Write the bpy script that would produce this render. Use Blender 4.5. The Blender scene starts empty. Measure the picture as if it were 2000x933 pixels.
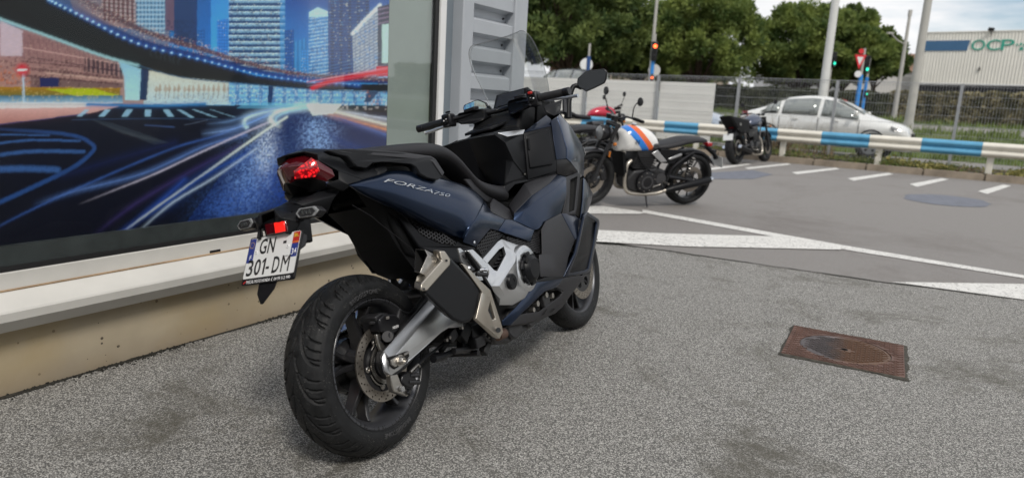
import bpy, bmesh, math, random
import numpy as np
from mathutils import Vector, Matrix, noise
from mathutils.geometry import tessellate_polygon
from mathutils.bvhtree import BVHTree

# ---------------------------------------------------------------- camera, sky, sun, exposure
scene = bpy.context.scene
COL = scene.collection
cam_d = bpy.data.cameras.new('camera')
cam = bpy.data.objects.new('camera', cam_d)
COL.objects.link(cam)
_r = ((0.9985,0.0107,0.0542),(-0.0552,0.1936,0.9795),(0,-0.981,0.1939))
_m = Matrix((_r[0], _r[1], _r[2])).transposed().to_4x4()
_m.translation = Vector((0,0,1.1428))
cam.matrix_world = _m
cam_d.sensor_width = 36.0
cam_d.lens = 24.915
cam_d.clip_start = 0.05
cam_d.clip_end = 3000
cam_d.dof.use_dof = True
cam_d.dof.focus_distance = 2.75
cam_d.dof.aperture_fstop = 2.6
scene.camera = cam

SUN_EL, SUN_AZ = math.radians(48), math.radians(160)      # azimuth measured clockwise from +Y
world = bpy.data.worlds.new('World')
scene.world = world
world.use_nodes = True
nt = world.node_tree
nt.nodes.clear()
w_out = nt.nodes.new('ShaderNodeOutputWorld')
w_bg = nt.nodes.new('ShaderNodeBackground')
w_sky = nt.nodes.new('ShaderNodeTexSky')
w_sky.sky_type = 'NISHITA'
w_sky.sun_disc = False
w_sky.sun_elevation = SUN_EL
w_sky.sun_rotation = SUN_AZ
w_tc = nt.nodes.new('ShaderNodeTexCoord')
w_map = nt.nodes.new('ShaderNodeMapping')
w_map.inputs['Scale'].default_value = (1.5, 1.5, 7.0)
w_n = nt.nodes.new('ShaderNodeTexNoise')
w_n.inputs['Scale'].default_value = 1.6
w_n.inputs['Detail'].default_value = 8
w_n.inputs['Roughness'].default_value = .55
w_ramp = nt.nodes.new('ShaderNodeValToRGB')
w_ramp.color_ramp.elements[0].position = .33
w_ramp.color_ramp.elements[0].color = (0, 0, 0, 1)
w_ramp.color_ramp.elements[1].position = .47
w_ramp.color_ramp.elements[1].color = (1, 1, 1, 1)
w_n2 = nt.nodes.new('ShaderNodeTexNoise')
w_n2.inputs['Scale'].default_value = 2.3
w_n2.inputs['Detail'].default_value = 6
w_cl = nt.nodes.new('ShaderNodeValToRGB')
w_cl.color_ramp.elements[0].position = .32
w_cl.color_ramp.elements[0].color = (6.8, 7.0, 7.3, 1)
w_cl.color_ramp.elements[1].position = .68
w_cl.color_ramp.elements[1].color = (8.7, 8.7, 8.75, 1)
w_mix = nt.nodes.new('ShaderNodeMixRGB')
L = nt.links.new
L(w_tc.outputs['Generated'], w_map.inputs['Vector'])
L(w_map.outputs['Vector'], w_n.inputs['Vector'])
L(w_map.outputs['Vector'], w_n2.inputs['Vector'])
L(w_n.outputs['Fac'], w_ramp.inputs['Fac'])
L(w_n2.outputs['Fac'], w_cl.inputs['Fac'])
L(w_ramp.outputs['Color'], w_mix.inputs['Fac'])
L(w_sky.outputs['Color'], w_mix.inputs['Color1'])
L(w_cl.outputs['Color'], w_mix.inputs['Color2'])
L(w_mix.outputs['Color'], w_bg.inputs['Color'])
w_bg.inputs['Strength'].default_value = 0.08
L(w_bg.outputs['Background'], w_out.inputs['Surface'])

sun_d = bpy.data.lights.new('sun', 'SUN')
sun_d.energy = 1.5
sun_d.angle = math.radians(11)
sun_d.color = (1.0, .95, .88)
sun = bpy.data.objects.new('sun', sun_d)
COL.objects.link(sun)
_d = Vector((math.sin(SUN_AZ) * math.cos(SUN_EL), math.cos(SUN_AZ) * math.cos(SUN_EL), math.sin(SUN_EL)))
sun.rotation_euler = _d.to_track_quat('Z', 'Y').to_euler()
sun.location = (0, 0, 20)

scene.view_settings.view_transform = 'Standard'
scene.view_settings.look = 'None'
scene.view_settings.exposure = 0.55
scene.view_settings.gamma = 1.0
scene.view_settings.use_curve_mapping = False
scene.cycles.max_bounces = 6
scene.cycles.transparent_max_bounces = 16
random.seed(7)
R = math.radians

# ---------------------------------------------------------------- helpers
def tag(o, label=None, cat=None, group=None, kind=None):
    if label: o['label'] = label
    if cat: o['category'] = cat
    if group: o['group'] = group
    if kind: o['kind'] = kind
    return o

def thing(name, label, cat, loc=(0, 0, 0), rz=0, group=None, mat=None):
    o = bpy.data.objects.new(name, None)
    o.empty_display_size = .1
    COL.objects.link(o)
    if mat is not None: o.matrix_world = mat
    else:
        o.location = loc
        o.rotation_euler = (0, 0, rz)
    return tag(o, label, cat, group)

def mk(name, me, m, parent=None):
    o = bpy.data.objects.new(name, me)
    COL.objects.link(o)
    if m is not None and not me.materials: me.materials.append(m)
    if parent is not None: o.parent = parent
    return o

def obj(name, verts, faces, m, parent=None, smooth=35, bev=0, seg=2, solid=0, sub=0, out=None, offset=-1):
    me = bpy.data.meshes.new(name)
    me.from_pydata([tuple(v) for v in verts], [], [tuple(f) for f in faces])
    me.update()
    if out is not None:
        n = Vector((0, 0, 0))
        for p in me.polygons: n += p.normal * p.area
        if n.dot(Vector(out)) < 0: me.flip_normals()
    o = mk(name, me, m, parent)
    finish(o, smooth, bev, seg, solid, sub, offset)
    return o

def finish(o, smooth=35, bev=0, seg=2, solid=0, sub=0, offset=-1):
    me = o.data
    if smooth:
        me.polygons.foreach_set('use_smooth', [True] * len(me.polygons))
        if smooth < 180 and not sub: me.set_sharp_from_angle(angle=R(smooth))
    if sub:
        d = o.modifiers.new('subdivision', 'SUBSURF'); d.levels = sub; d.render_levels = sub
    if solid:
        d = o.modifiers.new('thickness', 'SOLIDIFY'); d.thickness = solid; d.offset = offset
    if bev:
        d = o.modifiers.new('bevel', 'BEVEL'); d.width = bev; d.segments = seg; d.limit_method = 'ANGLE'; d.angle_limit = R(28)
    return o

def bmobj(name, bm, m, parent=None, smooth=35, bev=0, seg=2, recalc=True):
    if recalc: bmesh.ops.recalc_face_normals(bm, faces=bm.faces)
    me = bpy.data.meshes.new(name)
    bm.to_mesh(me); bm.free()
    o = mk(name, me, m, parent)
    finish(o, smooth, bev, seg)
    return o

def V3(*a): return Vector(a)

def b_box(bm, c, s, rot=None):
    g = bmesh.ops.create_cube(bm, size=1)
    M = Matrix.Translation(c) @ (rot.to_4x4() if rot is not None else Matrix()) @ Matrix.Diagonal((s[0], s[1], s[2], 1))
    bmesh.ops.transform(bm, matrix=M, verts=g['verts'])
    return g['verts']

def frame(d):
    d = Vector(d).normalized()
    a = Vector((0, 0, 1)) if abs(d.z) < .9 else Vector((1, 0, 0))
    u = d.cross(a).normalized()
    return u, d.cross(u).normalized()

def b_tube(bm, pts, r, n=10, cap=True):
    pts = [Vector(p) for p in pts]
    rr = list(r) if isinstance(r, (list, tuple)) else [r] * len(pts)
    if len(rr) != len(pts): rr = [float(v) for v in np.interp(np.linspace(0, 1, len(pts)), np.linspace(0, 1, len(rr)), rr)]
    rings = []; pu = None
    for i, p in enumerate(pts):
        d = (pts[min(i + 1, len(pts) - 1)] - pts[max(i - 1, 0)])
        u, v = frame(d)
        if pu is not None:
            d.normalize()
            u = (pu - d * pu.dot(d)).normalized(); v = d.cross(u)
        pu = u
        rings.append([bm.verts.new(p + (u * math.cos(2 * math.pi * k / n) + v * math.sin(2 * math.pi * k / n)) * rr[i]) for k in range(n)])
    for A, B in zip(rings, rings[1:]):
        for k in range(n): bm.faces.new((A[k], A[(k + 1) % n], B[(k + 1) % n], B[k]))
    if cap:
        bm.faces.new(rings[0][::-1]); bm.faces.new(rings[-1])

def curve_pts(pts, n=6):
    P = [Vector(p) for p in pts]; out = []
    for i in range(len(P) - 1):
        p0 = P[max(i - 1, 0)]; p1 = P[i]; p2 = P[i + 1]; p3 = P[min(i + 2, len(P) - 1)]
        for k in range(n):
            t = k / n
            out.append(.5 * ((2 * p1) + (p2 - p0) * t + (2 * p0 - 5 * p1 + 4 * p2 - p3) * t * t + (3 * p1 - p0 - 3 * p2 + p3) * t ** 3))
    out.append(P[-1]); return out

def tube(name, pts, r, m, parent=None, n=10, smooth_path=0):
    bm = bmesh.new()
    if smooth_path: pts = curve_pts(pts, smooth_path)
    b_tube(bm, pts, r, n)
    return bmobj(name, bm, m, parent)

def b_lathe(bm, prof, n=48, axis='y', c=(0, 0, 0), closed=False):
    """prof: (radius, axial)"""
    rings = []
    for r, a in prof:
        ring = []
        for k in range(n):
            t = 2 * math.pi * k / n
            ca, sa = r * math.cos(t), r * math.sin(t)
            p = {'y': (ca, a, sa), 'z': (ca, sa, a), 'x': (a, ca, sa)}[axis]
            ring.append(bm.verts.new((p[0] + c[0], p[1] + c[1], p[2] + c[2])))
        rings.append(ring)
    if closed: rings.append(rings[0])
    for A, B in zip(rings, rings[1:]):
        for k in range(n): bm.faces.new((A[k], A[(k + 1) % n], B[(k + 1) % n], B[k]))
    if not closed:
        if prof[0][0] > 1e-6: bm.faces.new(rings[0][::-1])
        if prof[-1][0] > 1e-6: bm.faces.new(rings[-1])

def lathe(name, prof, m, parent=None, n=48, axis='y', c=(0, 0, 0), closed=False, smooth=35, bev=0):
    bm = bmesh.new()
    b_lathe(bm, prof, n, axis, c, closed)
    bmesh.ops.remove_doubles(bm, verts=bm.verts, dist=1e-6)
    return bmobj(name, bm, m, parent, smooth, bev)

def b_cyl(bm, p0, p1, r, n=16): b_tube(bm, [p0, p1], r, n)

def b_prism(bm, poly, ext, holes=()):
    """solid plate: polygon (3D points) swept along ext, with holes"""
    ext = Vector(ext)
    loops = [[Vector(p) for p in poly]] + [[Vector(p) for p in h] for h in holes]
    tris = tessellate_polygon(loops)
    flat = [p for l in loops for p in l]
    a = [bm.verts.new(p) for p in flat]; b = [bm.verts.new(p + ext) for p in flat]
    for t in tris:
        try:
            bm.faces.new([a[i] for i in t]); bm.faces.new([b[i] for i in reversed(t)])
        except ValueError: pass
    k = 0
    for l in loops:
        n = len(l)
        for i in range(n):
            j = (i + 1) % n
            bm.faces.new((a[k + i], a[k + j], b[k + j], b[k + i]))
        k += n

def prism(name, poly, ext, m, parent=None, holes=(), bev=0, seg=2, smooth=35):
    bm = bmesh.new()
    b_prism(bm, poly, ext, holes)
    if bev:      # merge flat triangles so the bevel only takes real edges
        bmesh.ops.recalc_face_normals(bm, faces=bm.faces)
        bmesh.ops.dissolve_limit(bm, angle_limit=R(6), verts=bm.verts, edges=bm.edges)
    return bmobj(name, bm, m, parent, smooth, bev, seg)

def grid(name, rows, m, parent=None, sub=2, solid=.004, out=None, bev=0, closed=False, smooth=180):
    n = len(rows[0]); vs = [p for r in rows for p in r]; fs = []
    for i in range(len(rows) - 1):
        for j in range(n if closed else n - 1):
            k = (j + 1) % n
            fs.append((i * n + j, i * n + k, (i + 1) * n + k, (i + 1) * n + j))
    return obj(name, vs, fs, m, parent, smooth, bev, 2, solid, sub, out)

def loft(name, secs, m, parent=None, sub=1, smooth=40, cap=True, bev=0):
    bm = bmesh.new()
    rings = [[bm.verts.new(p) for p in s] for s in secs]
    n = len(rings[0])
    for A, B in zip(rings, rings[1:]):
        for k in range(n): bm.faces.new((A[k], A[(k + 1) % n], B[(k + 1) % n], B[k]))
    if cap: bm.faces.new(rings[0][::-1]); bm.faces.new(rings[-1])
    bmesh.ops.recalc_face_normals(bm, faces=bm.faces)
    me = bpy.data.meshes.new(name); bm.to_mesh(me); bm.free()
    o = mk(name, me, m, parent)
    return finish(o, smooth, bev, 2, 0, sub)

def mir(p): return (p[0], -p[1], p[2])
def both(fn, *names_pts): pass

def text_mesh(s, size=1.0, extrude=0.0, shear=0.0, space=1.0, align='LEFT', bold=0.0):
    cu = bpy.data.curves.new('text', 'FONT')
    cu.body = s; cu.size = size; cu.extrude = extrude; cu.shear = shear; cu.space_character = space
    cu.align_x = align; cu.resolution_u = 3; cu.offset = bold
    o = bpy.data.objects.new('text', cu); COL.objects.link(o)
    dg = bpy.context.evaluated_depsgraph_get()
    me = bpy.data.meshes.new_from_object(o.evaluated_get(dg))
    bpy.data.objects.remove(o); bpy.data.curves.remove(cu)
    me.materials.clear()
    return me

def text_on(name, s, o, ux, uy, m, parent=None, width=None, height=None, lift=.001, on=None, dirn=None, extrude=.0004, shear=0, bold=0.0, sub=0):
    """letters on a plane: origin o, ux along the line, uy up; fitted to width x height; optionally dropped on a surface"""
    me = text_mesh(s, 1.0, 0, shear, 1.0, 'LEFT', bold)
    if sub:
        bm = bmesh.new(); bm.from_mesh(me)
        bmesh.ops.subdivide_edges(bm, edges=bm.edges, cuts=sub); bm.to_mesh(me); bm.free()
    co = np.empty(len(me.vertices) * 3); me.vertices.foreach_get('co', co); co = co.reshape(-1, 3)
    mn, mx = co[:, :2].min(0), co[:, :2].max(0)
    w = (mx[0] - mn[0]); h = (mx[1] - mn[1])
    kx = (width / w) if width else (height / h)
    ky = (height / h) if height else kx
    o = Vector(o); ux = Vector(ux).normalized(); uy = Vector(uy); uy = (uy - ux * uy.dot(ux)).normalized(); nz = ux.cross(uy)
    for v in me.vertices:
        p = o + ux * ((v.co.x - mn[0]) * kx) + uy * ((v.co.y - mn[1]) * ky)
        if on is not None:
            dd = Vector(dirn).normalized()
            hit = on.ray_cast(p - dd * .3, dd, 1.0)
            if hit[0] is not None: p = hit[0] - dd * lift
            else: p = p - dd * lift
        else: p = p + nz * lift
        v.co = p
    ob = mk(name, me, m, parent)
    if extrude:
        d = ob.modifiers.new('thickness', 'SOLIDIFY'); d.thickness = extrude; d.offset = 0
    return ob

def bvh_of(o):
    dg = bpy.context.evaluated_depsgraph_get(); dg.update()
    e = o.evaluated_get(dg); me = e.to_mesh()
    bm = bmesh.new(); bm.from_mesh(me)
    t = BVHTree.FromBMesh(bm); bm.free(); e.to_mesh_clear()
    return t

def children(o): return [c for c in COL.objects if c.parent == o]

def copy_tree(o, parent=None):
    c = o.copy(); COL.objects.link(c)
    if parent is not None: c.parent = parent
    for ch in children(o): copy_tree(ch, c)
    return c

# ---------------------------------------------------------------- materials
MATS = {}
def mat(name, col, rough=.5, metal=0, coat=0, var=0, vscale=20, bump=0, bscale=200, spec=.5, alpha=1, emit=None, estr=0, rvar=0, coat_r=.1, detail=4):
    m = bpy.data.materials.new(name); m.use_nodes = True
    n = m.node_tree; bs = n.nodes['Principled BSDF']
    bs.inputs['Base Color'].default_value = (*col, 1)
    bs.inputs['Roughness'].default_value = rough
    bs.inputs['Metallic'].default_value = metal
    bs.inputs['Coat Weight'].default_value = coat
    bs.inputs['Coat Roughness'].default_value = coat_r
    bs.inputs['Specular IOR Level'].default_value = spec
    bs.inputs['Alpha'].default_value = alpha
    if emit: bs.inputs['Emission Color'].default_value = (*emit, 1); bs.inputs['Emission Strength'].default_value = estr
    tc = n.nodes.new('ShaderNodeTexCoord')
    if var or rvar:
        t = n.nodes.new('ShaderNodeTexNoise'); t.inputs['Scale'].default_value = vscale; t.inputs['Detail'].default_value = detail
        n.links.new(tc.outputs['Object'], t.inputs['Vector'])
        if var:
            r = n.nodes.new('ShaderNodeMapRange'); r.inputs['From Min'].default_value = .3; r.inputs['From Max'].default_value = .7
            r.inputs['To Min'].default_value = 1 - var; r.inputs['To Max'].default_value = 1 + var
            n.links.new(t.outputs['Fac'], r.inputs['Value'])
            x = n.nodes.new('ShaderNodeMixRGB'); x.blend_type = 'MULTIPLY'; x.inputs['Fac'].default_value = 1
            x.inputs['Color1'].default_value = (*col, 1)
            n.links.new(r.outputs['Result'], x.inputs['Color2'])
            n.links.new(x.outputs['Color'], bs.inputs['Base Color'])
        if rvar:
            r = n.nodes.new('ShaderNodeMapRange'); r.inputs['From Min'].default_value = .3; r.inputs['From Max'].default_value = .7
            r.inputs['To Min'].default_value = max(.02, rough - rvar); r.inputs['To Max'].default_value = min(1, rough + rvar)
            n.links.new(t.outputs['Fac'], r.inputs['Value']); n.links.new(r.outputs['Result'], bs.inputs['Roughness'])
    if bump:
        t2 = n.nodes.new('ShaderNodeTexNoise'); t2.inputs['Scale'].default_value = bscale; t2.inputs['Detail'].default_value = 3
        n.links.new(tc.outputs['Object'], t2.inputs['Vector'])
        bp = n.nodes.new('ShaderNodeBump'); bp.inputs['Strength'].default_value = bump; bp.inputs['Distance'].default_value = .002
        n.links.new(t2.outputs['Fac'], bp.inputs['Height']); n.links.new(bp.outputs['Normal'], bs.inputs['Normal'])
    MATS[name] = m
    return m

def nodes_of(m): return m.node_tree.nodes, m.node_tree.links, m.node_tree.nodes['Principled BSDF']

def clear_glass(name, tint=(1, 1, 1), rough=0.0, refl=1.0, dark=0.0):
    """thin pane: mostly transparent, mirror-like at glancing angles"""
    m = bpy.data.materials.new(name); m.use_nodes = True
    n = m.node_tree; n.nodes.clear()
    o = n.nodes.new('ShaderNodeOutputMaterial'); mx = n.nodes.new('ShaderNodeMixShader')
    tr = n.nodes.new('ShaderNodeBsdfTransparent'); gl = n.nodes.new('ShaderNodeBsdfGlossy'); fr = n.nodes.new('ShaderNodeFresnel')
    tr.inputs['Color'].default_value = (*tint, 1); gl.inputs['Roughness'].default_value = rough
    fr.inputs['IOR'].default_value = 1.45
    ml = n.nodes.new('ShaderNodeMath'); ml.operation = 'MULTIPLY_ADD'; ml.inputs[1].default_value = refl; ml.inputs[2].default_value = dark
    n.links.new(fr.outputs['Fac'], ml.inputs[0]); n.links.new(ml.outputs[0], mx.inputs['Fac'])
    n.links.new(tr.outputs[0], mx.inputs[1]); n.links.new(gl.outputs[0], mx.inputs[2]); n.links.new(mx.outputs[0], o.inputs['Surface'])
    MATS[name] = m
    return m

BLUE = mat('blue_satin_paint', (.0105, .0235, .056), .28, .85, .45, var=.06, vscale=3, coat_r=.16)
BLUE_D = mat('blue_black_paint', (.008, .015, .034), .36, .7, .25, coat_r=.2)
SATIN = mat('satin_black_plastic', (.0075, .008, .0095), .40, 0, 0, bump=.05, bscale=900, rvar=.06, vscale=8, spec=.2)
MATTE = mat('matte_black_plastic', (.006, .0062, .0068), .6, 0, 0, bump=.12, bscale=1200, var=.25, vscale=12, spec=.2)
GREYP = mat('dark_grey_plastic', (.018, .018, .021), .5, bump=.1, bscale=1100, var=.08, vscale=9)
SEATM = mat('seat_vinyl', (.016, .016, .019), .58, bump=.22, bscale=1500, spec=.4)
BLACKM = mat('black_enamel', (.012, .012, .014), .28, .2)
RUBBER = mat('tyre_rubber', (.0125, .013, .0138), .58, var=.35, vscale=34, bump=.2, bscale=420, detail=8, rvar=.12, spec=.22)
_n, _l, _b = nodes_of(RUBBER)
_tc = _n.new('ShaderNodeTexCoord'); _t = _n.new('ShaderNodeTexNoise'); _t.inputs['Scale'].default_value = 330; _t.inputs['Detail'].default_value = 2
_t2 = _n.new('ShaderNodeTexNoise'); _t2.inputs['Scale'].default_value = 14; _t2.inputs['Detail'].default_value = 4
_l.new(_tc.outputs['Object'], _t.inputs['Vector']); _l.new(_tc.outputs['Object'], _t2.inputs['Vector'])
_s = _n.new('ShaderNodeMath'); _s.operation = 'MULTIPLY_ADD'; _s.inputs[1].default_value = .45; _l.new(_t2.outputs['Fac'], _s.inputs[0]); _l.new(_t.outputs['Fac'], _s.inputs[2])
_r2 = _n.new('ShaderNodeMapRange'); _r2.inputs['From Min'].default_value = .90; _r2.inputs['From Max'].default_value = .98; _r2.inputs['To Max'].default_value = .8; _l.new(_s.outputs[0], _r2.inputs['Value'])
_x = _n.new('ShaderNodeMixRGB'); _l.new(_r2.outputs[0], _x.inputs['Fac']); _l.new(_b.inputs['Base Color'].links[0].from_socket, _x.inputs['Color1']); _x.inputs['Color2'].default_value = (.16, .155, .145, 1); _l.new(_x.outputs[0], _b.inputs['Base Color'])
SILVER = mat('silver_painted_alloy', (.60, .61, .62), .29, .9, .1, var=.04, vscale=6, bump=.04, bscale=1500)
CHAMP = mat('champagne_alloy', (.48, .44, .38), .32, .85, var=.06, vscale=14)
STEEL = mat('brushed_steel', (.42, .4, .37), .32, .95, var=.12, vscale=40)
DISCM = mat('brake_disc_steel', (.30, .27, .235), .35, .9, var=.12, vscale=60)
CHROME = mat('chrome', (.75, .76, .78), .08, 1)
DARKM = mat('dark_cast_metal', (.03, .03, .032), .45, .4, var=.2, vscale=60)
HOLLOW = mat('dark_inside', (.004, .004, .004), .9)
MIRRORM = mat('mirror_glass', (.8, .83, .86), .01, 1)
WHITEP = mat('white_letter_paint', (.8, .8, .8), .5)
RED_LENS = mat('red_lens', (.32, .004, .008), .06, 0, .6, coat_r=.02)
RED_DARK = mat('smoked_red_lens', (.07, .003, .006), .05, 0, .8, coat_r=.02)
RED_GLOW = mat('lit_red_reflector', (.75, .012, .012), .18, 0, .5, emit=(1, .02, .01), estr=.55, var=.5, vscale=260)  # no lamp: the reflector's bright red return is put in as emission
CLEARP = mat('clear_lamp_lens', (.22, .225, .23), .08, 0, .5, var=.25, vscale=160)
SCREEN = mat('instrument_glass', (.006, .007, .009), .05, 0, .5)
RUST = mat('rusty_pipe', (.085, .05, .036), .6, .4, var=.3, vscale=40)

# ================================================================ THE SETTING
# kerb frame: t along the kerb (to the right), n across it (away from the lot)
K0 = Vector((5.388, 15.286, 0)); KD = Vector((.837, -.547, 0)).normalized(); KN = Vector((.547, .837, 0)).normalized()
def KF(t, n, z=0): return K0 + KD * t + KN * n + Vector((0, 0, z))
KROT = math.atan2(KD.y, KD.x)
PROF = [(-900, 0), (-60, 0), (-10.3, 0), (0, .124), (.06, .124), (.07, .225), (1.9, .25), (2.3, .2), (5.2, .2), (6.6, .74), (8.2, .86), (14, 1.0), (16, 1.05), (30, 1.1), (70, 1.15), (1500, 1.15)]
def zg(n):
    for (a, za), (b, zb) in zip(PROF, PROF[1:]):
        if a <= n <= b: return za + (zb - za) * (n - a) / (b - a)
    return 0
def ground_z(x, y): return zg((Vector((x, y, 0)) - K0).dot(KN))

def strip(name, n0, n1, t0, t1, lift, m, nt=24, wob=0, mdiv=None):
    ns = [n0] + [a for a, _ in PROF if n0 < a < n1] + [n1]
    if mdiv: ns = sorted(set(ns + [n0 + (n1 - n0) * i / mdiv for i in range(1, mdiv)]))
    vs = []; fs = []
    for i in range(nt + 1):
        t = t0 + (t1 - t0) * i / nt
        for j, n in enumerate(ns):
            w = wob * noise.noise((t * 1.3, n * 3, 4)) if (0 < j < len(ns) - 1 or wob < 0) else 0
            p = KF(t, n, zg(n) + lift + w); vs.append(p)
    k = len(ns)
    for i in range(nt):
        for j in range(k - 1): fs.append((i * k + j, (i + 1) * k + j, (i + 1) * k + j + 1, i * k + j + 1))
    o = obj(name, vs, fs, m, None, 60, out=(0, 0, 1))
    tag(o, kind='structure'); return o

def ground_mat(name, cells, c_lo, c_hi, rough=.85, bump=.6, stain=(.05, .045, .04), stain_amt=.5, stain_scale=.9, tint=None, fine=1.0):
    m = bpy.data.materials.new(name); m.use_nodes = True
    N, LK, bs = nodes_of(m)
    tc = N.new('ShaderNodeTexCoord')
    vo = N.new('ShaderNodeTexVoronoi'); vo.inputs['Scale'].default_value = cells
    nz = N.new('ShaderNodeTexNoise'); nz.inputs['Scale'].default_value = cells * .45; nz.inputs['Detail'].default_value = 5; nz.inputs['Roughness'].default_value = .7
    LK(tc.outputs['Object'], vo.inputs['Vector']) if False else N and LK.new(tc.outputs['Object'], vo.inputs['Vector'])
    LK.new(tc.outputs['Object'], nz.inputs['Vector'])
    rp = N.new('ShaderNodeValToRGB')
    e = rp.color_ramp.elements; e[0].position = .2; e[0].color = (*c_lo, 1); e[1].position = .85; e[1].color = (*c_hi, 1)
    sep = N.new('ShaderNodeSeparateColor'); LK.new(vo.outputs['Color'], sep.inputs['Color'])
    mixv = N.new('ShaderNodeMath'); mixv.operation = 'MULTIPLY_ADD'; mixv.inputs[1].default_value = .55 * fine
    sub = N.new('ShaderNodeMath'); sub.operation = 'MULTIPLY_ADD'; sub.inputs[1].default_value = .9; sub.inputs[2].default_value = -.18
    LK.new(nz.outputs['Fac'], sub.inputs[0]); LK.new(sep.outputs[0], mixv.inputs[0]); LK.new(sub.outputs[0], mixv.inputs[2])
    # gaps between the stones are dark
    gp = N.new('ShaderNodeMapRange'); gp.inputs['From Min'].default_value = .35; gp.inputs['From Max'].default_value = .75; gp.inputs['To Min'].default_value = 0; gp.inputs['To Max'].default_value = .5 * fine
    LK.new(vo.outputs['Distance'], gp.inputs['Value'])
    s2 = N.new('ShaderNodeMath'); s2.operation = 'SUBTRACT'; LK.new(mixv.outputs[0], s2.inputs[0]); LK.new(gp.outputs[0], s2.inputs[1])
    LK.new(s2.outputs[0], rp.inputs['Fac'])
    # wear and dirt
    st = N.new('ShaderNodeTexNoise'); st.inputs['Scale'].default_value = stain_scale; st.inputs['Detail'].default_value = 12; st.inputs['Roughness'].default_value = .74; st.inputs['Distortion'].default_value = .6
    LK.new(tc.outputs['Object'], st.inputs['Vector'])
    sr = N.new('ShaderNodeMapRange'); sr.inputs['From Min'].default_value = .52; sr.inputs['From Max'].default_value = .66; sr.inputs['To Max'].default_value = stain_amt
    LK.new(st.outputs['Fac'], sr.inputs['Value'])
    mx = N.new('ShaderNodeMixRGB'); LK.new(sr.outputs[0], mx.inputs['Fac']); LK.new(rp.outputs['Color'], mx.inputs['Color1']); mx.inputs['Color2'].default_value = (*stain, 1)
    LK.new(mx.outputs['Color'], bs.inputs['Base Color'])
    bs.inputs['Roughness'].default_value = rough
    bp = N.new('ShaderNodeBump'); bp.inputs['Strength'].default_value = bump; bp.inputs['Distance'].default_value = .004
    iv = N.new('ShaderNodeMath'); iv.operation = 'SUBTRACT'; iv.inputs[0].default_value = 1; LK.new(vo.outputs['Distance'], iv.inputs[1])
    LK.new(iv.outputs[0], bp.inputs['Height']); LK.new(bp.outputs['Normal'], bs.inputs['Normal'])
    MATS[name] = m
    return m

COARSE = ground_mat('coarse_worn_asphalt', 225, (.095, .092, .086), (.63, .612, .57), .8, .8, (.085, .078, .06), .85, 1.5)
SMOOTHA = ground_mat('smooth_asphalt', 260, (.18, .168, .158), (.34, .322, .305), .72, .3, (.125, .108, .098), .6, .45, fine=.45)
ROADM = ground_mat('street_asphalt', 200, (.20, .19, .175), (.31, .295, .27), .85, .2, (.13, .12, .105), .5, .3, fine=.4)
DIRTM = ground_mat('verge_soil', 60, (.035, .028, .02), (.12, .10, .07), .95, .6, (.04, .05, .02), .8, .8, fine=.8)
GRASSM = ground_mat('grass_ground', 40, (.05, .075, .016), (.15, .20, .045), .95, .6, (.12, .11, .05), .4, .5, fine=.6)
FIELDM = ground_mat('far_ground', 3, (.08, .075, .055), (.13, .12, .09), .95, .1, (.06, .07, .035), .6, .1, fine=.4)

strip('ground', -900, 1500, -1200, 1200, -.02, FIELDM, 8)
strip('parking_lot', -10.35, .05, -30, 30, 0, SMOOTHA, 12)
# coarse forecourt by the building
edge = [(-14.5, 12.6), (-2, 6.9), (0.4292,5.8277,0)[:2], (0.7201,5.7371,0)[:2], (0.9685,5.701,0)[:2], (1.2058,5.6235,0)[:2], (1.9477,5.2457,0.0002)[:2], (2.7197,4.8647,0.0014)[:2], (3.4278,4.5861,0.0033)[:2], (6.2, 3.25), (16, -3.2)]
ee = []
for (x0, y0), (x1, y1) in zip(edge, edge[1:]):
    nn = 30
    for k in range(nn):
        t = k / nn; x = x0 + (x1 - x0) * t; y = y0 + (y1 - y0) * t
        ee.append((x, y + .018 * noise.noise((x * 6, y * 6, 0)) + .012 * noise.noise((x * 23, 0, 0))))
vs = [(x, y, ground_z(x, y) + .010) for x, y in ee] + [(x, -12, .010) for x, y in ee]
# keep the near rows fine enough to follow the flat ground
n_ = len(ee)
fs = [(i, i + 1, n_ + i + 1, n_ + i) for i in range(n_ - 1)]
tag(obj('forecourt', vs, fs, COARSE, None, 60, out=(0, 0, 1)), kind='structure')
bm = bmesh.new()
ee_ = [(x, y) for x, y in ee if -3 < x < 9]
prev = None
for i, (x, y) in enumerate(ee_):
    a = .008 + .03 * max(0, noise.noise((x * 2.1, y * 2.1, 5)) + .2) + .012 * noise.noise((x * 15, y * 15, 6)); b = .004 + .02 * max(0, noise.noise((x * 3.1, y, 8)) + .1)
    z_ = ground_z(x, y)
    cur = (bm.verts.new((x + .02 * a, y + max(b, .002), z_ + .0135)), bm.verts.new((x, y - max(a, .003), z_ + .0135)))
    if prev: bm.faces.new((prev[0], cur[0], cur[1], prev[1]))
    prev = cur
tag(bmobj('moss_seam', bm, mat('seam_moss', (.035, .034, .028), .95, var=.5, vscale=40, bump=.8, bscale=150), None, 0), kind='stuff')
strip('verge', .22, 2.25, -30, 30, .006, DIRTM, 60, .05, mdiv=8)
strip('street', 2.25, 5.2, -60, 60, .006, ROADM, 12)
strip('grass_bank', 5.2, 8.2, -60, 60, .012, GRASSM, 60, .06, mdiv=6)
strip('road', 8.2, 14, -80, 80, .008, ROADM, 12)
strip('grass_strip', 14, 16.5, -80, 80, .012, GRASSM, 60, .06, mdiv=4)

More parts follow.
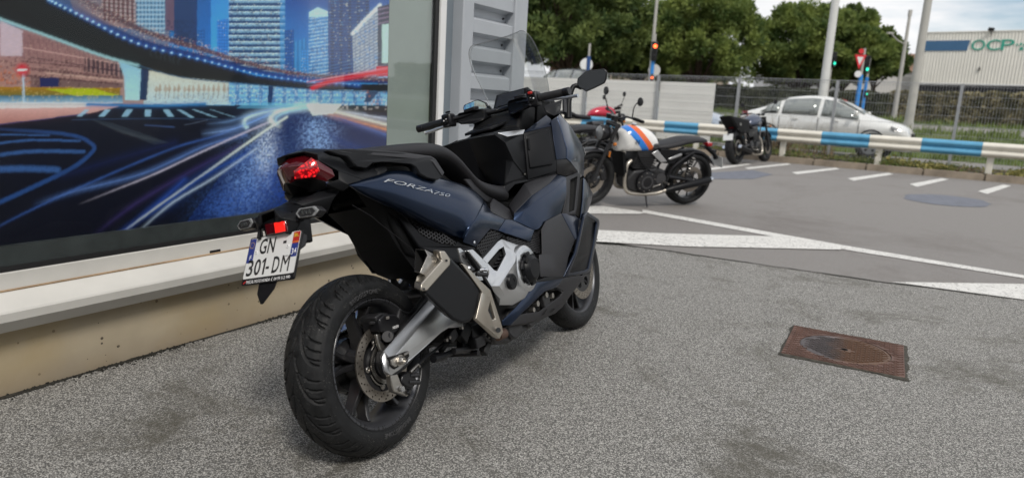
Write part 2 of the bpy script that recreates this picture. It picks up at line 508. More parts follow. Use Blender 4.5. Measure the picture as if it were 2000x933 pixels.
# --- painted markings
PAINT = mat('road_paint', (.66, .65, .62), .7, var=.1, vscale=14, bump=.3, bscale=260, detail=8)
def worn(m, amt=.5, sc=60, under=(.16, .15, .14)):
    N, LK, bs = nodes_of(m)
    tc = N.new('ShaderNodeTexCoord'); t = N.new('ShaderNodeTexNoise'); t.inputs['Scale'].default_value = sc; t.inputs['Detail'].default_value = 8; t.inputs['Roughness'].default_value = .75
    LK.new(tc.outputs['Object'], t.inputs['Vector'])
    r = N.new('ShaderNodeMapRange'); r.inputs['From Min'].default_value = amt; r.inputs['From Max'].default_value = amt + .08
    LK.new(t.outputs['Fac'], r.inputs['Value'])
    src = bs.inputs['Base Color'].links[0].from_socket
    x = N.new('ShaderNodeMixRGB'); LK.new(r.outputs[0], x.inputs['Fac']); LK.new(src, x.inputs['Color1']); x.inputs['Color2'].default_value = (*under, 1)
    LK.new(x.outputs[0], bs.inputs['Base Color'])
worn(PAINT, .535, 45)
BLUEPAINT = mat('faded_blue_ground_paint', (.135, .145, .175), .75, var=.15, vscale=9)
def flat_poly(name, pts, lift, m, par=None, sub=10, kind='structure'):
    P = []
    for a, b in zip(pts, pts[1:] + pts[:1]):
        for k in range(sub): P.append(Vector(a).lerp(Vector(b), k / sub))
    P = [(p[0], p[1], ground_z(p[0], p[1]) + lift) for p in P]
    tr = tessellate_polygon([[Vector((p[0], p[1], 0)) for p in P]])
    o = obj(name, P, [tuple(t) for t in tr], m, par, 0, out=(0, 0, 1))
    return tag(o, kind=kind)
flat_poly('painted_line', [(1.4157,7.7207,0.0215), (2.9846,6.2085,0.0166), (3.9989,5.3495,0.0147), (4.4586,5.0024,0.0142), (4.3558,4.8796,0.0123), (3.9249,5.2443,0.0131), (2.901,6.0236,0.0142), (1.3798,7.5089,0.0192)], .005, PAINT)
flat_poly('painted_line', [(0.5559,6.3765,0.0024), (1.3978,6.3711,0.0079), (2.4699,6.4918,0.0161), (2.9322,6.1124,0.0153), (2.8273,6.0072,0.0136), (2.3658,5.9544,0.01), (1.5037,5.8301,0.0031), (0.473,5.84,0)], .0075, PAINT)
flat_poly('painted_line', [(0.5432,7.7367,0.016), (1.003,7.8066,0.0197), (1.4202,7.5206,0.0196), (1.3342,7.399,0.0178), (0.5108,7.1936,0.0103)], .0075, PAINT)
flat_poly('painted_line', [(2.7266,4.9343,0.0022), (3.8076,5.0775,0.0107), (5.0203,5.2131,0.02), (4.2319,4.1735,0.0044), (3.476,4.606,0.0038)], .0075, PAINT)
for a, b, c, d in [((3.4233,12.8493,0.0862), (3.4316,12.5982,0.0838), (4.6851,14.1876,0.108), (4.6646,14.382,0.1098)), ((4.3083,13.4332,0.0979), (4.2992,13.1595,0.0951), (5.6437,14.6484,0.1189), (5.6731,14.9274,0.1219)), ((5.023,12.9661,0.0979), (4.9967,12.6292,0.0943), (6.4079,14.1134,0.1185), (6.4638,14.4279,0.122)),
                   ((5.7537,12.3305,0.0963), (5.7017,11.9861,0.0925), (7.1879,13.5595,0.1181), (7.2325,13.8388,0.1212)), ((6.5898,11.8851,0.0973), (6.5054,11.4968,0.0929), (7.9468,13.0616,0.1181), (7.9363,13.2533,0.1199)), ((7.3605,11.2876,0.0964), (7.2871,10.9465,0.0925), (8.665,12.4293,0.1164), (8.6406,12.5938,0.1179)),
                   ((8.022,10.5284,0.0931), (7.9308,10.2051,0.0893), (9.4572,11.7813,0.1151), (9.4176,11.9511,0.1166))]:
    flat_poly('parking_line', [a, b, c, d], .005, PAINT, sub=4)
def ell(c, ax, by_, n=32): return [Vector(c) + ax * math.cos(2 * math.pi * k / n) * (1 + .06 * math.sin(5 * k)) + by_ * math.sin(2 * math.pi * k / n) for k in range(n)]
cA, cB = Vector((5.5517,10.1185,0.0728)), Vector((6.5657,9.7304,0.0755)); cC, cD = Vector((6.3756,10.4473,0.0815)), Vector((5.6883,9.2828,0.0653))
flat_poly('painted_patch', ell((cA + cB) / 2, (cB - cA) / 2, (cD - cC) / 2), .004, BLUEPAINT, sub=1)
flat_poly('painted_patch', [(3.2041,12.0965,0.0772), (4.3225,12.9961,0.0936), (4.4942,12.4159,0.0889), (3.8372,11.4861,0.0753), (2.9144,11.1149,0.0655)], .004, BLUEPAINT, sub=4)

# --- kerb of separate stones
KERBM = mat('kerb_concrete', (.26, .215, .165), .9, var=.25, vscale=5, bump=.5, bscale=90, detail=8)
kerb = obj('kerb', [KF(-16, .03, .10), KF(10, .03, .10), KF(10, .2, .10), KF(-16, .2, .10)], [(0, 1, 2, 3)], KERBM, None, 0, out=(0, 0, 1)); tag(kerb, kind='structure')
bm = bmesh.new(); b_box(bm, (0, 0, 0), (.985, .17, .22)); bmesh.ops.bevel(bm, geom=[e for e in bm.edges], offset=.018, segments=2, affect='EDGES')
km = bpy.data.meshes.new('kerb_stone'); bm.to_mesh(km); bm.free(); km.materials.append(KERBM)
for i in range(24):
    t = -14.6 + i
    o = mk('kerb_stone', km, KERBM, kerb)
    o.location = KF(t, .1 + random.uniform(-.006, .006), .135 + random.uniform(-.004, .004)); o.rotation_euler = (0, 0, KROT + random.uniform(-.006, .006))

# ---------------------------------------------------------------- THE BUILDING
WT = Vector((math.sin(0.53342), math.cos(0.53342), 0)); WN = Vector((math.cos(0.53342), -math.sin(0.53342), 0)); WD = -2.7160
def W(s, off, z=0): return WT * s + WN * (WD + off) + Vector((0, 0, z))
WROT = math.atan2(WT.y, WT.x)
shop = thing('shop_building', 'shop front with blue night city mural behind glass and grey louvred corner column', 'building', W(2.5, -.2, 0), 0)
def sh(o):
    o.parent = shop; o.matrix_parent_inverse = Matrix.Translation(shop.location).inverted(); return o
def wbox(name, s0, s1, o0, o1, z0, z1, m, bev=0, par=None):
    bm = bmesh.new()
    vs = [bm.verts.new(W(s, o, z)) for s in (s0, s1) for o in (o0, o1) for z in (z0, z1)]
    for f in ((0, 1, 3, 2), (4, 6, 7, 5), (0, 4, 5, 1), (2, 3, 7, 6), (0, 2, 6, 4), (1, 5, 7, 3)): bm.faces.new([vs[i] for i in f])
    o = bmobj(name, bm, m, None, 35, bev); return sh(o)
CONC = mat('plinth_concrete', (.44, .375, .27), .9, var=.16, vscale=3.2, bump=.35, bscale=60, detail=9)
def pits(m, sc=26, thr=.10, dark=(.05, .04, .03)):
    N, LK, bs = nodes_of(m); tc = N.new('ShaderNodeTexCoord')
    v = N.new('ShaderNodeTexVoronoi'); v.inputs['Scale'].default_value = sc; LK.new(tc.outputs['Object'], v.inputs['Vector'])
    sp = N.new('ShaderNodeSeparateColor'); LK.new(v.outputs['Color'], sp.inputs['Color'])
    # only some cells carry a pit, each of its own size
    k = N.new('ShaderNodeMapRange'); k.inputs['From Min'].default_value = .62; k.inputs['From Max'].default_value = 1; k.inputs['To Min'].default_value = 0; k.inputs['To Max'].default_value = thr * 2; LK.new(sp.outputs[0], k.inputs['Value'])
    lt = N.new('ShaderNodeMath'); lt.operation = 'LESS_THAN'; LK.new(v.outputs['Distance'], lt.inputs[0]); LK.new(k.outputs[0], lt.inputs[1])
    src = bs.inputs['Base Color'].links[0].from_socket
    x = N.new('ShaderNodeMixRGB'); LK.new(lt.outputs[0], x.inputs['Fac']); LK.new(src, x.inputs['Color1']); x.inputs['Color2'].default_value = (*dark, 1); LK.new(x.outputs[0], bs.inputs['Base Color'])
    return m
pits(CONC, 34, .12, (.10, .08, .06))
# ochre weathering patches and a grey foot of splashed dirt
N, LK, bs = nodes_of(CONC)
tc = N.new('ShaderNodeTexCoord'); t = N.new('ShaderNodeTexNoise'); t.inputs['Scale'].default_value = 2.1; t.inputs['Detail'].default_value = 5; LK.new(tc.outputs['Object'], t.inputs['Vector'])
r_ = N.new('ShaderNodeMapRange'); r_.inputs['From Min'].default_value = .5; r_.inputs['From Max'].default_value = .66; r_.inputs['To Max'].default_value = .75; LK.new(t.outputs['Fac'], r_.inputs['Value'])
src = bs.inputs['Base Color'].links[0].from_socket
x = N.new('ShaderNodeMixRGB'); LK.new(r_.outputs[0], x.inputs['Fac']); LK.new(src, x.inputs['Color1']); x.inputs['Color2'].default_value = (.42, .33, .19, 1)
sx = N.new('ShaderNodeSeparateXYZ'); LK.new(tc.outputs['Object'], sx.inputs[0])
mr = N.new('ShaderNodeMapRange'); mr.inputs['From Min'].default_value = .11; mr.inputs['From Max'].default_value = .015; mr.inputs['To Max'].default_value = .6; LK.new(sx.outputs['Z'], mr.inputs['Value'])
mm = N.new('ShaderNodeMath'); mm.operation = 'MULTIPLY'; LK.new(mr.outputs[0], mm.inputs[0]); LK.new(t.outputs['Fac'], mm.inputs[1])
x2 = N.new('ShaderNodeMixRGB'); LK.new(mm.outputs[0], x2.inputs['Fac']); LK.new(x.outputs[0], x2.inputs['Color1']); x2.inputs['Color2'].default_value = (.17, .12, .095, 1); LK.new(x2.outputs[0], bs.inputs['Base Color'])

ALU = mat('cream_painted_aluminium', (.60, .585, .545), .42, 0, 0, var=.07, vscale=5, detail=8, rvar=.08)
worn(ALU, .655, 9, (.42, .34, .24))
ALUG = mat('grey_painted_steel', (.42, .445, .475), .45, .1, var=.04, vscale=4, detail=6)
ALUD = mat('slate_grey_steel', (.20, .235, .265), .45, .1, var=.05, vscale=4)
WSTRIP = mat('white_frame', (.78, .78, .77), .45, var=.04, vscale=6)
GASK = mat('black_gasket', (.012, .012, .013), .55)
BACKG = mat('window_backing', (.30, .345, .315), .5, var=.08, vscale=2.5)
wbox('plinth', -6, 3.80, -.3, 0, -.1, .262, CONC, .006)
wbox('wall_core', -6, 4.6, -4.5, -.3, -.1, 6, ALUG)
wbox('wall_core', -6, 4.6, -4.5, -.06, 2.75, 6.002, ALUG)
# sill: one long aluminium profile
prof = [(-.05, .262), (.045, .262), (.05, .258), (.088, .305), (.09, .335), (.086, .342), (.052, .362), (.012, .388), (.006, .392), (.004, .398), (.004, .452), (-.01, .456), (-.05, .456)]
bm = bmesh.new(); S_ = [-6, -4] + [i * .25 for i in range(-4, 16)]
S_[-1] = 3.80
rings = [[bm.verts.new(W(s, o, z)) for o, z in prof] for s in S_]
for A, B in zip(rings, rings[1:]):
    for k in range(len(prof)): bm.faces.new((A[k], A[(k + 1) % len(prof)], B[(k + 1) % len(prof)], B[k]))
bm.faces.new(rings[0]); bm.faces.new(rings[-1][::-1])
sill = sh(bmobj('window_sill', bm, ALU, None, 25))
SEAL = mat('stained_sealant', (.36, .25, .15), .8, var=.35, vscale=7, detail=8)
bm = bmesh.new(); b_tube(bm, [W(-6 + .2 * i, .0085, .393) for i in range(49)], .0042, 6); sh(bmobj('sealant_bead', bm, SEAL))
for s, z in ((1.2888,0.368), (1.9865,0.4025), (4.6325,0.4279)):
    wbox('drain_slot', s - .027, s + .027, .0, .0062, z - .006, z + .005, HOLLOW)
wbox('gasket', -6, 3.555, -.045, -.004, .457, .474, GASK)
wbox('gasket', 3.555, 3.592, -.05, -.004, .457, 2.75, GASK)
wbox('frame_bar', -6, 3.555, -.05, -.012, .4745, .545, mat('dark_green_frame', (.05, .058, .058), .25, 0, .3, var=.2, vscale=14))
wbox('backing_panel', 3.17, 3.555, -.05, -.032, .545, 2.75, BACKG)
wbox('frame_bar', 3.592, 3.648, -.05, .012, .455, 2.75, WSTRIP, .004)
wbox('frame_bar', 3.648, 3.80, -.10, -.05, -.1, 2.75, ALUD)
# louvred corner column
wbox('column_trim', 3.80, 3.918, -.3, .03, -.1, 2.75, ALUG, .008)
wbox('column_trim', 4.43, 4.60, -.3, .03, -.1, 2.75, ALUG, .008)
wbox('column_back', 3.918, 4.43, -.3, -.055, -.1, 2.75, ALUG)
sl = [(-.054, 0), (-.054, .052), (.004, .074), (.012, .070), (.012, .150), (.006, .155), (-.054, .178)]
def slat(z0):
    bm = bmesh.new()
    a = [bm.verts.new(W(3.919, o, z0 + z)) for o, z in sl]; b = [bm.verts.new(W(4.429, o, z0 + z)) for o, z in sl]
    n = len(sl)
    for k in range(n - 1): bm.faces.new((a[k], a[k + 1], b[k + 1], b[k]))
    o = bmobj('louvre_slat', bm, ALUG, None, 20); sh(o)
    for s in (3.95, 4.395):
        bm = bmesh.new(); b_cyl(bm, W(s, -.056, z0 + .026), W(s, -.046, z0 + .026), .008, 8)
        bmobj('bolt', bm, DARKM, o)
for i in range(15): slat(.05 + i * .179)

# --- the mural: a printed night picture of a city, painted here point by point
PW, PH, OX, OY = 930, 560, 130, 50
img = np.zeros((PH, PW, 3), np.float32)
yy, xx = np.mgrid[0:PH, 0:PW].astype(np.float32); xx -= OX; yy -= OY
rng = np.random.default_rng(3)
def c3(r, g, b): return np.array([(v / 255) ** 2.2 for v in (r, g, b)], np.float32)
def inside(P):
    P = np.array(P, np.float32); x0, y0 = P.min(0); x1, y1 = P.max(0)
    a, b = max(int(y0 + OY), 0), min(int(y1 + OY) + 2, PH); c, d = max(int(x0 + OX), 0), min(int(x1 + OX) + 2, PW)
    X, Y = xx[a:b, c:d], yy[a:b, c:d]; m = np.zeros(X.shape, bool)
    for (xa, ya), (xb, yb) in zip(P, np.roll(P, -1, 0)):
        if ya == yb: continue
        m ^= ((ya > Y) != (yb > Y)) & (X < (xb - xa) * (Y - ya) / (yb - ya) + xa)
    return (slice(a, b), slice(c, d)), m, X, Y
def fill(P, col, al=1.0, col2=None):
    s, m, X, Y = inside(P); v = img[s]; k = (m * al)[..., None]
    c = col
    if col2 is not None:
        y0, y1 = min(p[1] for p in P), max(p[1] for p in P); f = ((Y - y0) / (y1 - y0))[..., None]; c = col * (1 - f) + col2 * f
    img[s] = v * (1 - k) + c * k
def stripes(P, col, period, duty, ang=0.0, al=1.0, jit=0.0, ph=0):
    s, m, X, Y = inside(P); t = (Y + X * ang + ph) / period
    k = ((t % 1) < duty) & m
    a = k * al
    if jit: a = a * (1 - jit * rng.random(a.shape))
    img[s] = img[s] * (1 - a[..., None]) + col * a[..., None]
def vstripes(P, col, period, duty, al=1.0, ang=0.0):
    s, m, X, Y = inside(P); k = (((X + Y * ang) / period % 1) < duty) & m; a = (k * al)[..., None]
    img[s] = img[s] * (1 - a) + col * a
def speck(P, col, dens, al=1.0, size=1):
    s, m, X, Y = inside(P); h, w = m.shape
    r = rng.random((h // size + 1, w // size + 1)); r = np.kron(r, np.ones((size, size)))[:h, :w]
    k = (r < dens) & m; a = (k * al * rng.random((h, w)))[..., None]
    img[s] = img[s] * (1 - a) + col * a
def line(P, w, col, glow=0, gcol=None, al=1.0, w2=None):
    P = np.array(curve_pts([(a, b, 0) for a, b in P], 8))[:, :2].astype(np.float32) if len(P) > 2 else np.array(P, np.float32)
    D = np.full(img.shape[:2], 1e9, np.float32); DR = D.copy(); FA = np.ones_like(D); ws = np.linspace(w, w2 if w2 else w, len(P))
    for i in range(len(P) - 1):
        a, b = P[i], P[i + 1]; d = b - a; L2 = float(d @ d) + 1e-6
        r = max(ws[i] + glow * 3, 3) + 2
        y0, y1 = sorted((a[1], b[1])); x0, x1 = sorted((a[0], b[0]))
        s = (slice(max(int(y0 + OY - r), 0), max(int(y1 + OY + r), 0)), slice(max(int(x0 + OX - r), 0), max(int(x1 + OX + r), 0)))
        X, Y = xx[s], yy[s]
        if X.size == 0: continue
        t = np.clip(((X - a[0]) * d[0] + (Y - a[1]) * d[1]) / L2, 0, 1)
        dr = np.hypot(X - a[0] - t * d[0], Y - a[1] - t * d[1]); nr = dr < DR[s]
        if w2: FA[s] = np.where(nr, np.clip((i + t) / (len(P) - 1) * 3.2, .0, 1), FA[s])
        DR[s] = np.minimum(DR[s], dr); D[s] = np.minimum(D[s], dr / max(ws[i] / 2, .5))
    k = (np.clip(1.5 - D, 0, 1) * FA)[..., None] * al
    if glow:
        g = (np.exp(-(DR / (glow * 1.6)) ** 2) * FA)[..., None] * .5 * al
        img[:] = img * (1 - g) + (gcol if gcol is not None else col) * g
    img[:] = img * (1 - k) + col * k

# sky and towers
k = np.clip(yy / 160, 0, 1)[..., None]
img[:] = c3(24, 84, 150) * (1 - k) + c3(72, 156, 208) * k
fill([(-130, -50), (330, -50), (330, 120), (-130, 120)], c3(60, 90, 130), 1, c3(120, 130, 150))
fill([(120, -50), (266, -50), (280, 60), (150, 40)], c3(90, 105, 130), 1, c3(150, 130, 130))
fill([(196, -50), (262, -50), (268, 48), (200, 40)], c3(110, 80, 85)); vstripes([(196, -50), (262, -50), (268, 48), (200, 40)], c3(190, 180, 180), 9, .35, .7); stripes([(196, -50), (262, -50), (268, 48), (200, 40)], c3(60, 50, 60), 8, .3, -.1, .6)
fill([(264, -50), (322, -50), (322, 66), (266, 60)], c3(120, 155, 180)); vstripes([(264, -50), (322, -50), (322, 66), (266, 60)], c3(60, 95, 130), 7, .3); stripes([(264, -50), (322, -50), (322, 66), (266, 60)], c3(185, 205, 215), 9, .4, 0, .6)
fill([(323, -50), (346, -50), (346, 60), (323, 60)], c3(110, 90, 110)); fill([(340, -50), (385, -50), (385, 95), (340, 88)], c3(38, 68, 112))
fill([(385, -50), (412, -50), (412, 105), (385, 100)], c3(40, 95, 150), 1, c3(50, 120, 180)); fill([(412, -50), (447, -50), (447, 115), (412, 108)], c3(70, 135, 195), 1, c3(80, 165, 220))
speck([(325, 40), (382, 40), (382, 92), (325, 80)], c3(20, 40, 70), .5, .7, 4)
T1 = [(447, -50), (557, -50), (557, 142), (447, 136)]
fill(T1, c3(26, 62, 108)); stripes(T1, c3(150, 190, 215), 11.5, .5, 0, .85, .35); stripes(T1, c3(205, 225, 230), 11.5, .16, 0, .9); speck(T1, c3(20, 50, 90), .25, .8, 4); vstripes([(547, -50), (557, -50), (557, 142), (547, 142)], c3(70, 150, 200), 20, 1, .6)
fill([(573, 82), (598, 74), (600, 148), (573, 148)], c3(50, 120, 170)); vstripes([(573, 82), (598, 74), (600, 148), (573, 148)], c3(80, 160, 205), 8, .4, .6)
for x0, x1, y0, c_ in ((556, 574, 60, c3(34, 92, 150)), (588, 606, 98, c3(62, 134, 186)), (640, 660, 40, c3(30, 84, 150)), (662, 690, 88, c3(54, 120, 176)), (386, 400, 60, c3(46, 104, 160)), (424, 446, 40, c3(60, 124, 186))):
    B_ = [(x0, y0), (x1, y0 - 4), (x1, 158), (x0, 158)]; fill(B_, c_); vstripes(B_, c_ * 1.7, 5, .3, .6); stripes(B_, c_ * .6, 6, .35, 0, .5); speck(B_, c3(220, 225, 200), .05, .8, 2)
T2 = [(603, 24), (620, 14), (640, 22), (641, 150), (603, 150)]
fill(T2, c3(70, 135, 185)); stripes(T2, c3(190, 220, 230), 7, .35, .15, .8, .4); speck(T2, c3(30, 70, 120), .3, .8, 3); fill([(603, 24), (620, 14), (640, 22), (640, 32), (603, 34)], c3(190, 225, 235), .8)
T3 = [(641, -50), (722, -50), (722, 150), (641, 150)]
fill(T3, c3(20, 62, 120)); vstripes(T3, c3(14, 40, 86), 17, .35, .8); stripes(T3, c3(40, 100, 160), 6, .3, 0, .5); speck(T3, c3(80, 150, 200), .04, .7, 2)
T4 = [(688, 66), (740, 12), (740, 160), (690, 160)]
fill(T4, c3(165, 175, 185)); stripes(T4, c3(85, 100, 130), 6.5, .38, .55, .8); vstripes(T4, c3(120, 130, 155), 9, .3, .7); line([(688, 66), (712, 40), (742, 10)], 7, c3(215, 225, 225)); speck(T4, c3(60, 130, 190), .1, .8, 4)
T5 = [(738, 14), (800, -2), (800, 165), (738, 165)]
fill(T5, c3(38, 34, 66)); stripes([(738, 14), (800, -2), (800, 45), (738, 52)], c3(130, 110, 135), 9, .4, .22, .85); fill([(746, 48), (768, 45), (767, 122), (745, 124)], c3(178, 205, 198)); vstripes([(768, 45), (800, 40), (800, 130), (768, 130)], c3(30, 60, 110), 8, .5)
fill([(735, 130), (800, 128), (800, 146), (735, 149)], c3(190, 20, 50)); stripes([(735, 148), (800, 146), (800, 165), (735, 165)], c3(160, 190, 220), 7, .4, .1)
speck([(560, -40), (800, -40), (800, 60), (560, 60)], c3(140, 190, 220), .004, .8, 2)
# the far side under the flyover
U = [(-130, 20), (60, 60), (200, 108), (300, 138), (300, 205), (-130, 205)]
fill(U, c3(140, 104, 108), 1, c3(165, 140, 132)); vstripes([(40, 64), (240, 110), (240, 140), (40, 118)], c3(98, 66, 76), 3.6, .4, .5); stripes([(40, 118), (240, 138), (240, 166), (40, 150)], c3(70, 46, 58), 14, .35, -.1, .7); vstripes([(40, 118), (240, 138), (240, 166), (40, 150)], c3(150, 120, 115), 8, .3, .6); line([(40, 92), (240, 126)], 2, c3(190, 160, 155)); line([(60, 112), (240, 140)], 1.5, c3(80, 55, 65)); line([(90, 142), (240, 158)], 3, c3(185, 160, 150)); fill([(60, 150), (240, 162), (240, 172), (60, 170)], c3(84, 62, 70), .6)
fill([(0, 40), (44, 60), (44, 110), (0, 110)], c3(185, 170, 178)); speck([(0, 60), (240, 100), (240, 165), (0, 165)], c3(205, 180, 165), .07, .6, 2); speck([(0, 110), (230, 120), (230, 168), (0, 170)], c3(60, 30, 40), .2, .8, 4)
vstripes([(165, 112), (240, 128), (240, 150), (165, 140)], c3(40, 30, 50), 9, .5, .8); fill([(78, 152), (115, 152), (115, 170), (78, 170)], c3(35, 45, 95)); speck([(0, 128), (60, 132), (60, 165), (0, 165)], c3(190, 110, 60), .4, .8, 4)
fill([(-130, 168), (235, 172), (235, 188), (-130, 186)], c3(165, 125, 40), 1, c3(110, 110, 50)); fill([(90, 174), (180, 172), (232, 186), (150, 188)], c3(165, 175, 40)); fill([(-130, 186), (240, 187), (240, 202), (-130, 200)], c3(70, 110, 130), 1, c3(150, 180, 200)); speck([(-130, 165), (235, 170), (235, 200), (-130, 200)], c3(225, 200, 140), .15, .6, 3)
V = [(288, 122), (455, 150), (455, 205), (280, 205)]
fill(V, c3(200, 196, 176), 1, c3(178, 198, 205)); speck(V, c3(150, 132, 110), .10, .6, 2); speck([(290, 182), (450, 182), (450, 202), (290, 200)], c3(80, 115, 150), .2, .6, 3)
for q in range(16):
    xq = 300 + q * 9.5 + rng.random() * 5; line([(xq, 192), (xq + 1, 168 + rng.random() * 10)], 1.2, c3(96, 80, 66), al=.7); fill([(xq - 3, 176), (xq + 1, 160 + rng.random() * 8), (xq + 5, 175), (xq + 1, 180)], c3(150, 112, 78), .5)
V2 = [(447, 152), (780, 168), (780, 212), (447, 206)]
fill(V2, c3(150, 190, 215), 1, c3(120, 175, 215)); stripes(V2, c3(90, 140, 185), 9, .35, 0, .6); vstripes(V2, c3(60, 100, 150), 23, .3, .6); speck(V2, c3(220, 228, 222), .22, .8, 3); speck(V2, c3(30, 60, 110), .12, .8, 4); fill([(524, 165), (534, 165), (530, 205), (522, 205)], c3(30, 50, 90)); fill([(720, 176), (745, 172), (722, 200), (710, 200)], c3(50, 70, 105)); speck([(700, 170), (780, 172), (780, 205), (700, 205)], c3(200, 120, 70), .12, .9, 4)
fill([(228, 112), (292, 124), (286, 196), (244, 196), (242, 150)], c3(140, 178, 196), 1, c3(170, 205, 215)); fill([(276, 122), (292, 124), (286, 196), (272, 196)], c3(25, 45, 85))
# lit windows scattered over the towers
for T_ in (T1, T2, T3, T4): speck(T_, c3(235, 232, 205), .035, .8, 2)
# flyover
FT = [(-130, -50), (100, -50), (100, -4), (165, 38), (270, 88), (400, 120), (500, 148), (600, 161), (690, 165), (780, 164), (780, 178), (690, 176), (640, 175), (560, 170), (450, 160), (350, 150), (270, 133), (200, 108), (100, 72), (0, 36), (-130, -14)]
fill(FT, c3(9, 12, 15)); fill([(0, -30), (170, 50), (300, 124), (100, 66)], c3(20, 26, 28), .6)
line([(-130, -14), (0, 37), (100, 73), (200, 109), (270, 128)], 5, c3(150, 185, 190), 2)
line([(270, 128), (350, 150), (450, 161), (640, 176), (780, 179)], 2, c3(60, 90, 120))
line([(100, -14), (170, 32), (275, 82), (400, 113), (500, 139), (600, 154), (780, 160)], 16, c3(20, 52, 110), w2=7)
line([(100, -34), (175, 8), (280, 60), (400, 98), (500, 128), (600, 146), (780, 157)], 13, c3(92, 74, 84), w2=5)
speck([(100, -44), (180, -2), (285, 48), (430, 95), (600, 138), (780, 150), (780, 160), (600, 156), (430, 116), (270, 76), (170, 20)], c3(225, 205, 190), .16, .8, 2)
speck([(100, -44), (180, -2), (285, 48), (430, 95), (600, 138), (780, 150), (780, 160), (600, 156), (430, 116), (270, 76), (170, 20)], c3(150, 66, 60), .10, .8, 2)
DP = curve_pts([(96, 0, 0), (170, 37, 0), (270, 85, 0), (400, 118, 0), (500, 144, 0), (600, 158, 0), (700, 166, 0)], 16)
for i, p in enumerate(DP):
    if i % 2 == 0:
        z_ = 4.5 - 3 * i / len(DP); line([(p.x - .5, p.y), (p.x + .5, p.y)], z_, c3(190, 225, 245), 3, c3(60, 130, 220))
for i in range(7): line([(294 + i * 9 + rng.random() * 3, 98 + i * 2.6), (297 + i * 9 - rng.random() * 5, 104 + i * 2.6), (294 + i * 9 + rng.random() * 4, 111 + i * 2.6)], 2, c3(64, 74, 80), al=.6)
line([(610, 172), (640, 160), (700, 148), (780, 134)], 8, c3(205, 30, 50), 4, c3(170, 30, 60)); line([(600, 160), (680, 146), (780, 128)], 2, c3(220, 130, 140))
for q in range(7): line([(600, 168 - q * 4), (690, 158 - q * 7), (780, 150 - q * 9)], 1, c3(150, 190, 220), al=.35)
# no-entry sign in the picture
line([(45, 145), (46, 200)], 4, c3(175, 195, 210)); line([(43, 136), (43.5, 136)], 22, c3(185, 40, 60)); line([(35, 137), (51, 136)], 4, c3(240, 225, 225))
# road
RD = [(-130, 203), (240, 203), (400, 205), (560, 206), (780, 205), (780, 520), (-130, 520)]
fill(RD, c3(16, 22, 42), 1, c3(9, 14, 32)); fill([(560, 215), (780, 220), (780, 520), (300, 520), (440, 330)], c3(22, 44, 100), .9, c3(14, 30, 74))
fill([(-130, 205), (240, 206), (170, 222), (0, 244), (-130, 262)], c3(200, 165, 160), 1, c3(140, 95, 90)); fill([(-130, 199), (240, 200), (150, 210), (-130, 214)], c3(205, 205, 205), .8)
line([(-130, 262), (0, 243), (170, 222)], 2, c3(30, 60, 110))
line([(170, 204), (300, 206), (400, 203)], 4, c3(60, 120, 170), 3)
for x0, x1, w_ in ((165, 148, 10), (205, 190, 12), (246, 236, 13), (283, 283, 12), (318, 328, 12), (345, 372, 9), (375, 420, 7), (410, 460, 4)):
    y1 = 228 + (2 if x0 > 330 else 0); fill([(x0, 214), (x0 + w_, 214), (x1 + w_, y1), (x1, y1)], c3(150, 185, 205), .85)
line([(140, 234), (300, 231), (430, 233)], 1.5, c3(60, 80, 110)); line([(283, 244), (340, 248)], 2, c3(70, 90, 130)); line([(360, 244), (405, 234)], 1.5, c3(110, 120, 140), al=.6)
fill([(175, 232), (220, 240), (330, 278), (300, 282)], c3(70, 80, 90), .45); fill([(175, 232), (230, 252), (330, 280), (240, 262)], c3(90, 95, 100), .3)
line([(-130, 244), (0, 252), (90, 258), (150, 266), (182, 284), (176, 300), (140, 328), (70, 362), (0, 394), (-130, 450)], 6, c3(52, 82, 132), 1, w2=9)
for a, b, c_, w_ in (((-60, 262), (40, 263), (96, 264), 3), ((-60, 288), (50, 274), (155, 275), 4.5), ((-60, 312), (50, 296), (163, 296), 7), ((-60, 335), (30, 329), (112, 331), 12)): line([a, b, c_], w_, c3(66, 98, 146))
speck([(-130, 250), (170, 262), (180, 300), (0, 390), (-130, 450)], c3(6, 10, 22), .2, .5, 2)
# wet shine
def shine(cx, cy, rx, ry, col, dens, rot=0.0):
    s = (slice(max(int(cy - ry * 2 + OY), 0), int(cy + ry * 2 + OY)), slice(max(int(cx - rx * 2 + OX), 0), int(cx + rx * 2 + OX)))
    X, Y = xx[s] - cx, yy[s] - cy; X = X + Y * rot
    g = np.exp(-(X / rx) ** 2 - (Y / ry) ** 2); n = rng.random(X.shape) * .6 + np.kron(rng.random((X.shape[0] // 3 + 1, X.shape[1] // 3 + 1)), np.ones((3, 3)))[:X.shape[0], :X.shape[1]] * .8
    a = np.clip(g * dens * n ** 2, 0, 1)[..., None]; img[s] = img[s] * (1 - a) + col * a
shine(495, 340, 46, 75, c3(130, 160, 205), 1.1, .25); shine(520, 290, 20, 50, c3(200, 210, 225), 1.1, .1); shine(620, 265, 34, 42, c3(150, 180, 220), 1.2); shine(450, 400, 60, 40, c3(80, 115, 180), .9, .4); shine(560, 370, 60, 60, c3(50, 85, 160), .8)
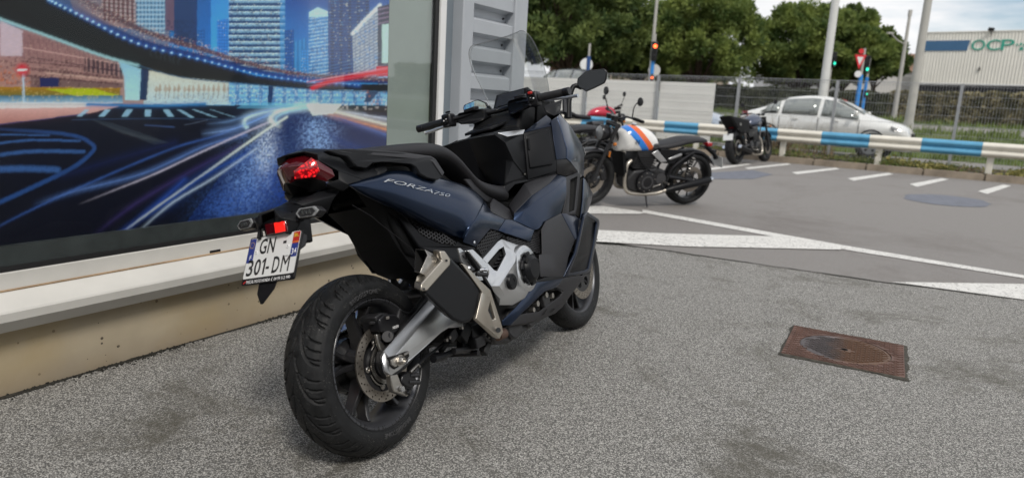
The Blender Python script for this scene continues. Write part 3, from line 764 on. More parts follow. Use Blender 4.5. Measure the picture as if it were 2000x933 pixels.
# light trails
for P, w_, c_, g_, w2 in (
    ([(-130, 520), (0, 440), (150, 368), (330, 292), (430, 262), (540, 216)], 1.4, c3(70, 100, 160), 2, 2),
    ([(60, 400), (150, 372), (280, 338), (400, 285), (478, 262)], 1.8, c3(105, 135, 190), 4, 2),
    ([(150, 400), (220, 372), (300, 340), (390, 298), (470, 262), (530, 236)], .9, c3(185, 180, 195), 1.5, 4),
    ([(170, 470), (260, 400), (380, 330), (470, 284)], 2, c3(70, 60, 110), 4, 1), ([(150, 520), (280, 420), (360, 350)], 2, c3(60, 90, 170), 4, 1),
    ([(100, 352), (200, 318), (340, 278)], 2, c3(30, 42, 84), 6, 1), ([(232, 458), (300, 408), (390, 345), (470, 288), (525, 250), (560, 228)], 4, c3(205, 212, 205), 1.5, 4.5),
    ([(275, 432), (330, 392), (400, 342), (480, 300)], 4, c3(45, 80, 150), 8, 3), ([(250, 470), (330, 400), (420, 345), (500, 290)], 2, c3(190, 205, 220), 2, 1),
    ([(478, 250), (476, 240), (482, 230), (505, 221), (545, 212), (610, 206)], 7, c3(210, 230, 235), 5, 4), ([(484, 252), (478, 244)], 7, c3(200, 225, 235), 3, 6),
    ([(552, 249), (535, 240), (528, 230), (540, 219), (570, 211), (620, 206)], 9, c3(222, 228, 215), 5, 5), ([(545, 246), (538, 232), (556, 220), (600, 210)], 3, c3(160, 200, 230), 3, 3),
    ([(400, 242), (450, 236), (500, 220), (570, 206)], 2, c3(120, 150, 190), 3, 2), ([(390, 262), (460, 250), (530, 222)], 3, c3(140, 170, 215), 5, 2),
    ([(600, 210), (650, 217), (710, 232), (790, 252)], 6, c3(230, 225, 210), 5, 4), ([(620, 216), (690, 236), (790, 262)], 3, c3(225, 160, 110), 4, 3), ([(650, 214), (720, 226), (790, 238)], 3, c3(200, 205, 215), 3, 3), ([(640, 222), (700, 244), (790, 275)], 2, c3(90, 120, 180), 4, 2)):
    line(P, w_ if c_[0] > .5 and w_ > 3 else .4 * w_, c_, g_, None, .92, w2)
fill([(596, 203), (668, 203), (650, 222), (610, 226)], c3(225, 235, 225), .75); fill([(700, 212), (780, 205), (780, 228), (720, 224)], c3(60, 45, 58), .8); speck([(660, 200), (780, 200), (780, 215), (660, 214)], c3(230, 220, 215), .3, .8, 4)
fill([(480, 200), (600, 202), (600, 210), (460, 212)], c3(120, 190, 220), .45)
for q in range(9): line([(640 + q * 12, 262 + q * 9), (700 + q * 6, 285 + q * 6), (770, 300 + q * 11)], 3, c3(34, 66, 130), 6, al=.35)
for rad_, k_ in ((4, .24), (12, .09)):
    bl = np.clip(img - .22, 0, 1)
    for ax in (0, 1):
        for _ in range(2):
            cs = np.cumsum(np.pad(bl, [(rad_ + 1, rad_) if a == ax else (0, 0) for a in range(3)], mode='edge'), axis=ax)
            n_t = bl.shape[ax]; hi_ = np.take(cs, range(2 * rad_ + 1, 2 * rad_ + 1 + n_t), axis=ax); lo_ = np.take(cs, range(0, n_t), axis=ax); bl = (hi_ - lo_) / (2 * rad_ + 1)
    img += bl * k_
g1 = rng.random(img.shape[:2]).astype(np.float32); g2 = np.kron(rng.random((PH // 4 + 1, PW // 4 + 1)), np.ones((4, 4)))[:PH, :PW]; g3 = np.kron(rng.random((PH // 14 + 1, PW // 14 + 1)), np.ones((14, 14)))[:PH, :PW]
img *= (.88 + .14 * g1 + .06 * g2 + .04 * g3)[..., None]
# soften as print seen through glass
for _ in range(2): img[1:-1, 1:-1] = (img[1:-1, 1:-1] * 2 + img[:-2, 1:-1] + img[2:, 1:-1] + img[1:-1, :-2] + img[1:-1, 2:]) / 6
HM = [[1560.2439, -118.8916, -1744.9188], [202.2217, -1446.2694, 1737.1056], [0.8447, -0.1939, 1.5938]]
s_ax = np.linspace(.2, 3.185, 640); z_ax = np.concatenate([np.linspace(.535, 1.75, 330), np.linspace(1.78, 2.75, 30)])
SS, ZZ = np.meshgrid(s_ax, z_ax)
den = HM[2][0] * SS + HM[2][1] * ZZ + HM[2][2]
PX = (HM[0][0] * SS + HM[0][1] * ZZ + HM[0][2]) / den; PY = (HM[1][0] * SS + HM[1][1] * ZZ + HM[1][2]) / den
ix = np.clip(PX + OX, 0, PW - 1).astype(int); iy = np.clip(PY + OY, 0, PH - 1).astype(int)
lum = img.mean(-1, keepdims=True); img = np.clip(lum + (img - lum) * 1.06, 0, 1)
colr = np.clip(img[iy, ix] ** 1.12 * 1.34, 0, .9).reshape(-1, 3)
base = np.array(W(0, -.035, 0)); wt = np.array(WT)
vv = base + SS.reshape(-1, 1) * wt + ZZ.reshape(-1, 1) * np.array([0, 0, 1.])
ns_, nz_ = len(s_ax), len(z_ax)
idx = np.arange(ns_ * nz_).reshape(nz_, ns_)
ff = np.stack([idx[:-1, :-1], idx[:-1, 1:], idx[1:, 1:], idx[1:, :-1]], -1).reshape(-1, 4)
me = bpy.data.meshes.new('mural_print')
me.vertices.add(len(vv)); me.vertices.foreach_set('co', vv.astype(np.float32).ravel())
me.loops.add(ff.size); me.loops.foreach_set('vertex_index', ff.ravel().astype(np.int32))
me.polygons.add(len(ff)); me.polygons.foreach_set('loop_start', np.arange(0, ff.size, 4, dtype=np.int32))
me.update(calc_edges=True)
ca = me.color_attributes.new('print', 'FLOAT_COLOR', 'POINT')
ca.data.foreach_set('color', np.concatenate([colr, np.ones((len(colr), 1))], 1).astype(np.float32).ravel())
PRINT = mat('mural_print', (.1, .1, .1), .45)
N, LK, bs = nodes_of(PRINT); at = N.new('ShaderNodeAttribute'); at.attribute_name = 'print'; LK.new(at.outputs['Color'], bs.inputs['Base Color'])
sh(mk('mural_print', me, PRINT))
PANE = clear_glass('shop_glass', (.97, .98, .98), .01, .12, .0)
wbox('window_pane', -6, 3.552, -.014, -.009, .475, 2.75, PANE)

# --- moss and grit along the foot of the wall
bm = bmesh.new()
for i in range(2600):
    s = random.uniform(.6, 4.4); o = abs(random.gauss(0, .022)) + .002; r = random.uniform(.001, .0042) * (1.3 if o < .03 else .8)
    if noise.noise((s * 2.2, 0, 3)) + .25 < random.random() * .7: continue
    if s > 3.8: o += .03
    c = W(s, o, ground_z(*W(s, o).xy) + .011 + r * .4)
    q = Matrix.Rotation(random.random() * 6, 3, (random.random(), random.random(), 1))
    b_box(bm, c, (r * 2, r * 1.5, r * 1.3), q)
tag(bmobj('moss_and_grit', bm, mat('moss_and_grit', (.022, .021, .016), .95, var=.5, vscale=40), None, 0), kind='stuff')
bm = bmesh.new()
for k in range(8):
    s0 = .9 + k * .4; n = 24
    P = []
    for i in range(n + 1):
        s = s0 + .4 * i / n; P.append(W(s, .001, .013))
    Q = [W(s0 + .4 * i / n, .008 + .024 * max(0, noise.noise(((s0 + .4 * i / n) * 3, 1, 1)) + .35) + .005 * noise.noise(((s0 + .4 * i / n) * 21, 2, 1)), .0135) for i in range(n + 1)]
    for i in range(n): bm.faces.new([bm.verts.new(p) for p in (P[i], P[i + 1], Q[i + 1], Q[i])])
bmesh.ops.remove_doubles(bm, verts=bm.verts, dist=1e-4)
tag(bmobj('moss_strip', bm, mat('dark_moss', (.03, .028, .022), .95, var=.5, vscale=60, bump=1, bscale=120), None, 0), kind='stuff')

# --- manhole cover
mc = [Vector(p) for p in ((1.5822,3.6982,0), (2.0414,3.4733,0), (1.7548,3.0146,0), (1.3255,3.2516,0))]
cen = sum(mc, Vector()) / 4; ax_ = ((mc[1] - mc[0]) + (mc[2] - mc[3])).normalized(); ay_ = Vector((-ax_.y, ax_.x, 0))
mh = thing('manhole_cover', 'rusty square manhole frame with round patterned cover set in the asphalt', 'manhole cover', (cen.x, cen.y, .0115), math.atan2(ax_.y, ax_.x))
RUSTP = mat('rusty_cast_iron', (.15, .085, .066), .6, .35, var=.3, vscale=9, bump=.3, bscale=180, detail=8)
WORN = mat('worn_cast_iron', (.10, .085, .085), .45, .55, var=.25, vscale=14, bump=.3, bscale=160)
N, LK, bs = nodes_of(WORN); tc = N.new('ShaderNodeTexCoord'); t = N.new('ShaderNodeSeparateXYZ'); LK.new(tc.outputs['Object'], t.inputs[0])
nz = N.new('ShaderNodeTexNoise'); nz.inputs['Scale'].default_value = 12; LK.new(tc.outputs['Object'], nz.inputs['Vector'])
ad = N.new('ShaderNodeMath'); ad.operation = 'MULTIPLY_ADD'; ad.inputs[1].default_value = .12; LK.new(nz.outputs['Fac'], ad.inputs[0]); LK.new(t.outputs['X'], ad.inputs[2])
mr = N.new('ShaderNodeMapRange'); mr.inputs['From Min'].default_value = -.02; mr.inputs['From Max'].default_value = .08; LK.new(ad.outputs[0], mr.inputs['Value'])
x = N.new('ShaderNodeMixRGB'); LK.new(mr.outputs[0], x.inputs['Fac']); src = bs.inputs['Base Color'].links[0].from_socket; LK.new(src, x.inputs['Color1']); x.inputs['Color2'].default_value = (.15, .08, .045, 1); LK.new(x.outputs[0], bs.inputs['Base Color'])
HS = .265; RC = .205
circ = lambda r, z, n=64: [Vector((r * math.cos(2 * math.pi * k / n), r * math.sin(2 * math.pi * k / n), z)) for k in range(n)]
sq = [Vector((a * HS, b * HS, 0)) for a, b in ((-1, -1), (1, -1), (1, 1), (-1, 1))]
prism('frame', sq, (0, 0, .006), RUSTP, mh, [circ(RC + .004, 0)[::-1]])
lathe('cover', [(RC, 0), (RC, .0035), (RC - .004, .0055), (RC - .014, .0055), (RC - .016, .003), (0, .003)], WORN, mh, 64, 'z')
lathe('floor', [(RC + .004, -.002), (0, -.002)], HOLLOW, mh, 32, 'z')
def waves(name, keep, m, z, step=.029, ln=.034):
    bm = bmesh.new(); i = 0
    y = -HS + .014
    while y < HS - .008:
        x_ = -HS + .016 + (i % 2) * step * .7
        while x_ < HS - .012:
            if keep(x_, y):
                pts = [(x_ - ln * .45, y - .003, z), (x_ - ln * .15, y + .002, z), (x_ + ln * .15, y - .002, z), (x_ + ln * .45, y + .003, z)]
                for a, b in zip(pts, pts[1:]):
                    d = Vector(b) - Vector(a); b_box(bm, (Vector(a) + Vector(b)) / 2 + Vector((0, 0, .001)), (d.length + .001, .0062, .0044), Matrix.Rotation(math.atan2(d.y, d.x), 3, 'Z'))
                b_box(bm, (x_ + ln * .62, y + .008, z + .0016), (.0065, .0065, .0052))
            x_ += step * 1.45
        y += step * .66; i += 1
    tag(bmobj(name, bm, m, mh, 0), kind='stuff')
waves('tread_marks', lambda a, b: a * a + b * b > (RC + .012) ** 2, RUSTP, .006)
waves('tread_marks', lambda a, b: a * a + b * b < (RC - .022) ** 2 and a * a + b * b > .0009, WORN, .003)
bm = bmesh.new(); pr_ = None; n_ = 160
for i in range(n_ + 1):
    t = 4 * i / n_; k = int(t) % 4; f_ = t - int(t); c0 = sq[k]; c1 = sq[(k + 1) % 4]; p = c0.lerp(c1, f_); o_ = p.normalized()
    w_ = .006 + .030 * max(0, noise.noise((p.x * 9, p.y * 9, 3)) + .25) + .006 * noise.noise((p.x * 60, p.y * 60, 1))
    cur = (bm.verts.new(p * .992 + Vector((0, 0, .0068))), bm.verts.new(p + o_ * max(w_, .003) + Vector((0, 0, .0012))))
    if pr_: bm.faces.new((pr_[0], cur[0], cur[1], pr_[1]))
    pr_ = cur
tag(bmobj('dirt_edge', bm, mat('packed_dirt', (.05, .046, .036), .95, var=.5, vscale=40, bump=.8, bscale=140), mh, 0), kind='stuff')
lathe('lift_hole', [(.012, .0032), (.012, .0042), (.016, .0042), (.016, .0032)], HOLLOW, mh, 16, 'z')

# ================================================================ THE SCOOTER
def pose_matrix(x, y, heading, lean, z=0):
    """bike frame: X forward, Y to its left, Z up; heading clockwise from +Y; lean to its left"""
    ch, sh_ = math.cos(heading), math.sin(heading); c, s = math.cos(lean), math.sin(lean)
    f = Vector((sh_, ch, 0)); l = Vector((-ch, sh_, 0)); u = Vector((0, 0, 1))
    M = Matrix((f, l * c - u * s, l * s + u * c)).transposed().to_4x4(); M.translation = (x, y, z)
    return M
BP_ = (-0.3892,2.1109,0.4953,0.2652)
sc = thing('scooter', 'large dark blue motor scooter leaning on its stand before the mural window', 'scooter', mat=pose_matrix(BP_[0], BP_[1], BP_[2], BP_[3], .009))

def fac(name, V, F, m, t=.004, mirror=True, bev=.0025, par=None, out=(0, -1, 0), smooth=30, seg=2):
    """shell panel from named corner points; its twin on the left side is a separate part"""
    par = par or sc
    ks = list(V); ix_ = {k: i for i, k in enumerate(ks)}
    vs = [V[k] for k in ks]; fs = [[ix_[k] for k in (f.split() if isinstance(f, str) else f)] for f in F]
    a = fshell(name, vs, fs, m, t, bev, par, out, smooth, seg)
    if mirror:
        b = fshell(name, [mir(v) for v in vs], fs, m, t, bev, par, (out[0], -out[1], out[2]), smooth, seg)
        return a, b
    return a
def fshell(name, vs, fs, m, t, bev, par, out, smooth, seg):
    bm = bmesh.new(); bv = [bm.verts.new(v) for v in vs]
    for f in fs: bm.faces.new([bv[i] for i in f])
    bmesh.ops.recalc_face_normals(bm, faces=bm.faces)
    n = Vector()
    for f in bm.faces: n += f.normal * f.calc_area()
    if n.dot(Vector(out)) < 0: bmesh.ops.reverse_faces(bm, faces=bm.faces)
    me = bpy.data.meshes.new(name); bm.to_mesh(me); bm.free()
    o = mk(name, me, m, par)
    return finish(o, smooth, bev, seg, t, 0)
def gridm(name, rows, m, sub=2, t=.004, mirror=True, out=(0, -1, 0), par=None):
    par = par or sc
    a = grid(name, rows, m, par, sub, t, out)
    if mirror: grid(name, [[mir(p) for p in r] for r in rows], m, par, sub, t, (out[0], -out[1], out[2]))
    return a
def prm(name, poly, ext, m, mirror=True, holes=(), bev=.003, par=None, seg=2):
    par = par or sc
    a = prism(name, poly, ext, m, par, holes, bev, seg)
    if mirror: prism(name, [mir(p) for p in poly], mir(ext), m, par, [[mir(p) for p in h] for h in holes], bev, seg)
    return a

# ---------------------------------------------------------------- wheels
def tyre_mesh(name, prof, cz, P, m, par, mirrored_pattern=False, depth=.010, N=900, wlong=.0026):
    """tyre skin from a half profile (|y|, r), with grooves cut into the tread"""
    yy_ = np.array([p[0] for p in prof]); rr_ = np.array([p[1] for p in prof])
    tt = np.concatenate([[0], np.cumsum(np.hypot(np.diff(yy_), np.diff(rr_)))])
    half = np.concatenate([np.linspace(0, tt[P['ntread']], 38), np.linspace(tt[P['ntread']], tt[-1], 14)[1:]])
    hy = np.interp(half, tt, yy_); hr = np.interp(half, tt, rr_)
    py = np.concatenate([-hy[::-1], hy[1:]]); pr = np.concatenate([hr[::-1], hr[1:]])
    th = np.linspace(0, 2 * np.pi, N, endpoint=False)
    TH, PY = np.meshgrid(th, py); PR = np.meshgrid(th, pr)[1]
    r0 = rr_[0]; per = 2 * np.pi * r0 / P['n']; A = TH * r0
    D = np.zeros_like(A); AY = np.abs(PY); side = (PY > 0) * (per / 2)
    for y0, y1, L_, off, w in P['g']:
        u = np.clip((AY - y0) / (y1 - y0), 0, 1)
        ac = off + L_ * (1 - (1 - u) ** 2.3)
        sl = L_ * 2.3 * (1 - u) ** 1.3 / (y1 - y0)
        d = (A + side - ac + per / 2) % per - per / 2
        d = np.abs(d) / np.sqrt(1 + sl ** 2)
        ww = w * np.clip(np.minimum((AY - y0) / .004, (y1 - AY) / .006), 0, 1)
        D = np.maximum(D, np.clip((ww - d) / .0012, 0, 1) * (ww > 0))
    PR = PR - D * depth
    X = PR * np.cos(TH); Z = PR * np.sin(TH)
    vs = np.stack([X, PY, Z + cz], -1).reshape(-1, 3)
    M_, N_ = PY.shape
    idx = np.arange(M_ * N_).reshape(M_, N_); nx = np.roll(idx, -1, 1)
    f = np.stack([idx[:-1], nx[:-1], nx[1:], idx[1:]], -1).reshape(-1, 4)
    me = bpy.data.meshes.new(name)
    me.vertices.add(len(vs)); me.vertices.foreach_set('co', vs.astype(np.float32).ravel())
    me.loops.add(f.size); me.loops.foreach_set('vertex_index', f.astype(np.int32).ravel())
    me.polygons.add(len(f)); me.polygons.foreach_set('loop_start', np.arange(0, f.size, 4, dtype=np.int32))
    me.update(calc_edges=True); me.polygons.foreach_set('use_smooth', [True] * len(f))
    me.flip_normals() if Vector(me.polygons[len(f) // 2].normal).dot(Vector(vs[f[len(f) // 2][0]]) - Vector((0, 0, cz))) < 0 else None
    return mk(name, me, m, par)
def ring_text(name, s, r, y, ang, size, cz, m, par, sgn=-1, flat=.0009):
    me = text_mesh(s, size, 0, 0, 1.05, 'CENTER', .0006)
    bm = bmesh.new(); bm.from_mesh(me)
    for v in bm.verts:
        ph = ang - v.co.x / r; rr = r + v.co.y - size * .35
        v.co = Vector((rr * math.cos(ph), y, cz + rr * math.sin(ph)))
    bm.to_mesh(me); bm.free()
    o = mk(name, me, m, par); d = o.modifiers.new('thickness', 'SOLIDIFY'); d.thickness = flat * 2; d.offset = 0
    return o
def drilled_ring(name, r1, r0, y, th, cz, m, par, rows, cx=0, n=72):
    c = lambda r, px=0, pz=0, k=n: [(cx + px + r * math.cos(2 * math.pi * i / k), y, cz + pz + r * math.sin(2 * math.pi * i / k)) for i in range(k)]
    hs = [c(r0)]
    for rad, cnt, ph, hr in rows:
        for i in range(cnt):
            a = 2 * math.pi * (i + ph) / cnt; hs.append(c(hr, rad * math.cos(a), rad * math.sin(a), 8))
    return prism(name, c(r1), (0, th, 0), m, par, hs)

RIMM = mat('black_rim_paint', (.02, .02, .022), .38, .2, .15)
RIMEDGE = mat('dark_grey_rim', (.07, .072, .08), .35, .5)
RLET = mat('raised_rubber_letters', (.04, .04, .042), .7)
RZ = .2865
rim = lathe('wheel', [(.205, -.068), (.205, -.0705), (.199, -.071), (.193, -.066), (.187, -.058), (.180, -.045), (.176, -.02), (.172, 0), (.176, .02), (.180, .045), (.187, .058), (.193, .066), (.199, .071), (.205, .0705), (.205, .068), (.190, .03), (.188, 0), (.190, -.03)], RIMEDGE, sc, 96, c=(0, 0, RZ), closed=True)
tyre_mesh('tyre', [(0, .2865), (.015, .286), (.03, .2832), (.045, .278), (.06, .2695), (.071, .2595), (.078, .248), (.0795, .241), (.0805, .234), (.0805, .226), (.078, .214), (.073, .206), (.069, .2035)], RZ,
          {'n': 15, 'ntread': 6, 'g': [(.009, .074, .105, .0, .0036), (.034, .076, .016, .047, .003), (.034, .073, .018, .016, .003), (.040, .075, .012, .078, .0026), (.001, .028, .06, .07, .0028)]}, RUBBER, rim)
lathe('bead_line', [(.2095, -.0755), (.2085, -.0765), (.2065, -.0745), (.2075, -.073)], RIMM, rim, 96, c=(0, 0, RZ), closed=True)
ring_text('raised_lettering', 'BRIDGESTONE', .226, -.0806, R(-86), .02, RZ, RLET, rim)
ring_text('raised_lettering', 'BRIDGESTONE', .226, -.0806, R(96), .02, RZ, RLET, rim)
ring_text('raised_lettering', 'ROADTEC 160/60 R15', .223, -.0806, R(168), .013, RZ, RLET, rim) if False else None
for k in range(5):
    a0 = R(20 + 72 * k)
    for sg in (-1, 1):
        rings = []
        for r, da, w, t, y in ((.045, .22, .02, .030, -.012), (.085, .13, .016, .026, -.010), (.125, .16, .0125, .022, -.012), (.160, .20, .011, .02, -.018), (.179, .215, .013, .024, -.024)):
            a = a0 + sg * da; er = Vector((math.cos(a), 0, math.sin(a))); et = Vector((-math.sin(a), 0, math.cos(a))); c0 = er * r + Vector((0, y, RZ))
            rings.append([c0 + et * sx * w * .62 + Vector((0, sy * t, 0)) for sx, sy in ((-1, -1), (1, -1), (1, 1), (-1, 1))])
        loft('spoke', rings, RIMM, rim, 0, 30, True, .003)
lathe('hub', [(.0, -.075), (.03, -.075), (.034, -.07), (.05, -.06), (.056, -.04), (.058, .03), (.085, .045), (.088, .075), (0, .075)], RIMM, rim, 40, c=(0, 0, RZ))
drilled_ring('brake_disc', .120, .088, -.083, .005, RZ, DISCM, rim, [(.1125, 22, 0, .0034), (.104, 22, .33, .0034), (.0955, 22, .66, .003)])
drilled_ring('disc_carrier', .0885, .052, -.0805, .007, RZ, DARKM, rim, [(.0845, 5, .5, .004)], n=48)
bm = bmesh.new()
for k in range(60):
    a = 2 * math.pi * k / 60; b_box(bm, (.0555 * math.cos(a), -.092, RZ + .0555 * math.sin(a)), (.009, .0016, .0032), Matrix.Rotation(-a, 3, 'Y'))
o = bmobj('sensor_teeth', bm, STEEL, rim, 0); tag(o, kind='stuff')
lathe('sensor_ring', [(.0625, -.0905), (.0625, -.0885), (.0485, -.0885), (.0485, -.0905)], DARKM, rim, 56, c=(0, 0, RZ), closed=True)
lathe('sensor_ring', [(.0645, -.094), (.0645, -.0905), (.0605, -.0905), (.0605, -.094)], STEEL, rim, 56, c=(0, 0, RZ), closed=True)
lathe('hub_cap', [(.046, -.093), (.046, -.098), (.036, -.112), (.03, -.13), (0, -.13)], BLACKM, rim, 32, c=(0, 0, RZ))
for k in range(5):
    a = R(36 + 72 * k); c0 = (.0735 * math.cos(a), 0, RZ + .0735 * math.sin(a))
    lathe('disc_bolt', [(.0095, -.083), (.0095, -.087), (.0075, -.0885), (.0045, -.0885), (.0045, -.0865), (0, -.0865)], STEEL, rim, 14, c=c0)
for k in range(3):
    a0 = R(75 + 120 * k); pts = [(.071 * math.cos(a0 + R(i * 7)), -.089, RZ + .071 * math.sin(a0 + R(i * 7))) for i in range(9)]
    tube('carrier_rib', pts, .0022, STEEL, rim, 6)

FZ, FX = .300, 1.585
frim = lathe('wheel', [(.226, -.047), (.226, -.0495), (.220, -.050), (.214, -.044), (.208, -.03), (.204, 0), (.208, .03), (.214, .044), (.220, .050), (.226, .0495), (.226, .047), (.214, .02), (.213, 0), (.214, -.02)], RIMEDGE, sc, 80, c=(FX, 0, FZ), closed=True)
ft = tyre_mesh('tyre', [(0, .300), (.012, .2995), (.025, .297), (.037, .292), (.047, .285), (.054, .276), (.0585, .266), (.060, .257), (.059, .243), (.054, .232), (.05, .2255)], FZ,
          {'n': 15, 'ntread': 5, 'g': [(.008, .052, .07, .0, .002), (.026, .052, .014, .04, .0018), (.026, .052, .014, .08, .0018)]}, RUBBER, frim, N=500, depth=.005)
ft.location.x = FX
for k in range(5):
    a0 = R(50 + 72 * k)
    for sg in (-1, 1):
        rings = []
        for r, da, w, t in ((.04, .2, .016, .022), (.09, .12, .013, .018), (.15, .14, .010, .015), (.207, .17, .012, .018)):
            a = a0 + sg * da; er = Vector((math.cos(a), 0, math.sin(a))); et = Vector((-math.sin(a), 0, math.cos(a))); c0 = er * r + Vector((FX, 0, FZ))
            rings.append([c0 + et * sx * w * .6 + Vector((0, sy * t, 0)) for sx, sy in ((-1, -1), (1, -1), (1, 1), (-1, 1))])
        loft('spoke', rings, RIMM, frim, 0, 30, True, .003)
lathe('hub', [(0, -.06), (.04, -.06), (.05, -.04), (.05, .04), (.04, .06), (0, .06)], RIMM, frim, 32, c=(FX, 0, FZ))
for y in (-.072, .067):
    drilled_ring('brake_disc', .155, .118, y, .005, FZ, DISCM, frim, [(.148, 26, 0, .0036), (.137, 26, .33, .0036), (.126, 26, .66, .0036)], FX)
    drilled_ring('disc_carrier', .119, .04, y + .001, .004, FZ, RIMM, frim, [(.082, 6, 0, .024)], FX, 48)
lathe('axle_cap', [(.028, -.06), (.028, -.10), (.02, -.105), (.012, -.105), (.012, -.098), (0, -.098)], STEEL, frim, 20, c=(FX, 0, FZ))

# fork, front mudguard, calipers
for s in (-1, 1):
    f_ = tube('fork_leg', [(FX - .01, s * .1, FZ - .03), (FX + .0, s * .1, FZ + .02), (FX - .09, s * .1, FZ + .27)], [.024, .033, .03], DARKM, sc, 18)
    tube('fork_tube', [(FX - .09, s * .1, FZ + .25), (FX - .22, s * .1, FZ + .62)], .0205, CHROME, f_, 18)
    bm = bmesh.new(); b_box(bm, (FX - .135, s * .085, FZ + .04), (.055, .06, .12), Matrix.Rotation(R(20), 3, 'Y')); b_cyl(bm, (FX - .14, s * .05, FZ + .06), (FX - .14, s * .122, FZ + .06), .02); b_cyl(bm, (FX - .125, s * .05, FZ + .01), (FX - .125, s * .122, FZ + .01), .018)
    bmobj('brake_caliper', bm, BLACKM, sc, 35, .004)
rows = []
for i in range(9):
    a = R(20 + 13 * i); r = .322
    rows.append([(FX + r * math.cos(a) * k, y, FZ + r * math.sin(a) * k) for y, k in ((-.072, .90), (-.068, .97), (-.045, 1.0), (0, 1.012), (.045, 1.0), (.068, .97), (.072, .90))])
grid('front_mudguard', rows, SATIN, sc, 1, .004, (0, 0, 1))

# ---------------------------------------------------------------- swingarm, brakes, drive
SWA = {'a': (0.2131,-0.14,0.4355), 'b': (-0.0493,-0.14,0.337), 'c': (-0.0644,-0.158,0.3343), 'd': (-0.0666,-0.163,0.3062), 'e': (-0.053,-0.166,0.3068), 'f': (0.2146,-0.166,0.4139), 'g': (0.3609,-0.166,0.3426), 'h': (0.3518,-0.164,0.3062), 'i': (0.2649,-0.164,0.3253), 'j': (0.2206,-0.164,0.321),
       'k': (0.017,-0.166,0.2789), 'l': (0.0298,-0.168,0.2864), 'm': (-0.0171,-0.164,0.2684), 'n': (-0.0611,-0.162,0.2631), 'o': (-0.082,-0.158,0.2827), 'p': (-0.0731,-0.15,0.3213), 'q': (0.0096,-0.168,0.3056)}
arm = fac('swingarm', SWA, ['a b c e f'.replace(' c e', ' e'), 'b c d e', 'f e q l k j i h g', 'e d n m k l q'.replace(' l q', ' q'), 'b p o n d c'], SILVER, .028, False, .003)
prism('swingarm_core', [(-.05, -.128, .30), (-.035, -.128, .33), (.24, -.128, .45), (.42, -.128, .42), (.42, -.128, .32), (.28, -.128, .33), (.05, -.128, .25), (-.03, -.128, .24)], (0, .03, 0), DARKM, sc, (), .004)
prism('swingarm', [(-.05, .125, .30), (-.035, .125, .33), (.24, .125, .45), (.42, .125, .42), (.42, .125, .32), (.28, .125, .33), (.05, .125, .25), (-.03, .125, .24)], (0, .04, 0), SILVER, sc, (), .006)
prism('swingarm_bridge', [(.30, -.13, .44), (.42, -.13, .45), (.44, -.13, .33), (.36, -.13, .32)], (0, .26, 0), DARKM, sc, (), .006)
prism('axle_block', [(-0.0617,-0.17,0.3188), (-0.0153,-0.17,0.3162), (0.0276,-0.17,0.3134), (0.0302,-0.17,0.2961), (-0.0056,-0.17,0.2808), (-0.0492,-0.17,0.2783), (-0.0637,-0.17,0.2956)], (0, .012, 0), HOLLOW, arm, (), .001)
prism('chain_adjuster', [(-0.0616,-0.174,0.3107), (-0.0309,-0.174,0.3142), (0.0016,-0.174,0.3045), (-0.0089,-0.174,0.2866), (-0.0497,-0.174,0.2847), (-0.0633,-0.174,0.2969)], (0, .01, 0), STEEL, arm, (), .0015)
ax0 = Vector((-0.0234,-0.176,0.2974))
bm = bmesh.new(); b_lathe(bm, [(0, -.186), (.007, -.186), (.007, -.192), (.0095, -.192), (.0125, -.188), (.0145, -.18), (.0145, -.172), (0, -.172)], 6, c=(ax0.x, 0, ax0.z)); bmobj('axle_nut', bm, STEEL, arm, 30, .0008)
lathe('axle_washer', [(.018, -.177), (.018, -.173), (0, -.173)], STEEL, arm, 24, c=(ax0.x, 0, ax0.z))
tube('adjuster_bolt', [(0.0002,-0.172,0.3083), (0.0238,-0.172,0.3095)], .0045, STEEL, arm, 8)
prism('caliper_bracket', [(-0.0382,-0.14,0.2579), (-0.0052,-0.14,0.2505), (0.0012,-0.14,0.2205), (0.0131,-0.14,0.2), (0.0324,-0.14,0.1767), (0.0196,-0.14,0.1695), (-0.0069,-0.14,0.1853), (-0.0369,-0.14,0.2039), (-0.0416,-0.14,0.2298)], (0, .022, 0), STEEL, sc, (), .003)
# main rear caliper, above the disc
def blk(name, cpx, s, m, par, rot=None, bev=.004, extra=()):
    bm = bmesh.new(); b_box(bm, cpx, s, rot)
    for a in extra: b_cyl(bm, *a)
    return bmobj(name, bm, m, par, 35, bev)
ct = Vector((0.0331,-0.115,0.4039)); ry = Matrix.Rotation(R(-38), 3, 'Y')
cal = prism('brake_caliper', [(-0.0268,-0.128,0.4313), (0.0029,-0.128,0.4402), (0.0502,-0.128,0.4286), (0.0723,-0.128,0.4064), (0.0644,-0.128,0.38), (0.0375,-0.128,0.3688), (0.0026,-0.128,0.3716), (-0.0306,-0.128,0.3936)], (0, .075, 0), BLACKM, sc, (), .006)
prism('caliper_body', [(-0.032,-0.118,0.4397), (-0.0034,-0.118,0.4457), (0.034,-0.118,0.4366), (0.0197,-0.118,0.4137), (-0.0232,-0.118,0.4116)], (0, .07, 0), DARKM, cal, (), .005)
tube('bleed_screw', [(0.0661,-0.118,0.4053), (0.0839,-0.118,0.4295), (0.0883,-0.118,0.4352)], [.011, .0075, .005], DARKM, cal, 10)
tube('piston_cap', [(0.0209,-0.1,0.3615), (-0.0132,-0.135,0.3723)], [.017, .017], DARKM, cal, 16)
tube('caliper_pin', [(0.0026,-0.128,0.3716), (-0.0036,-0.142,0.3742)], .0095, BLACKM, cal, 10)
tube('caliper_pin', [(-0.0422,-0.1,0.4241), (0.0046,-0.112,0.4146)], .0055, DARKM, cal, 8)
tube('pin_end', [(-0.0074,-0.112,0.4161), (0.0069,-0.114,0.4139)], .0068, CHROME, cal, 8)
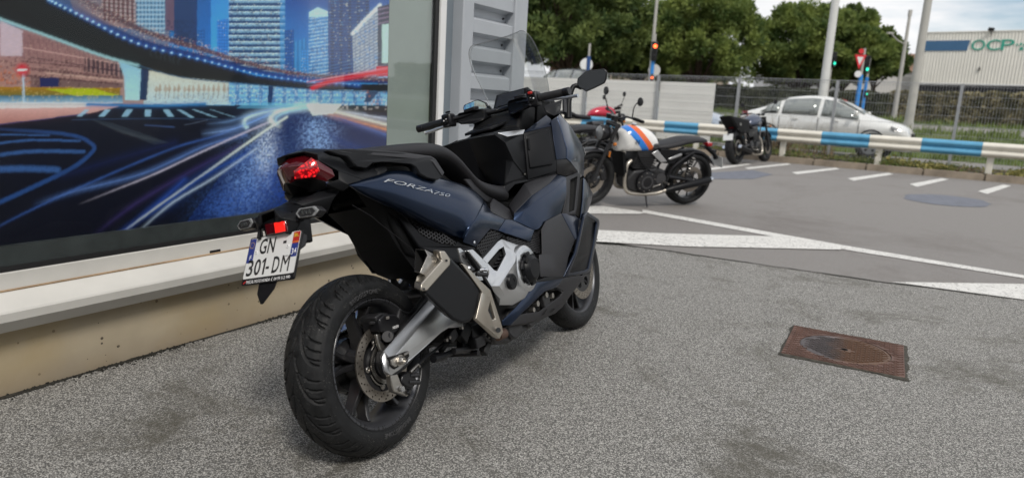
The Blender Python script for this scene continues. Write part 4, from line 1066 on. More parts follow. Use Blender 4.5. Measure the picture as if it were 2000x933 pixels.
tube('bolt', [(-0.0007,-0.13,0.4279), (0.0092,-0.134,0.4268)], .0055, STEEL, cal, 8)
tube('brake_hose', [(0.0873,-0.118,0.4321), (0.1197,-0.12,0.4139), (0.154,-0.12,0.4176), (0.2247,-0.11,0.437)], .005, SATIN, sc, 8, 5)
prism('caliper_bracket', [(-0.0358,-0.112,0.3861), (-0.0122,-0.112,0.383), (-0.0207,-0.112,0.3625), (-0.0059,-0.112,0.3452), (0.0003,-0.112,0.3237), (-0.0267,-0.112,0.3251), (-0.0346,-0.112,0.3566)], (0, .012, 0), STEEL, sc, (), .003)
tb = Vector((0.021,-0.131,0.3862)); te = Vector((0.0622,-0.131,0.3854)); tu = Vector((0.0266,-0.131,0.3963)) - tb
text_on('caliper_lettering', 'NISSIN', Vector((0.0239,-0.1285,0.3856)), te - tb, tu, WHITEP, cal, .030, .0085, .0006, None, None, .0006, .25)
# parking brake caliper below
pc = prism('parking_caliper', [(0.0319,-0.125,0.2339), (0.0627,-0.125,0.2392), (0.0966,-0.125,0.2165), (0.0964,-0.125,0.1891), (0.0683,-0.125,0.1781), (0.041,-0.125,0.1941), (0.0207,-0.125,0.2142)], (0, .06, 0), BLACKM, sc, (), .005)
tube('caliper_pin', [(0.0583,-0.12,0.2036), (0.1009,-0.128,0.1893)], .0085, DARKM, pc, 10)
tube('caliper_pin', [(0.0717,-0.12,0.2212), (0.1027,-0.13,0.2127)], .0075, DARKM, pc, 10)
tube('cable_end', [(0.0598,-0.135,0.2365), (0.1042,-0.135,0.248), (0.1094,-0.135,0.2378)], [.005, .004, .006], STEEL, pc, 8)
tube('parking_cable', [(0.0969,-0.12,0.2319), (0.147,-0.12,0.2492), (0.2204,-0.12,0.2592), (0.3251,-0.12,0.275)], .005, SATIN, sc, 8, 4)
tube('bolt', [(-0.0065,-0.142,0.2033), (-0.0064,-0.15,0.2031)], .009, CHROME, pc, 10)
tube('bolt', [(0.0209,-0.142,0.1823), (0.024,-0.15,0.1828)], .008, BLACKM, pc, 10)
# chain side
bm = bmesh.new()
for k in range(40):
    a = 2 * math.pi * k / 40
lathe('rear_sprocket', [(.095, .088), (.095, .094), (.05, .094), (.05, .088)], STEEL, sc, 48, c=(0, 0, RZ), closed=True)
bm = bmesh.new()
for z0, z1 in ((RZ + .095, .42), (RZ - .095, .30)):
    for k in range(40):
        t = k / 40; b_box(bm, (t * .6, .091, z0 + (z1 - z0) * t), (.011, .016, .012))
tag(bmobj('drive_chain', bm, DARKM, sc, 0), kind='stuff')

# ---------------------------------------------------------------- dark structure inside
prism('body_core', [(.20, -.105, .60), (.10, -.105, .80), (.16, -.105, .90), (.45, -.105, .88), (.62, -.105, .77), (.95, -.105, .70), (1.25, -.105, .80), (1.42, -.105, .85), (1.40, -.105, .45), (1.15, -.105, .40), (.95, -.105, .30), (.60, -.105, .24), (.50, -.105, .34), (.44, -.105, .46), (.3, -.105, .55)], (0, .21, 0), MATTE, sc, (), .01)
eng = prism('engine_block', [(.46, -.17, .33), (.50, -.17, .46), (.95, -.17, .46), (1.08, -.17, .40), (1.08, -.17, .26), (.95, -.17, .19), (.62, -.17, .17), (.50, -.17, .22)], (0, .34, 0), DARKM, sc, (), .012)
for (px_, r_, y0, y1) in ((.56, .045, -.185, -.1), (.66, .06, -.19, -.1), (.80, .05, -.19, -.1)):
    lathe('engine_boss', [(r_, y1), (r_, y0 + .006), (r_ - .006, y0), (0, y0)], DARKM, eng, 24, c=(px_, 0, .24))
tube('exhaust_pipe', [(1.0, -.05, .22), (.85, -.08, .20), (.64, -.12, .20), (.54, -.17, .225), (.46, -.20, .29), (.40, -.21, .34)], .026, DARKM, sc, 14, 6)
tube('exhaust_joint', [(0.5051,-0.2,0.2311), (0.5501,-0.2,0.2287)], [.019, .020], RUST, sc, 16)
tube('centre_stand', [(.55, -.12, .21), (.40, -.13, .215), (.30, -.14, .235)], .012, DARKM, sc, 10, 4)
tube('centre_stand', [(.55, .12, .21), (.40, .13, .215), (.30, .14, .235)], .012, DARKM, sc, 10, 4)
tube('stand_bar', [(.45, -.14, .185), (.45, .14, .185)], .011, DARKM, sc, 10)
tube('stand_pedal', [(0.3161,-0.12,0.2276), (0.227,-0.14,0.235), (0.1685,-0.15,0.2452)], [.010, .012, .013], SATIN, sc, 10, 3)
tube('side_stand', [(.66, .16, .25), (.60, .27, .13), (.575, .335, .055)], .012, DARKM, sc, 10)
o = tube('stand_foot', [(.575, .33, .062), (.55, .345, .058)], [.022, .026], DARKM, sc, 12)
for i in range(26):
    pxa = [(868 + (i * 37) % 110, 648 + (i * 23) % 42)]
for i, (p3, s3) in enumerate((((0.3664,-0.15,0.2864), (.07, .03, .05)), ((0.3008,-0.14,0.2898), (.05, .03, .035)), ((0.4334,-0.15,0.2303), (.06, .04, .04)), ((0.3935,-0.12,0.2315), (.05, .03, .06)), ((0.4947,-0.16,0.2458), (.05, .02, .05)), ((0.5323,-0.12,0.1881), (.07, .03, .03)), ((0.3164,-0.1,0.258), (.08, .02, .02)), ((0.4594,-0.13,0.2666), (.09, .05, .06)))):
    blk('linkage', p3, s3, DARKM if i % 3 else SATIN, sc, Matrix.Rotation(R(20 * (i % 5) - 40), 3, 'Y'), .004)
for p3 in ((0.3281,-0.165,0.3087), (0.4585,-0.17,0.2511), (0.4896,-0.165,0.2333), (0.2678,-0.15,0.2911), (0.2348,-0.16,0.2907)):
    tube('bolt', [p3, (p3[0], p3[1] - .012, p3[2])], .006, STEEL, sc, 6)
tube('footrest_clamp', [(0.4145,-0.1,0.2034), (0.4095,-0.12,0.2384)], [.013, .016], RUST, sc, 10)

# rear inner mudguard (black flap)
sl_ = [(0.0617,0.085,0.7763), (0.1099,0.085,0.7304), (0.1401,0.085,0.6944), (0.1723,0.085,0.634), (0.2124,0.085,0.578), (0.2426,0.085,0.5392), (0.3077,0.085,0.5076)]
fr_ = [(-0.0052,-0.105,0.838), (0.0994,-0.11,0.7815), (0.204,-0.115,0.7247), (0.2579,-0.12,0.643), (0.292,-0.125,0.5834), (0.3046,-0.125,0.5269), (0.2807,-0.12,0.4778)]
rows = []
for l_, f_ in zip(sl_, fr_):
    mid = (l_[0] * .4 + f_[0] * .6, -.100, l_[2] * .4 + f_[2] * .6)
    rows.append([f_, mid, mir(l_), (l_[0] - .004, 0, l_[2] + .0), l_, (l_[0] + .08, .097, l_[2] + .015), (l_[0] + .20, .11, l_[2] + .03)])
grid('rear_mudguard', rows, MATTE, sc, 0, .004, (-1, 0, -.4), .004, False, 30)
tube('panel_seam', [(-0.0226,-0.104,0.7889), (0.0532,-0.106,0.7443), (0.081,-0.108,0.7191), (0.1996,-0.116,0.6226), (0.2202,-0.118,0.5874)], .0009, GREYP, sc, 6, 4)

# ---------------------------------------------------------------- silencer
EX = -.292
ex = prism('silencer', [(0.1521,-0.292,0.5834), (0.1714,-0.292,0.5718), (0.3036,-0.292,0.4489), (0.3055,-0.292,0.4256), (0.2551,-0.292,0.3639), (0.212,-0.292,0.3488), (0.1654,-0.292,0.3557), (0.1249,-0.292,0.3761), (-0.0013,-0.292,0.4943), (0.0211,-0.292,0.5162)], (.065, .085, .012), SATIN, sc, (), .014, 4)
capo = [(0.1112,-0.297,0.6012), (0.1408,-0.297,0.5971), (0.1629,-0.297,0.5678), (0.154,-0.297,0.5495), (0.013,-0.297,0.4954), (-0.0179,-0.297,0.5037), (-0.0068,-0.297,0.5231), (0.1155,-0.297,0.5712)]
prism('end_cap', capo, (.04, .055, .004), CHAMP, ex, (), .004, 2)
prism('end_face', [(0.1306,-0.27,0.596), (0.1309,-0.285,0.5927), (0.1273,-0.29,0.5682), (0.0046,-0.29,0.5213), (-0.0017,-0.285,0.5043), (0.0188,-0.25,0.5172), (0.0352,-0.25,0.541), (0.1257,-0.262,0.5632)], (.03, .0, -.022), CHAMP, ex, (), .003, 2)
tube('cap_rivet', [(0.0067,-0.292,0.5035), (-0.0042,-0.3005,0.5051)], .004, DARKM, ex, 8); tube('cap_rivet', [(0.1465,-0.292,0.5662), (0.1347,-0.3005,0.5674)], .004, DARKM, ex, 8)
# outlet: a five-sided tube, open at the rear
ho = [Vector((0.1004,-0.215,0.6204)), Vector((0.0871,-0.262,0.6147)), Vector((0.0774,-0.276,0.597)), Vector((0.0225,-0.276,0.5521)), Vector((0.0624,-0.225,0.5526))]
d_ = (Vector((0.1161,-0.276,0.5766)) - Vector((0.0774,-0.276,0.597)))
hi = [p + d_ * 1.1 for p in ho]; cc = sum(ho, Vector()) / 5
bm = bmesh.new()
A = [bm.verts.new(p) for p in ho]; B = [bm.verts.new(p) for p in hi]
A2 = [bm.verts.new(cc + (p - cc) * .93) for p in ho]; B2 = [bm.verts.new(cc + d_ * .9 + (p - cc) * .80) for p in ho]
for i in range(5):
    j = (i + 1) % 5
    bm.faces.new((A[i], A[j], B[j], B[i])); bm.faces.new((A[i], A2[i], A2[j], A[j]))
bmobj('outlet', bm, STEEL, ex, 30, .0012)
bm = bmesh.new(); A2 = [bm.verts.new(cc + (p - cc) * .93) for p in ho]; B2 = [bm.verts.new(cc + d_ * .9 + (p - cc) * .8) for p in ho]
for i in range(5):
    j = (i + 1) % 5; bm.faces.new((A2[i], B2[i], B2[j], A2[j]))
bm.faces.new(B2); bmobj('outlet_bore', bm, HOLLOW, ex, 0)
# silver guard and hanger
hang = prism('silencer_guard', [(0.238,-0.285,0.5422), (0.2627,-0.285,0.5325), (0.3241,-0.285,0.4665), (0.3723,-0.29,0.4238), (0.3837,-0.29,0.3869), (0.412,-0.285,0.2926), (0.4214,-0.28,0.2645), (0.39,-0.28,0.2472), (0.3586,-0.283,0.263), (0.2395,-0.298,0.3552), (0.2932,-0.3,0.4031), (0.3058,-0.3,0.4302), (0.2871,-0.298,0.4571)], (0, .014, 0), CHAMP, sc,
               [[(0.3598,-0.2905,0.3905), (0.3297,-0.2915,0.3581), (0.3495,-0.289,0.3247), (0.3738,-0.2885,0.3222)]], .003)
fac('guard_facet', {'a': (0.297,-0.302,0.4284), 'b': (0.3553,-0.296,0.4037), 'c': (0.3206,-0.296,0.3724), 'd': (0.3575,-0.29,0.3027), 'e': (0.3889,-0.286,0.2729), 'f': (0.3694,-0.286,0.2581), 'g': (0.2365,-0.302,0.3557)}, ['a b c g', 'g c d e f'], CHAMP, .003, False, .0015, hang)
tube('bolt', [(0.3825,-0.285,0.2801), (0.3637,-0.297,0.2844)], .009, CHROME, hang, 10)
hng = prism('footrest_hanger', [(0.3058,-0.235,0.5865), (0.3184,-0.235,0.5862), (0.3755,-0.235,0.5426), (0.4064,-0.24,0.4871), (0.4157,-0.24,0.4539), (0.3861,-0.24,0.4581), (0.3308,-0.238,0.5214), (0.3104,-0.236,0.5378)], (0, .008, 0), SILVER, sc, (), .0015)
for p3 in ((0.3319,-0.237,0.5588), (0.3731,-0.24,0.5189)):
    lathe('hanger_bolt', [(.0125, p3[1] + .004), (.0125, p3[1] - .005), (.0095, p3[1] - .007), (.006, p3[1] - .007), (.006, p3[1] - .001), (0, p3[1] - .001)], DARKM, hng, 16, c=(p3[0], 0, p3[2]))
tube('hanger_bolt', [(0.3626,-0.238,0.5083), (0.3514,-0.25,0.511)], .010, CHROME, hng, 10); tube('hanger_bolt', [(0.3786,-0.238,0.4962), (0.3674,-0.25,0.499)], .007, STEEL, hng, 8)
peg = prism('passenger_footrest', [(0.3273,-0.258,0.5733), (0.3601,-0.258,0.5733), (0.416,-0.268,0.5155), (0.4218,-0.27,0.4812), (0.3968,-0.27,0.4896), (0.3777,-0.268,0.5043)], (0, .02, 0), SILVER, sc, (), .004)
prism('footrest_rubber', [(0.3249,-0.2585,0.5683), (0.3372,-0.259,0.5591), (0.376,-0.268,0.4992), (0.3593,-0.267,0.4952), (0.3308,-0.259,0.5495)], (0, .016, 0), MATTE, peg, (), .003)
tube('footrest_spring', [(0.3681,-0.262,0.4977), (0.3854,-0.276,0.4948), (0.3987,-0.276,0.4832), (0.3912,-0.27,0.4634)], [.006, .005, .0045, .004], CHROME, peg, 8, 4)
tube('footrest_pivot', [(0.3506,-0.258,0.487), (0.3891,-0.274,0.4762)], .0075, DARKM, peg, 10)

# ---------------------------------------------------------------- engine covers
EC = {'a': (0.4696,-0.222,0.5258), 'b': (0.6182,-0.205,0.5671), 'c': (0.649,-0.205,0.5724), 'd': (0.7466,-0.222,0.529), 'e': (0.666,-0.236,0.5141), 'f': (0.6593,-0.236,0.5222), 'g': (0.6136,-0.232,0.5154), 'h': (0.5242,-0.236,0.4669), 'i': (0.5094,-0.233,0.4738), 'j': (0.4847,-0.226,0.5057), 'k': (0.607,-0.21,0.5377), 'l': (0.6425,-0.212,0.5434),
      'm': (0.4618,-0.238,0.4241), 'n': (0.494,-0.252,0.4162), 'o': (0.6377,-0.252,0.4814), 'p': (0.6369,-0.25,0.3925), 'q': (0.7096,-0.245,0.3493), 'r': (0.6892,-0.236,0.3301), 's': (0.5279,-0.246,0.377), 't': (0.5173,-0.232,0.3651), 'u': (0.4924,-0.225,0.3979), 'v': (0.4493,-0.225,0.471), 'w': (0.659,-0.25,0.5077), 'x': (0.6121,-0.222,0.3206), 'y': (0.5298,-0.215,0.3403)}
cov = fac('engine_cover', EC, ['a b k j', 'b c l k', 'c d e l', 'l e f g', 'a j i v', 'v i h m', 'h g f o n m', 'm n s t u'.replace(' t u', ' u'), 'n o w p q s', 's q r t'.replace(' t', ' x y t'), 'u s t', 'f e w o', 'u t y'], SILVER, .014, True, .003)[0]
prm('cover_opening', [(0.5177,-0.205,0.502), (0.6366,-0.192,0.5349), (0.6708,-0.195,0.5409), (0.721,-0.2,0.5233), (0.6644,-0.2,0.5023), (0.581,-0.2,0.4557), (0.5586,-0.2,0.4678)], (0, .02, 0), HOLLOW, True)
for k in range(4):
    a = Vector((0.5408,-0.208,0.4762)).lerp(Vector((0.6447,-0.206,0.521)), (k + .5) / 4.5); b = a + Vector((0.5838,-0.209,0.474)) - Vector((0.5408,-0.208,0.4762))
    tube('cooling_fin', [a - (b - a) * .3, b + (b - a) * .3], .0035, DARKM, cov, 6)
cc = Vector((0.7257,-0.25,0.4395))
def cyl_y(name, prof, m, par, c, n=48): return lathe(name, prof, m, par, n, c=(c.x, 0, c.z))
cl = cyl_y('clutch_cover', [(.093, -.16), (.093, -.238), (.090, -.246), (.083, -.2505), (.074, -.2535), (.060, -.2535), (.060, -.24)], SILVER, sc, cc)
c2 = Vector((0.7225,-0.272,0.4378))
lathe('clutch_cap', [(.055, -.235), (.055, -.270), (.050, -.278), (.041, -.284), (.038, -.2865), (.0, -.287)], SATIN, cl, 40, c=(c2.x, 0, c2.z), smooth=30)
bm = bmesh.new()
for k in range(6):
    a = R(38 + 60 * k); b_box(bm, (c2.x + .056 * math.cos(a), -.263, c2.z + .056 * math.sin(a)), (.018, .012, .036), Matrix.Rotation(-a, 3, 'Y'))
bmobj('cap_lug', bm, SATIN, cl, 35, .003)
lathe('cap_hole', [(.011, -.2775), (.011, -.2805), (0, -.2805)], HOLLOW, cl, 16, c=Vector((0.6825,-0.278,0.4747)) * Vector((1, 0, 1)) if False else ((0.6807,-0.279,0.4749)[0], 0, (0.6807,-0.279,0.4749)[2]))
oc = Vector((0.5807,-0.258,0.4151))
lathe('oil_cap', [(.030, -.245), (.030, -.259), (.027, -.2625), (.012, -.2625), (.011, -.2605), (0, -.2605)], SATIN, cov, 28, c=(oc.x, 0, oc.z))
for k in range(3):
    a = R(90 + 120 * k); b_ = bmesh.new(); b_cyl(b_, (oc.x + .02 * math.cos(a), -.262, oc.z + .02 * math.sin(a)), (oc.x + .02 * math.cos(a), -.2635, oc.z + .02 * math.sin(a)), .0028, 8); bmobj('cap_dimple', b_, HOLLOW, cov)
# blank left crankcase twin
lathe('alternator_cover', [(.085, .16), (.085, .215), (.07, .235), (0, .238)], SILVER, sc, 40, c=(cc.x, 0, cc.z))

# ---------------------------------------------------------------- honeycomb grilles
def honeycomb(name, poly, cell, m, par, wire=.0022, depth=.004, rot=0.0, mirror=True, back=None):
    P = [Vector(p) for p in poly]; c = sum(P, Vector()) / len(P)
    n = Vector()
    for a, b in zip(P, P[1:] + P[:1]): n += (a - c).cross(b - c)
    n.normalize()
    if n.y > 0: n = -n
    u = (Vector((1, 0, 0)) - n * n.x).normalized(); v = n.cross(u)
    if rot: u, v = u * math.cos(rot) + v * math.sin(rot), v * math.cos(rot) - u * math.sin(rot)
    Q = [((p - c).dot(u), (p - c).dot(v)) for p in P]
    def ins(x, y):
        r = False
        for (xa, ya), (xb, yb) in zip(Q, Q[1:] + Q[:1]):
            if (ya > y) != (yb > y) and x < (xb - xa) * (y - ya) / (yb - ya) + xa: r = not r
        return r
    x0, x1 = min(q[0] for q in Q), max(q[0] for q in Q); y0, y1 = min(q[1] for q in Q), max(q[1] for q in Q)
    for sgn in ((1, -1) if mirror else (1,)):
        bm = bmesh.new(); s = cell / math.sqrt(3)
        j = 0; y = y0 - cell
        while y < y1 + cell:
            x = x0 - cell + (j % 2) * cell / 2
            while x < x1 + cell:
                pts = [(x + s * math.sin(R(60 * k)), y + s * math.cos(R(60 * k))) for k in range(4)]
                for a, b in zip(pts, pts[1:]):
                    if ins(*a) and ins(*b):
                        A = c + u * a[0] + v * a[1]; B = c + u * b[0] + v * b[1]
                        dd = (B - A).normalized(); sd = dd.cross(n) * wire / 2
                        q = []
                        for base in (A, B):
                            q += [base + sd, base - sd, base - sd - n * depth, base + sd - n * depth]
                        if sgn < 0: q = [Vector(mir(p)) for p in q]
                        vv_ = [bm.verts.new(p) for p in q]
                        for f in ((0, 1, 5, 4), (1, 2, 6, 5), (0, 4, 7, 3)): bm.faces.new([vv_[i] for i in f])
                x += cell
            y += s * 1.5; j += 1
        tag(bmobj(name, bm, m, par, 0), kind='stuff')
    if back is not None:
        e = -n * .012
        prm('grille_back', [p - n * .014 for p in P], tuple(-n * .006), back, mirror, (), 0, par)
HOLEB = mat('black_grille_back', (.005, .005, .0055), .8)
GRIL = mat('black_grille', (.03, .03, .033), .4)
honeycomb('grille', [(0.1936,-0.118,0.7393), (0.2159,-0.126,0.7182), (0.3717,-0.18,0.6169), (0.3805,-0.184,0.6023), (0.3641,-0.184,0.592), (0.3027,-0.164,0.6148), (0.2435,-0.144,0.6527), (0.2138,-0.13,0.7006)], .0125, GRIL, sc, .0026, .005, .3, True, HOLEB)
honeycomb('grille', [(0.4593,-0.205,0.5707), (0.5846,-0.205,0.6191), (0.6294,-0.205,0.605), (0.6627,-0.205,0.5884), (0.4892,-0.208,0.5277)], .0125, GRIL, sc, .0026, .005, .0, True, HOLEB)
honeycomb('grille', [(0.6534,-0.212,0.5848), (0.8302,-0.22,0.5329), (0.8743,-0.235,0.5691), (0.9298,-0.235,0.5678), (0.8919,-0.235,0.4702), (0.7944,-0.225,0.4982), (0.7191,-0.215,0.5342)], .0105, GRIL, sc, .0024, .005, .0, True, HOLEB)
prm('grille_frame', [(0.4772,-0.21,0.5333), (0.6494,-0.207,0.594), (0.6669,-0.207,0.5875), (0.4922,-0.21,0.525)], (0, .008, 0), SATIN)

# ---------------------------------------------------------------- rear bodywork
prm('lower_side_cover', [(0.1635,-0.11,0.7508), (0.1895,-0.12,0.7344), (0.2107,-0.132,0.699), (0.2404,-0.146,0.6512), (0.2994,-0.166,0.6133), (0.3591,-0.186,0.5908), (0.3791,-0.19,0.6054), (0.3897,-0.194,0.596), (0.4535,-0.208,0.5676), (0.4089,-0.212,0.5356), (0.3622,-0.2,0.5305), (0.3338,-0.19,0.5366), (0.3068,-0.18,0.564), (0.2225,-0.14,0.6144)], (0, .012, 0), SATIN)
rows = [
    [(-0.0496,-0.128,0.8508), (0.0001,-0.142,0.8619), (0.0696,-0.152,0.8664), (0.109,-0.158,0.8791), (0.2116,-0.166,0.8728), (0.3395,-0.172,0.8421), (0.4469,-0.175,0.8135), (0.5264,-0.178,0.7896), (0.5808,-0.182,0.7572), (0.6078,-0.186,0.7256)],
    [(-0.0555,-0.134,0.8488), (-0.014,-0.156,0.8513), (0.0466,-0.172,0.8519), (0.0865,-0.182,0.8586), (0.1788,-0.192,0.8486), (0.3016,-0.198,0.8177), (0.4043,-0.202,0.7852), (0.4706,-0.206,0.7619), (0.5187,-0.208,0.7381), (0.5585,-0.207,0.7131)],
    [(-0.0582,-0.137,0.847), (-0.0203,-0.162,0.8367), (0.0335,-0.18,0.8229), (0.0782,-0.192,0.8123), (0.157,-0.205,0.7882), (0.269,-0.212,0.7487), (0.3638,-0.217,0.72), (0.4201,-0.221,0.7003), (0.4598,-0.223,0.6861), (0.496,-0.22,0.6859)],
    [(-0.0531,-0.134,0.8455), (-0.0118,-0.154,0.8183), (0.046,-0.168,0.7915), (0.0994,-0.18,0.7647), (0.1736,-0.19,0.7248), (0.2768,-0.198,0.6834), (0.3662,-0.206,0.658), (0.4049,-0.213,0.6483), (0.417,-0.221,0.6511), (0.4283,-0.225,0.6528)],
    [(-0.0469,-0.128,0.8443), (0.003,-0.14,0.8064), (0.0697,-0.148,0.7742), (0.1395,-0.154,0.7373), (0.2232,-0.158,0.6939), (0.3168,-0.166,0.6484), (0.3924,-0.176,0.6124), (0.4074,-0.19,0.6011), (0.3981,-0.208,0.615), (0.3905,-0.216,0.6188)],
]
cowl = gridm('side_cowl', rows, BLUE, 2, .004)
CF = {'a': (0.6077,-0.187,0.7245), 'b': (0.5569,-0.208,0.7131), 'c': (0.4944,-0.221,0.686), 'd': (0.4268,-0.226,0.6528), 'e': (0.389,-0.217,0.6189), 'f': (0.3828,-0.208,0.5991), 'g': (0.4562,-0.207,0.571), 'h': (0.5066,-0.212,0.5966), 'i': (0.5767,-0.209,0.6216), 'j': (0.6225,-0.212,0.6081), 'k': (0.7022,-0.205,0.6424), 'l': (0.6358,-0.197,0.6726), 'm': (0.6265,-0.192,0.6882), 'n': (0.5511,-0.213,0.6458)}
fac('side_cowl', CF, ['a b m', 'b c n l m', 'c d h n', 'd e f g h', 'n h i', 'n i j k l'], BLUE, .004, True, .003)
fac('side_trim', {'a': (0.7041,-0.205,0.6422), 'b': (0.7607,-0.207,0.6318), 'c': (0.812,-0.222,0.6003), 'd': (0.8612,-0.238,0.5737), 'e': (0.8137,-0.236,0.5335), 'f': (0.713,-0.224,0.5727), 'g': (0.6243,-0.212,0.6078)}, ['a b g', 'b c f g', 'c d e f'], BLUE, .004, True, .003)
lathe('rivet', [(.0065, -.206), (.006, -.211), (.003, -.2125), (0, -.213)], CHROME, sc, 12, c=((0.4487,-0.209,0.5888)[0], 0, (0.4487,-0.209,0.5888)[2]))
bv = bvh_of(cowl)
t0_, t1_, t2_ = Vector((0.0545,-0.19,0.8428)), Vector((0.2944,-0.215,0.7753)), Vector((0.0671,-0.188,0.8518))
LET = mat('polished_letters', (.55, .56, .57), .2, .95)
text_on('model_name', 'FORZA', t0_, t1_ - t0_, t2_ - t0_, LET, sc, (Vector((0.2596,-0.212,0.7843)) - t0_).length, .0135, .0015, bv, (0, 1, 0), .001, .45, .0, 1)
n0_, n1_ = Vector((0.2648,-0.212,0.7821)), Vector((0.3548,-0.217,0.7604))
text_on('model_name', '750', n0_, n1_ - n0_, Vector((0.2752,-0.211,0.7917)) - n0_, LET, sc, (n1_ - n0_).length, .012, .0015, bv, (0, 1, 0), .001, .4, .0, 1)

# tail
TA = {'tip': (-.150, 0, .968), 'a': (-.128, -.06, .968), 'b': (-0.0389,0,0.9812), 'k': (-.105, -.085, .955), 'c': (-0.03,-0.06,0.969), 'd': (-0.0621,-0.112,0.8964), 'e': (-0.007,-0.135,0.8668), 'f': (0.0043,-0.142,0.86), 'g': (0.0739,-0.15,0.8648), 'h': (0.0838,-0.135,0.8977), 'i': (0.0453,-0.1,0.9385), 'j': (0.1036,-0.04,0.97), 'n': (.22, 0, .965), 'm': (-.06, 0, .985), 'l': (-0.1173,-0.03,0.971), 'o': (-0.1044,-0.082,0.9365)}
fac('tail_cowl', TA, ['tip a l m', 'm l c j n', 'a k o l', 'l o c', 'o d c', 'c d e i', 'e f g h i', 'c i j'], SATIN, .004, True, .004, out=(-.2, -.3, 1))
TB = {'a': (-0.0632,-0.113,0.8963), 'b': (-0.0704,-0.113,0.8704), 'c': (-0.1007,-0.09,0.8626), 'd': (-0.0606,-0.115,0.8335), 'e': (-0.0535,-0.136,0.8436), 'f': (-0.0595,-0.137,0.8502), 'g': (0.0029,-0.143,0.8592), 'h': (-0.0836,-0.07,0.8504)}
fac('tail_side', TB, ['a b f g', 'b c d e f', 'c h d'], SATIN, .004, True, .003)
# tail light: one wide winged lamp
LN = {'tl': (-.128, 0, .962), 'a': (-.112, -.045, .962), 'r': (-0.109,-0.084,0.9348), 's': (-0.0828,-0.108,0.9015), 't': (-0.0818,-0.112,0.8807), 'u': (-0.1011,-0.092,0.8685), 'v': (-0.1213,-0.062,0.8857), 'w': (-.150, -.022, .888), 'x': (-.152, 0, .882), 'y': (-.165, -.03, .93), 'z': (-.172, 0, .93), 'e': (-0.1258,-0.078,0.92)}
fac('tail_light', LN, ['tl a y z', 'a r e y', 'r s t e', 'e t u v', 'y e v w', 'z y w x'], RED_DARK, .006, True, .002, out=(-1, 0, 0))
GL = {'a': (-0.1247,-0.062,0.935), 'b': (-0.1091,-0.068,0.9453), 'c': (-0.104,-0.08,0.9307), 'd': (-0.1051,-0.086,0.9021), 'e': (-0.1158,-0.076,0.8876), 'f': (-0.1392,-0.058,0.8892), 'g': (-0.1577,-0.035,0.8898), 'h': (-0.1564,-0.036,0.9139)}
GLOW = mat('lit_tail_lamp', (.22, .003, .006), .12, 0, .4, emit=(1, .012, .016), estr=.8)
N, LK, bs = nodes_of(GLOW); tc = N.new('ShaderNodeTexCoord'); vo = N.new('ShaderNodeTexVoronoi'); vo.inputs['Scale'].default_value = 120; LK.new(tc.outputs['Object'], vo.inputs['Vector'])
mr = N.new('ShaderNodeMapRange'); mr.inputs['From Min'].default_value = .62; mr.inputs['From Max'].default_value = .12; mr.inputs['To Min'].default_value = .0; mr.inputs['To Max'].default_value = 1.1; LK.new(vo.outputs['Distance'], mr.inputs['Value']); LK.new(mr.outputs[0], bs.inputs['Emission Strength'])
fac('lamp_cluster', {k: (v[0] - .016, v[1] - .008, v[2]) for k, v in GL.items()}, ['a b c d e f g h'], GLOW, .003, False, .001, out=(-1, 0, 0))
fac('lamp_housing', {'a': (-.152, 0, .880), 'b': (-.150, -.022, .886), 'c': (-0.1197,-0.06,0.8844), 'd': (-0.0995,-0.09,0.8671), 'e': (-0.0836,-0.07,0.8504), 'f': (-0.1183,-0.035,0.8449), 'g': (-.06, 0, .86), 'h': (-.10, 0, .862)}, ['a b c f h', 'c d e f', 'f e g h'], MATTE, .004, True, .002, out=(-.5, -.2, -1))
# number plate arm
AR = {'a': (-0.0672,-0.055,0.8545), 'b': (-0.0452,-0.085,0.8384), 'c': (-0.1725,-0.05,0.8114), 'd': (-0.1796,-0.035,0.8219), 'e': (-0.0648,-0.088,0.8271), 'f': (-0.0764,-0.08,0.8107), 'g': (-0.1219,-0.06,0.7983), 'h': (-0.1627,-0.052,0.8024), 'i': (-0.0774,-0.05,0.7742), 'k': (-0.0818,0,0.8453), 'l': (-0.1753,0,0.8281), 'm': (-0.0033,0,0.8576)}
fac('plate_arm', AR, ['k m a d l', 'a b c d', 'b e c', 'e f g h c', 'f i g'], SATIN, .008, True, .003, out=(-.3, -.5, .8))
HD = {'a': (-0.1753,0,0.8281), 'b': (-0.1725,-0.05,0.8114), 'c': (-0.2209,-0.085,0.7924), 'd': (-0.2247,-0.085,0.7634), 'e': (-0.2526,-0.06,0.766), 'f': (-0.2661,-0.05,0.788), 'g': (-0.261,-0.03,0.8107), 'h': (-0.2325,0,0.8177), 'i': (-.265, -.03, .775), 'j': (-.265, 0, .775), 'k': (-0.2423,-0.07,0.731), 'l': (-0.2651,-0.06,0.7399), 'm': (-0.2086,-0.075,0.7805)}
fac('plate_holder', HD, ['a b m g h', 'b c m', 'g m f', 'm c d f', 'd e f', 'd k l e', 'f e i', 'g f i'], SATIN, .01, True, .003, out=(-1, 0, .3))
prism('holder_core', [(-.20, -.055, .80), (-.15, -.055, .80), (-.16, -.055, .70), (-.235, -.055, .71), (-.24, -.055, .78)], (0, .11, 0), SATIN, sc, (), .006)
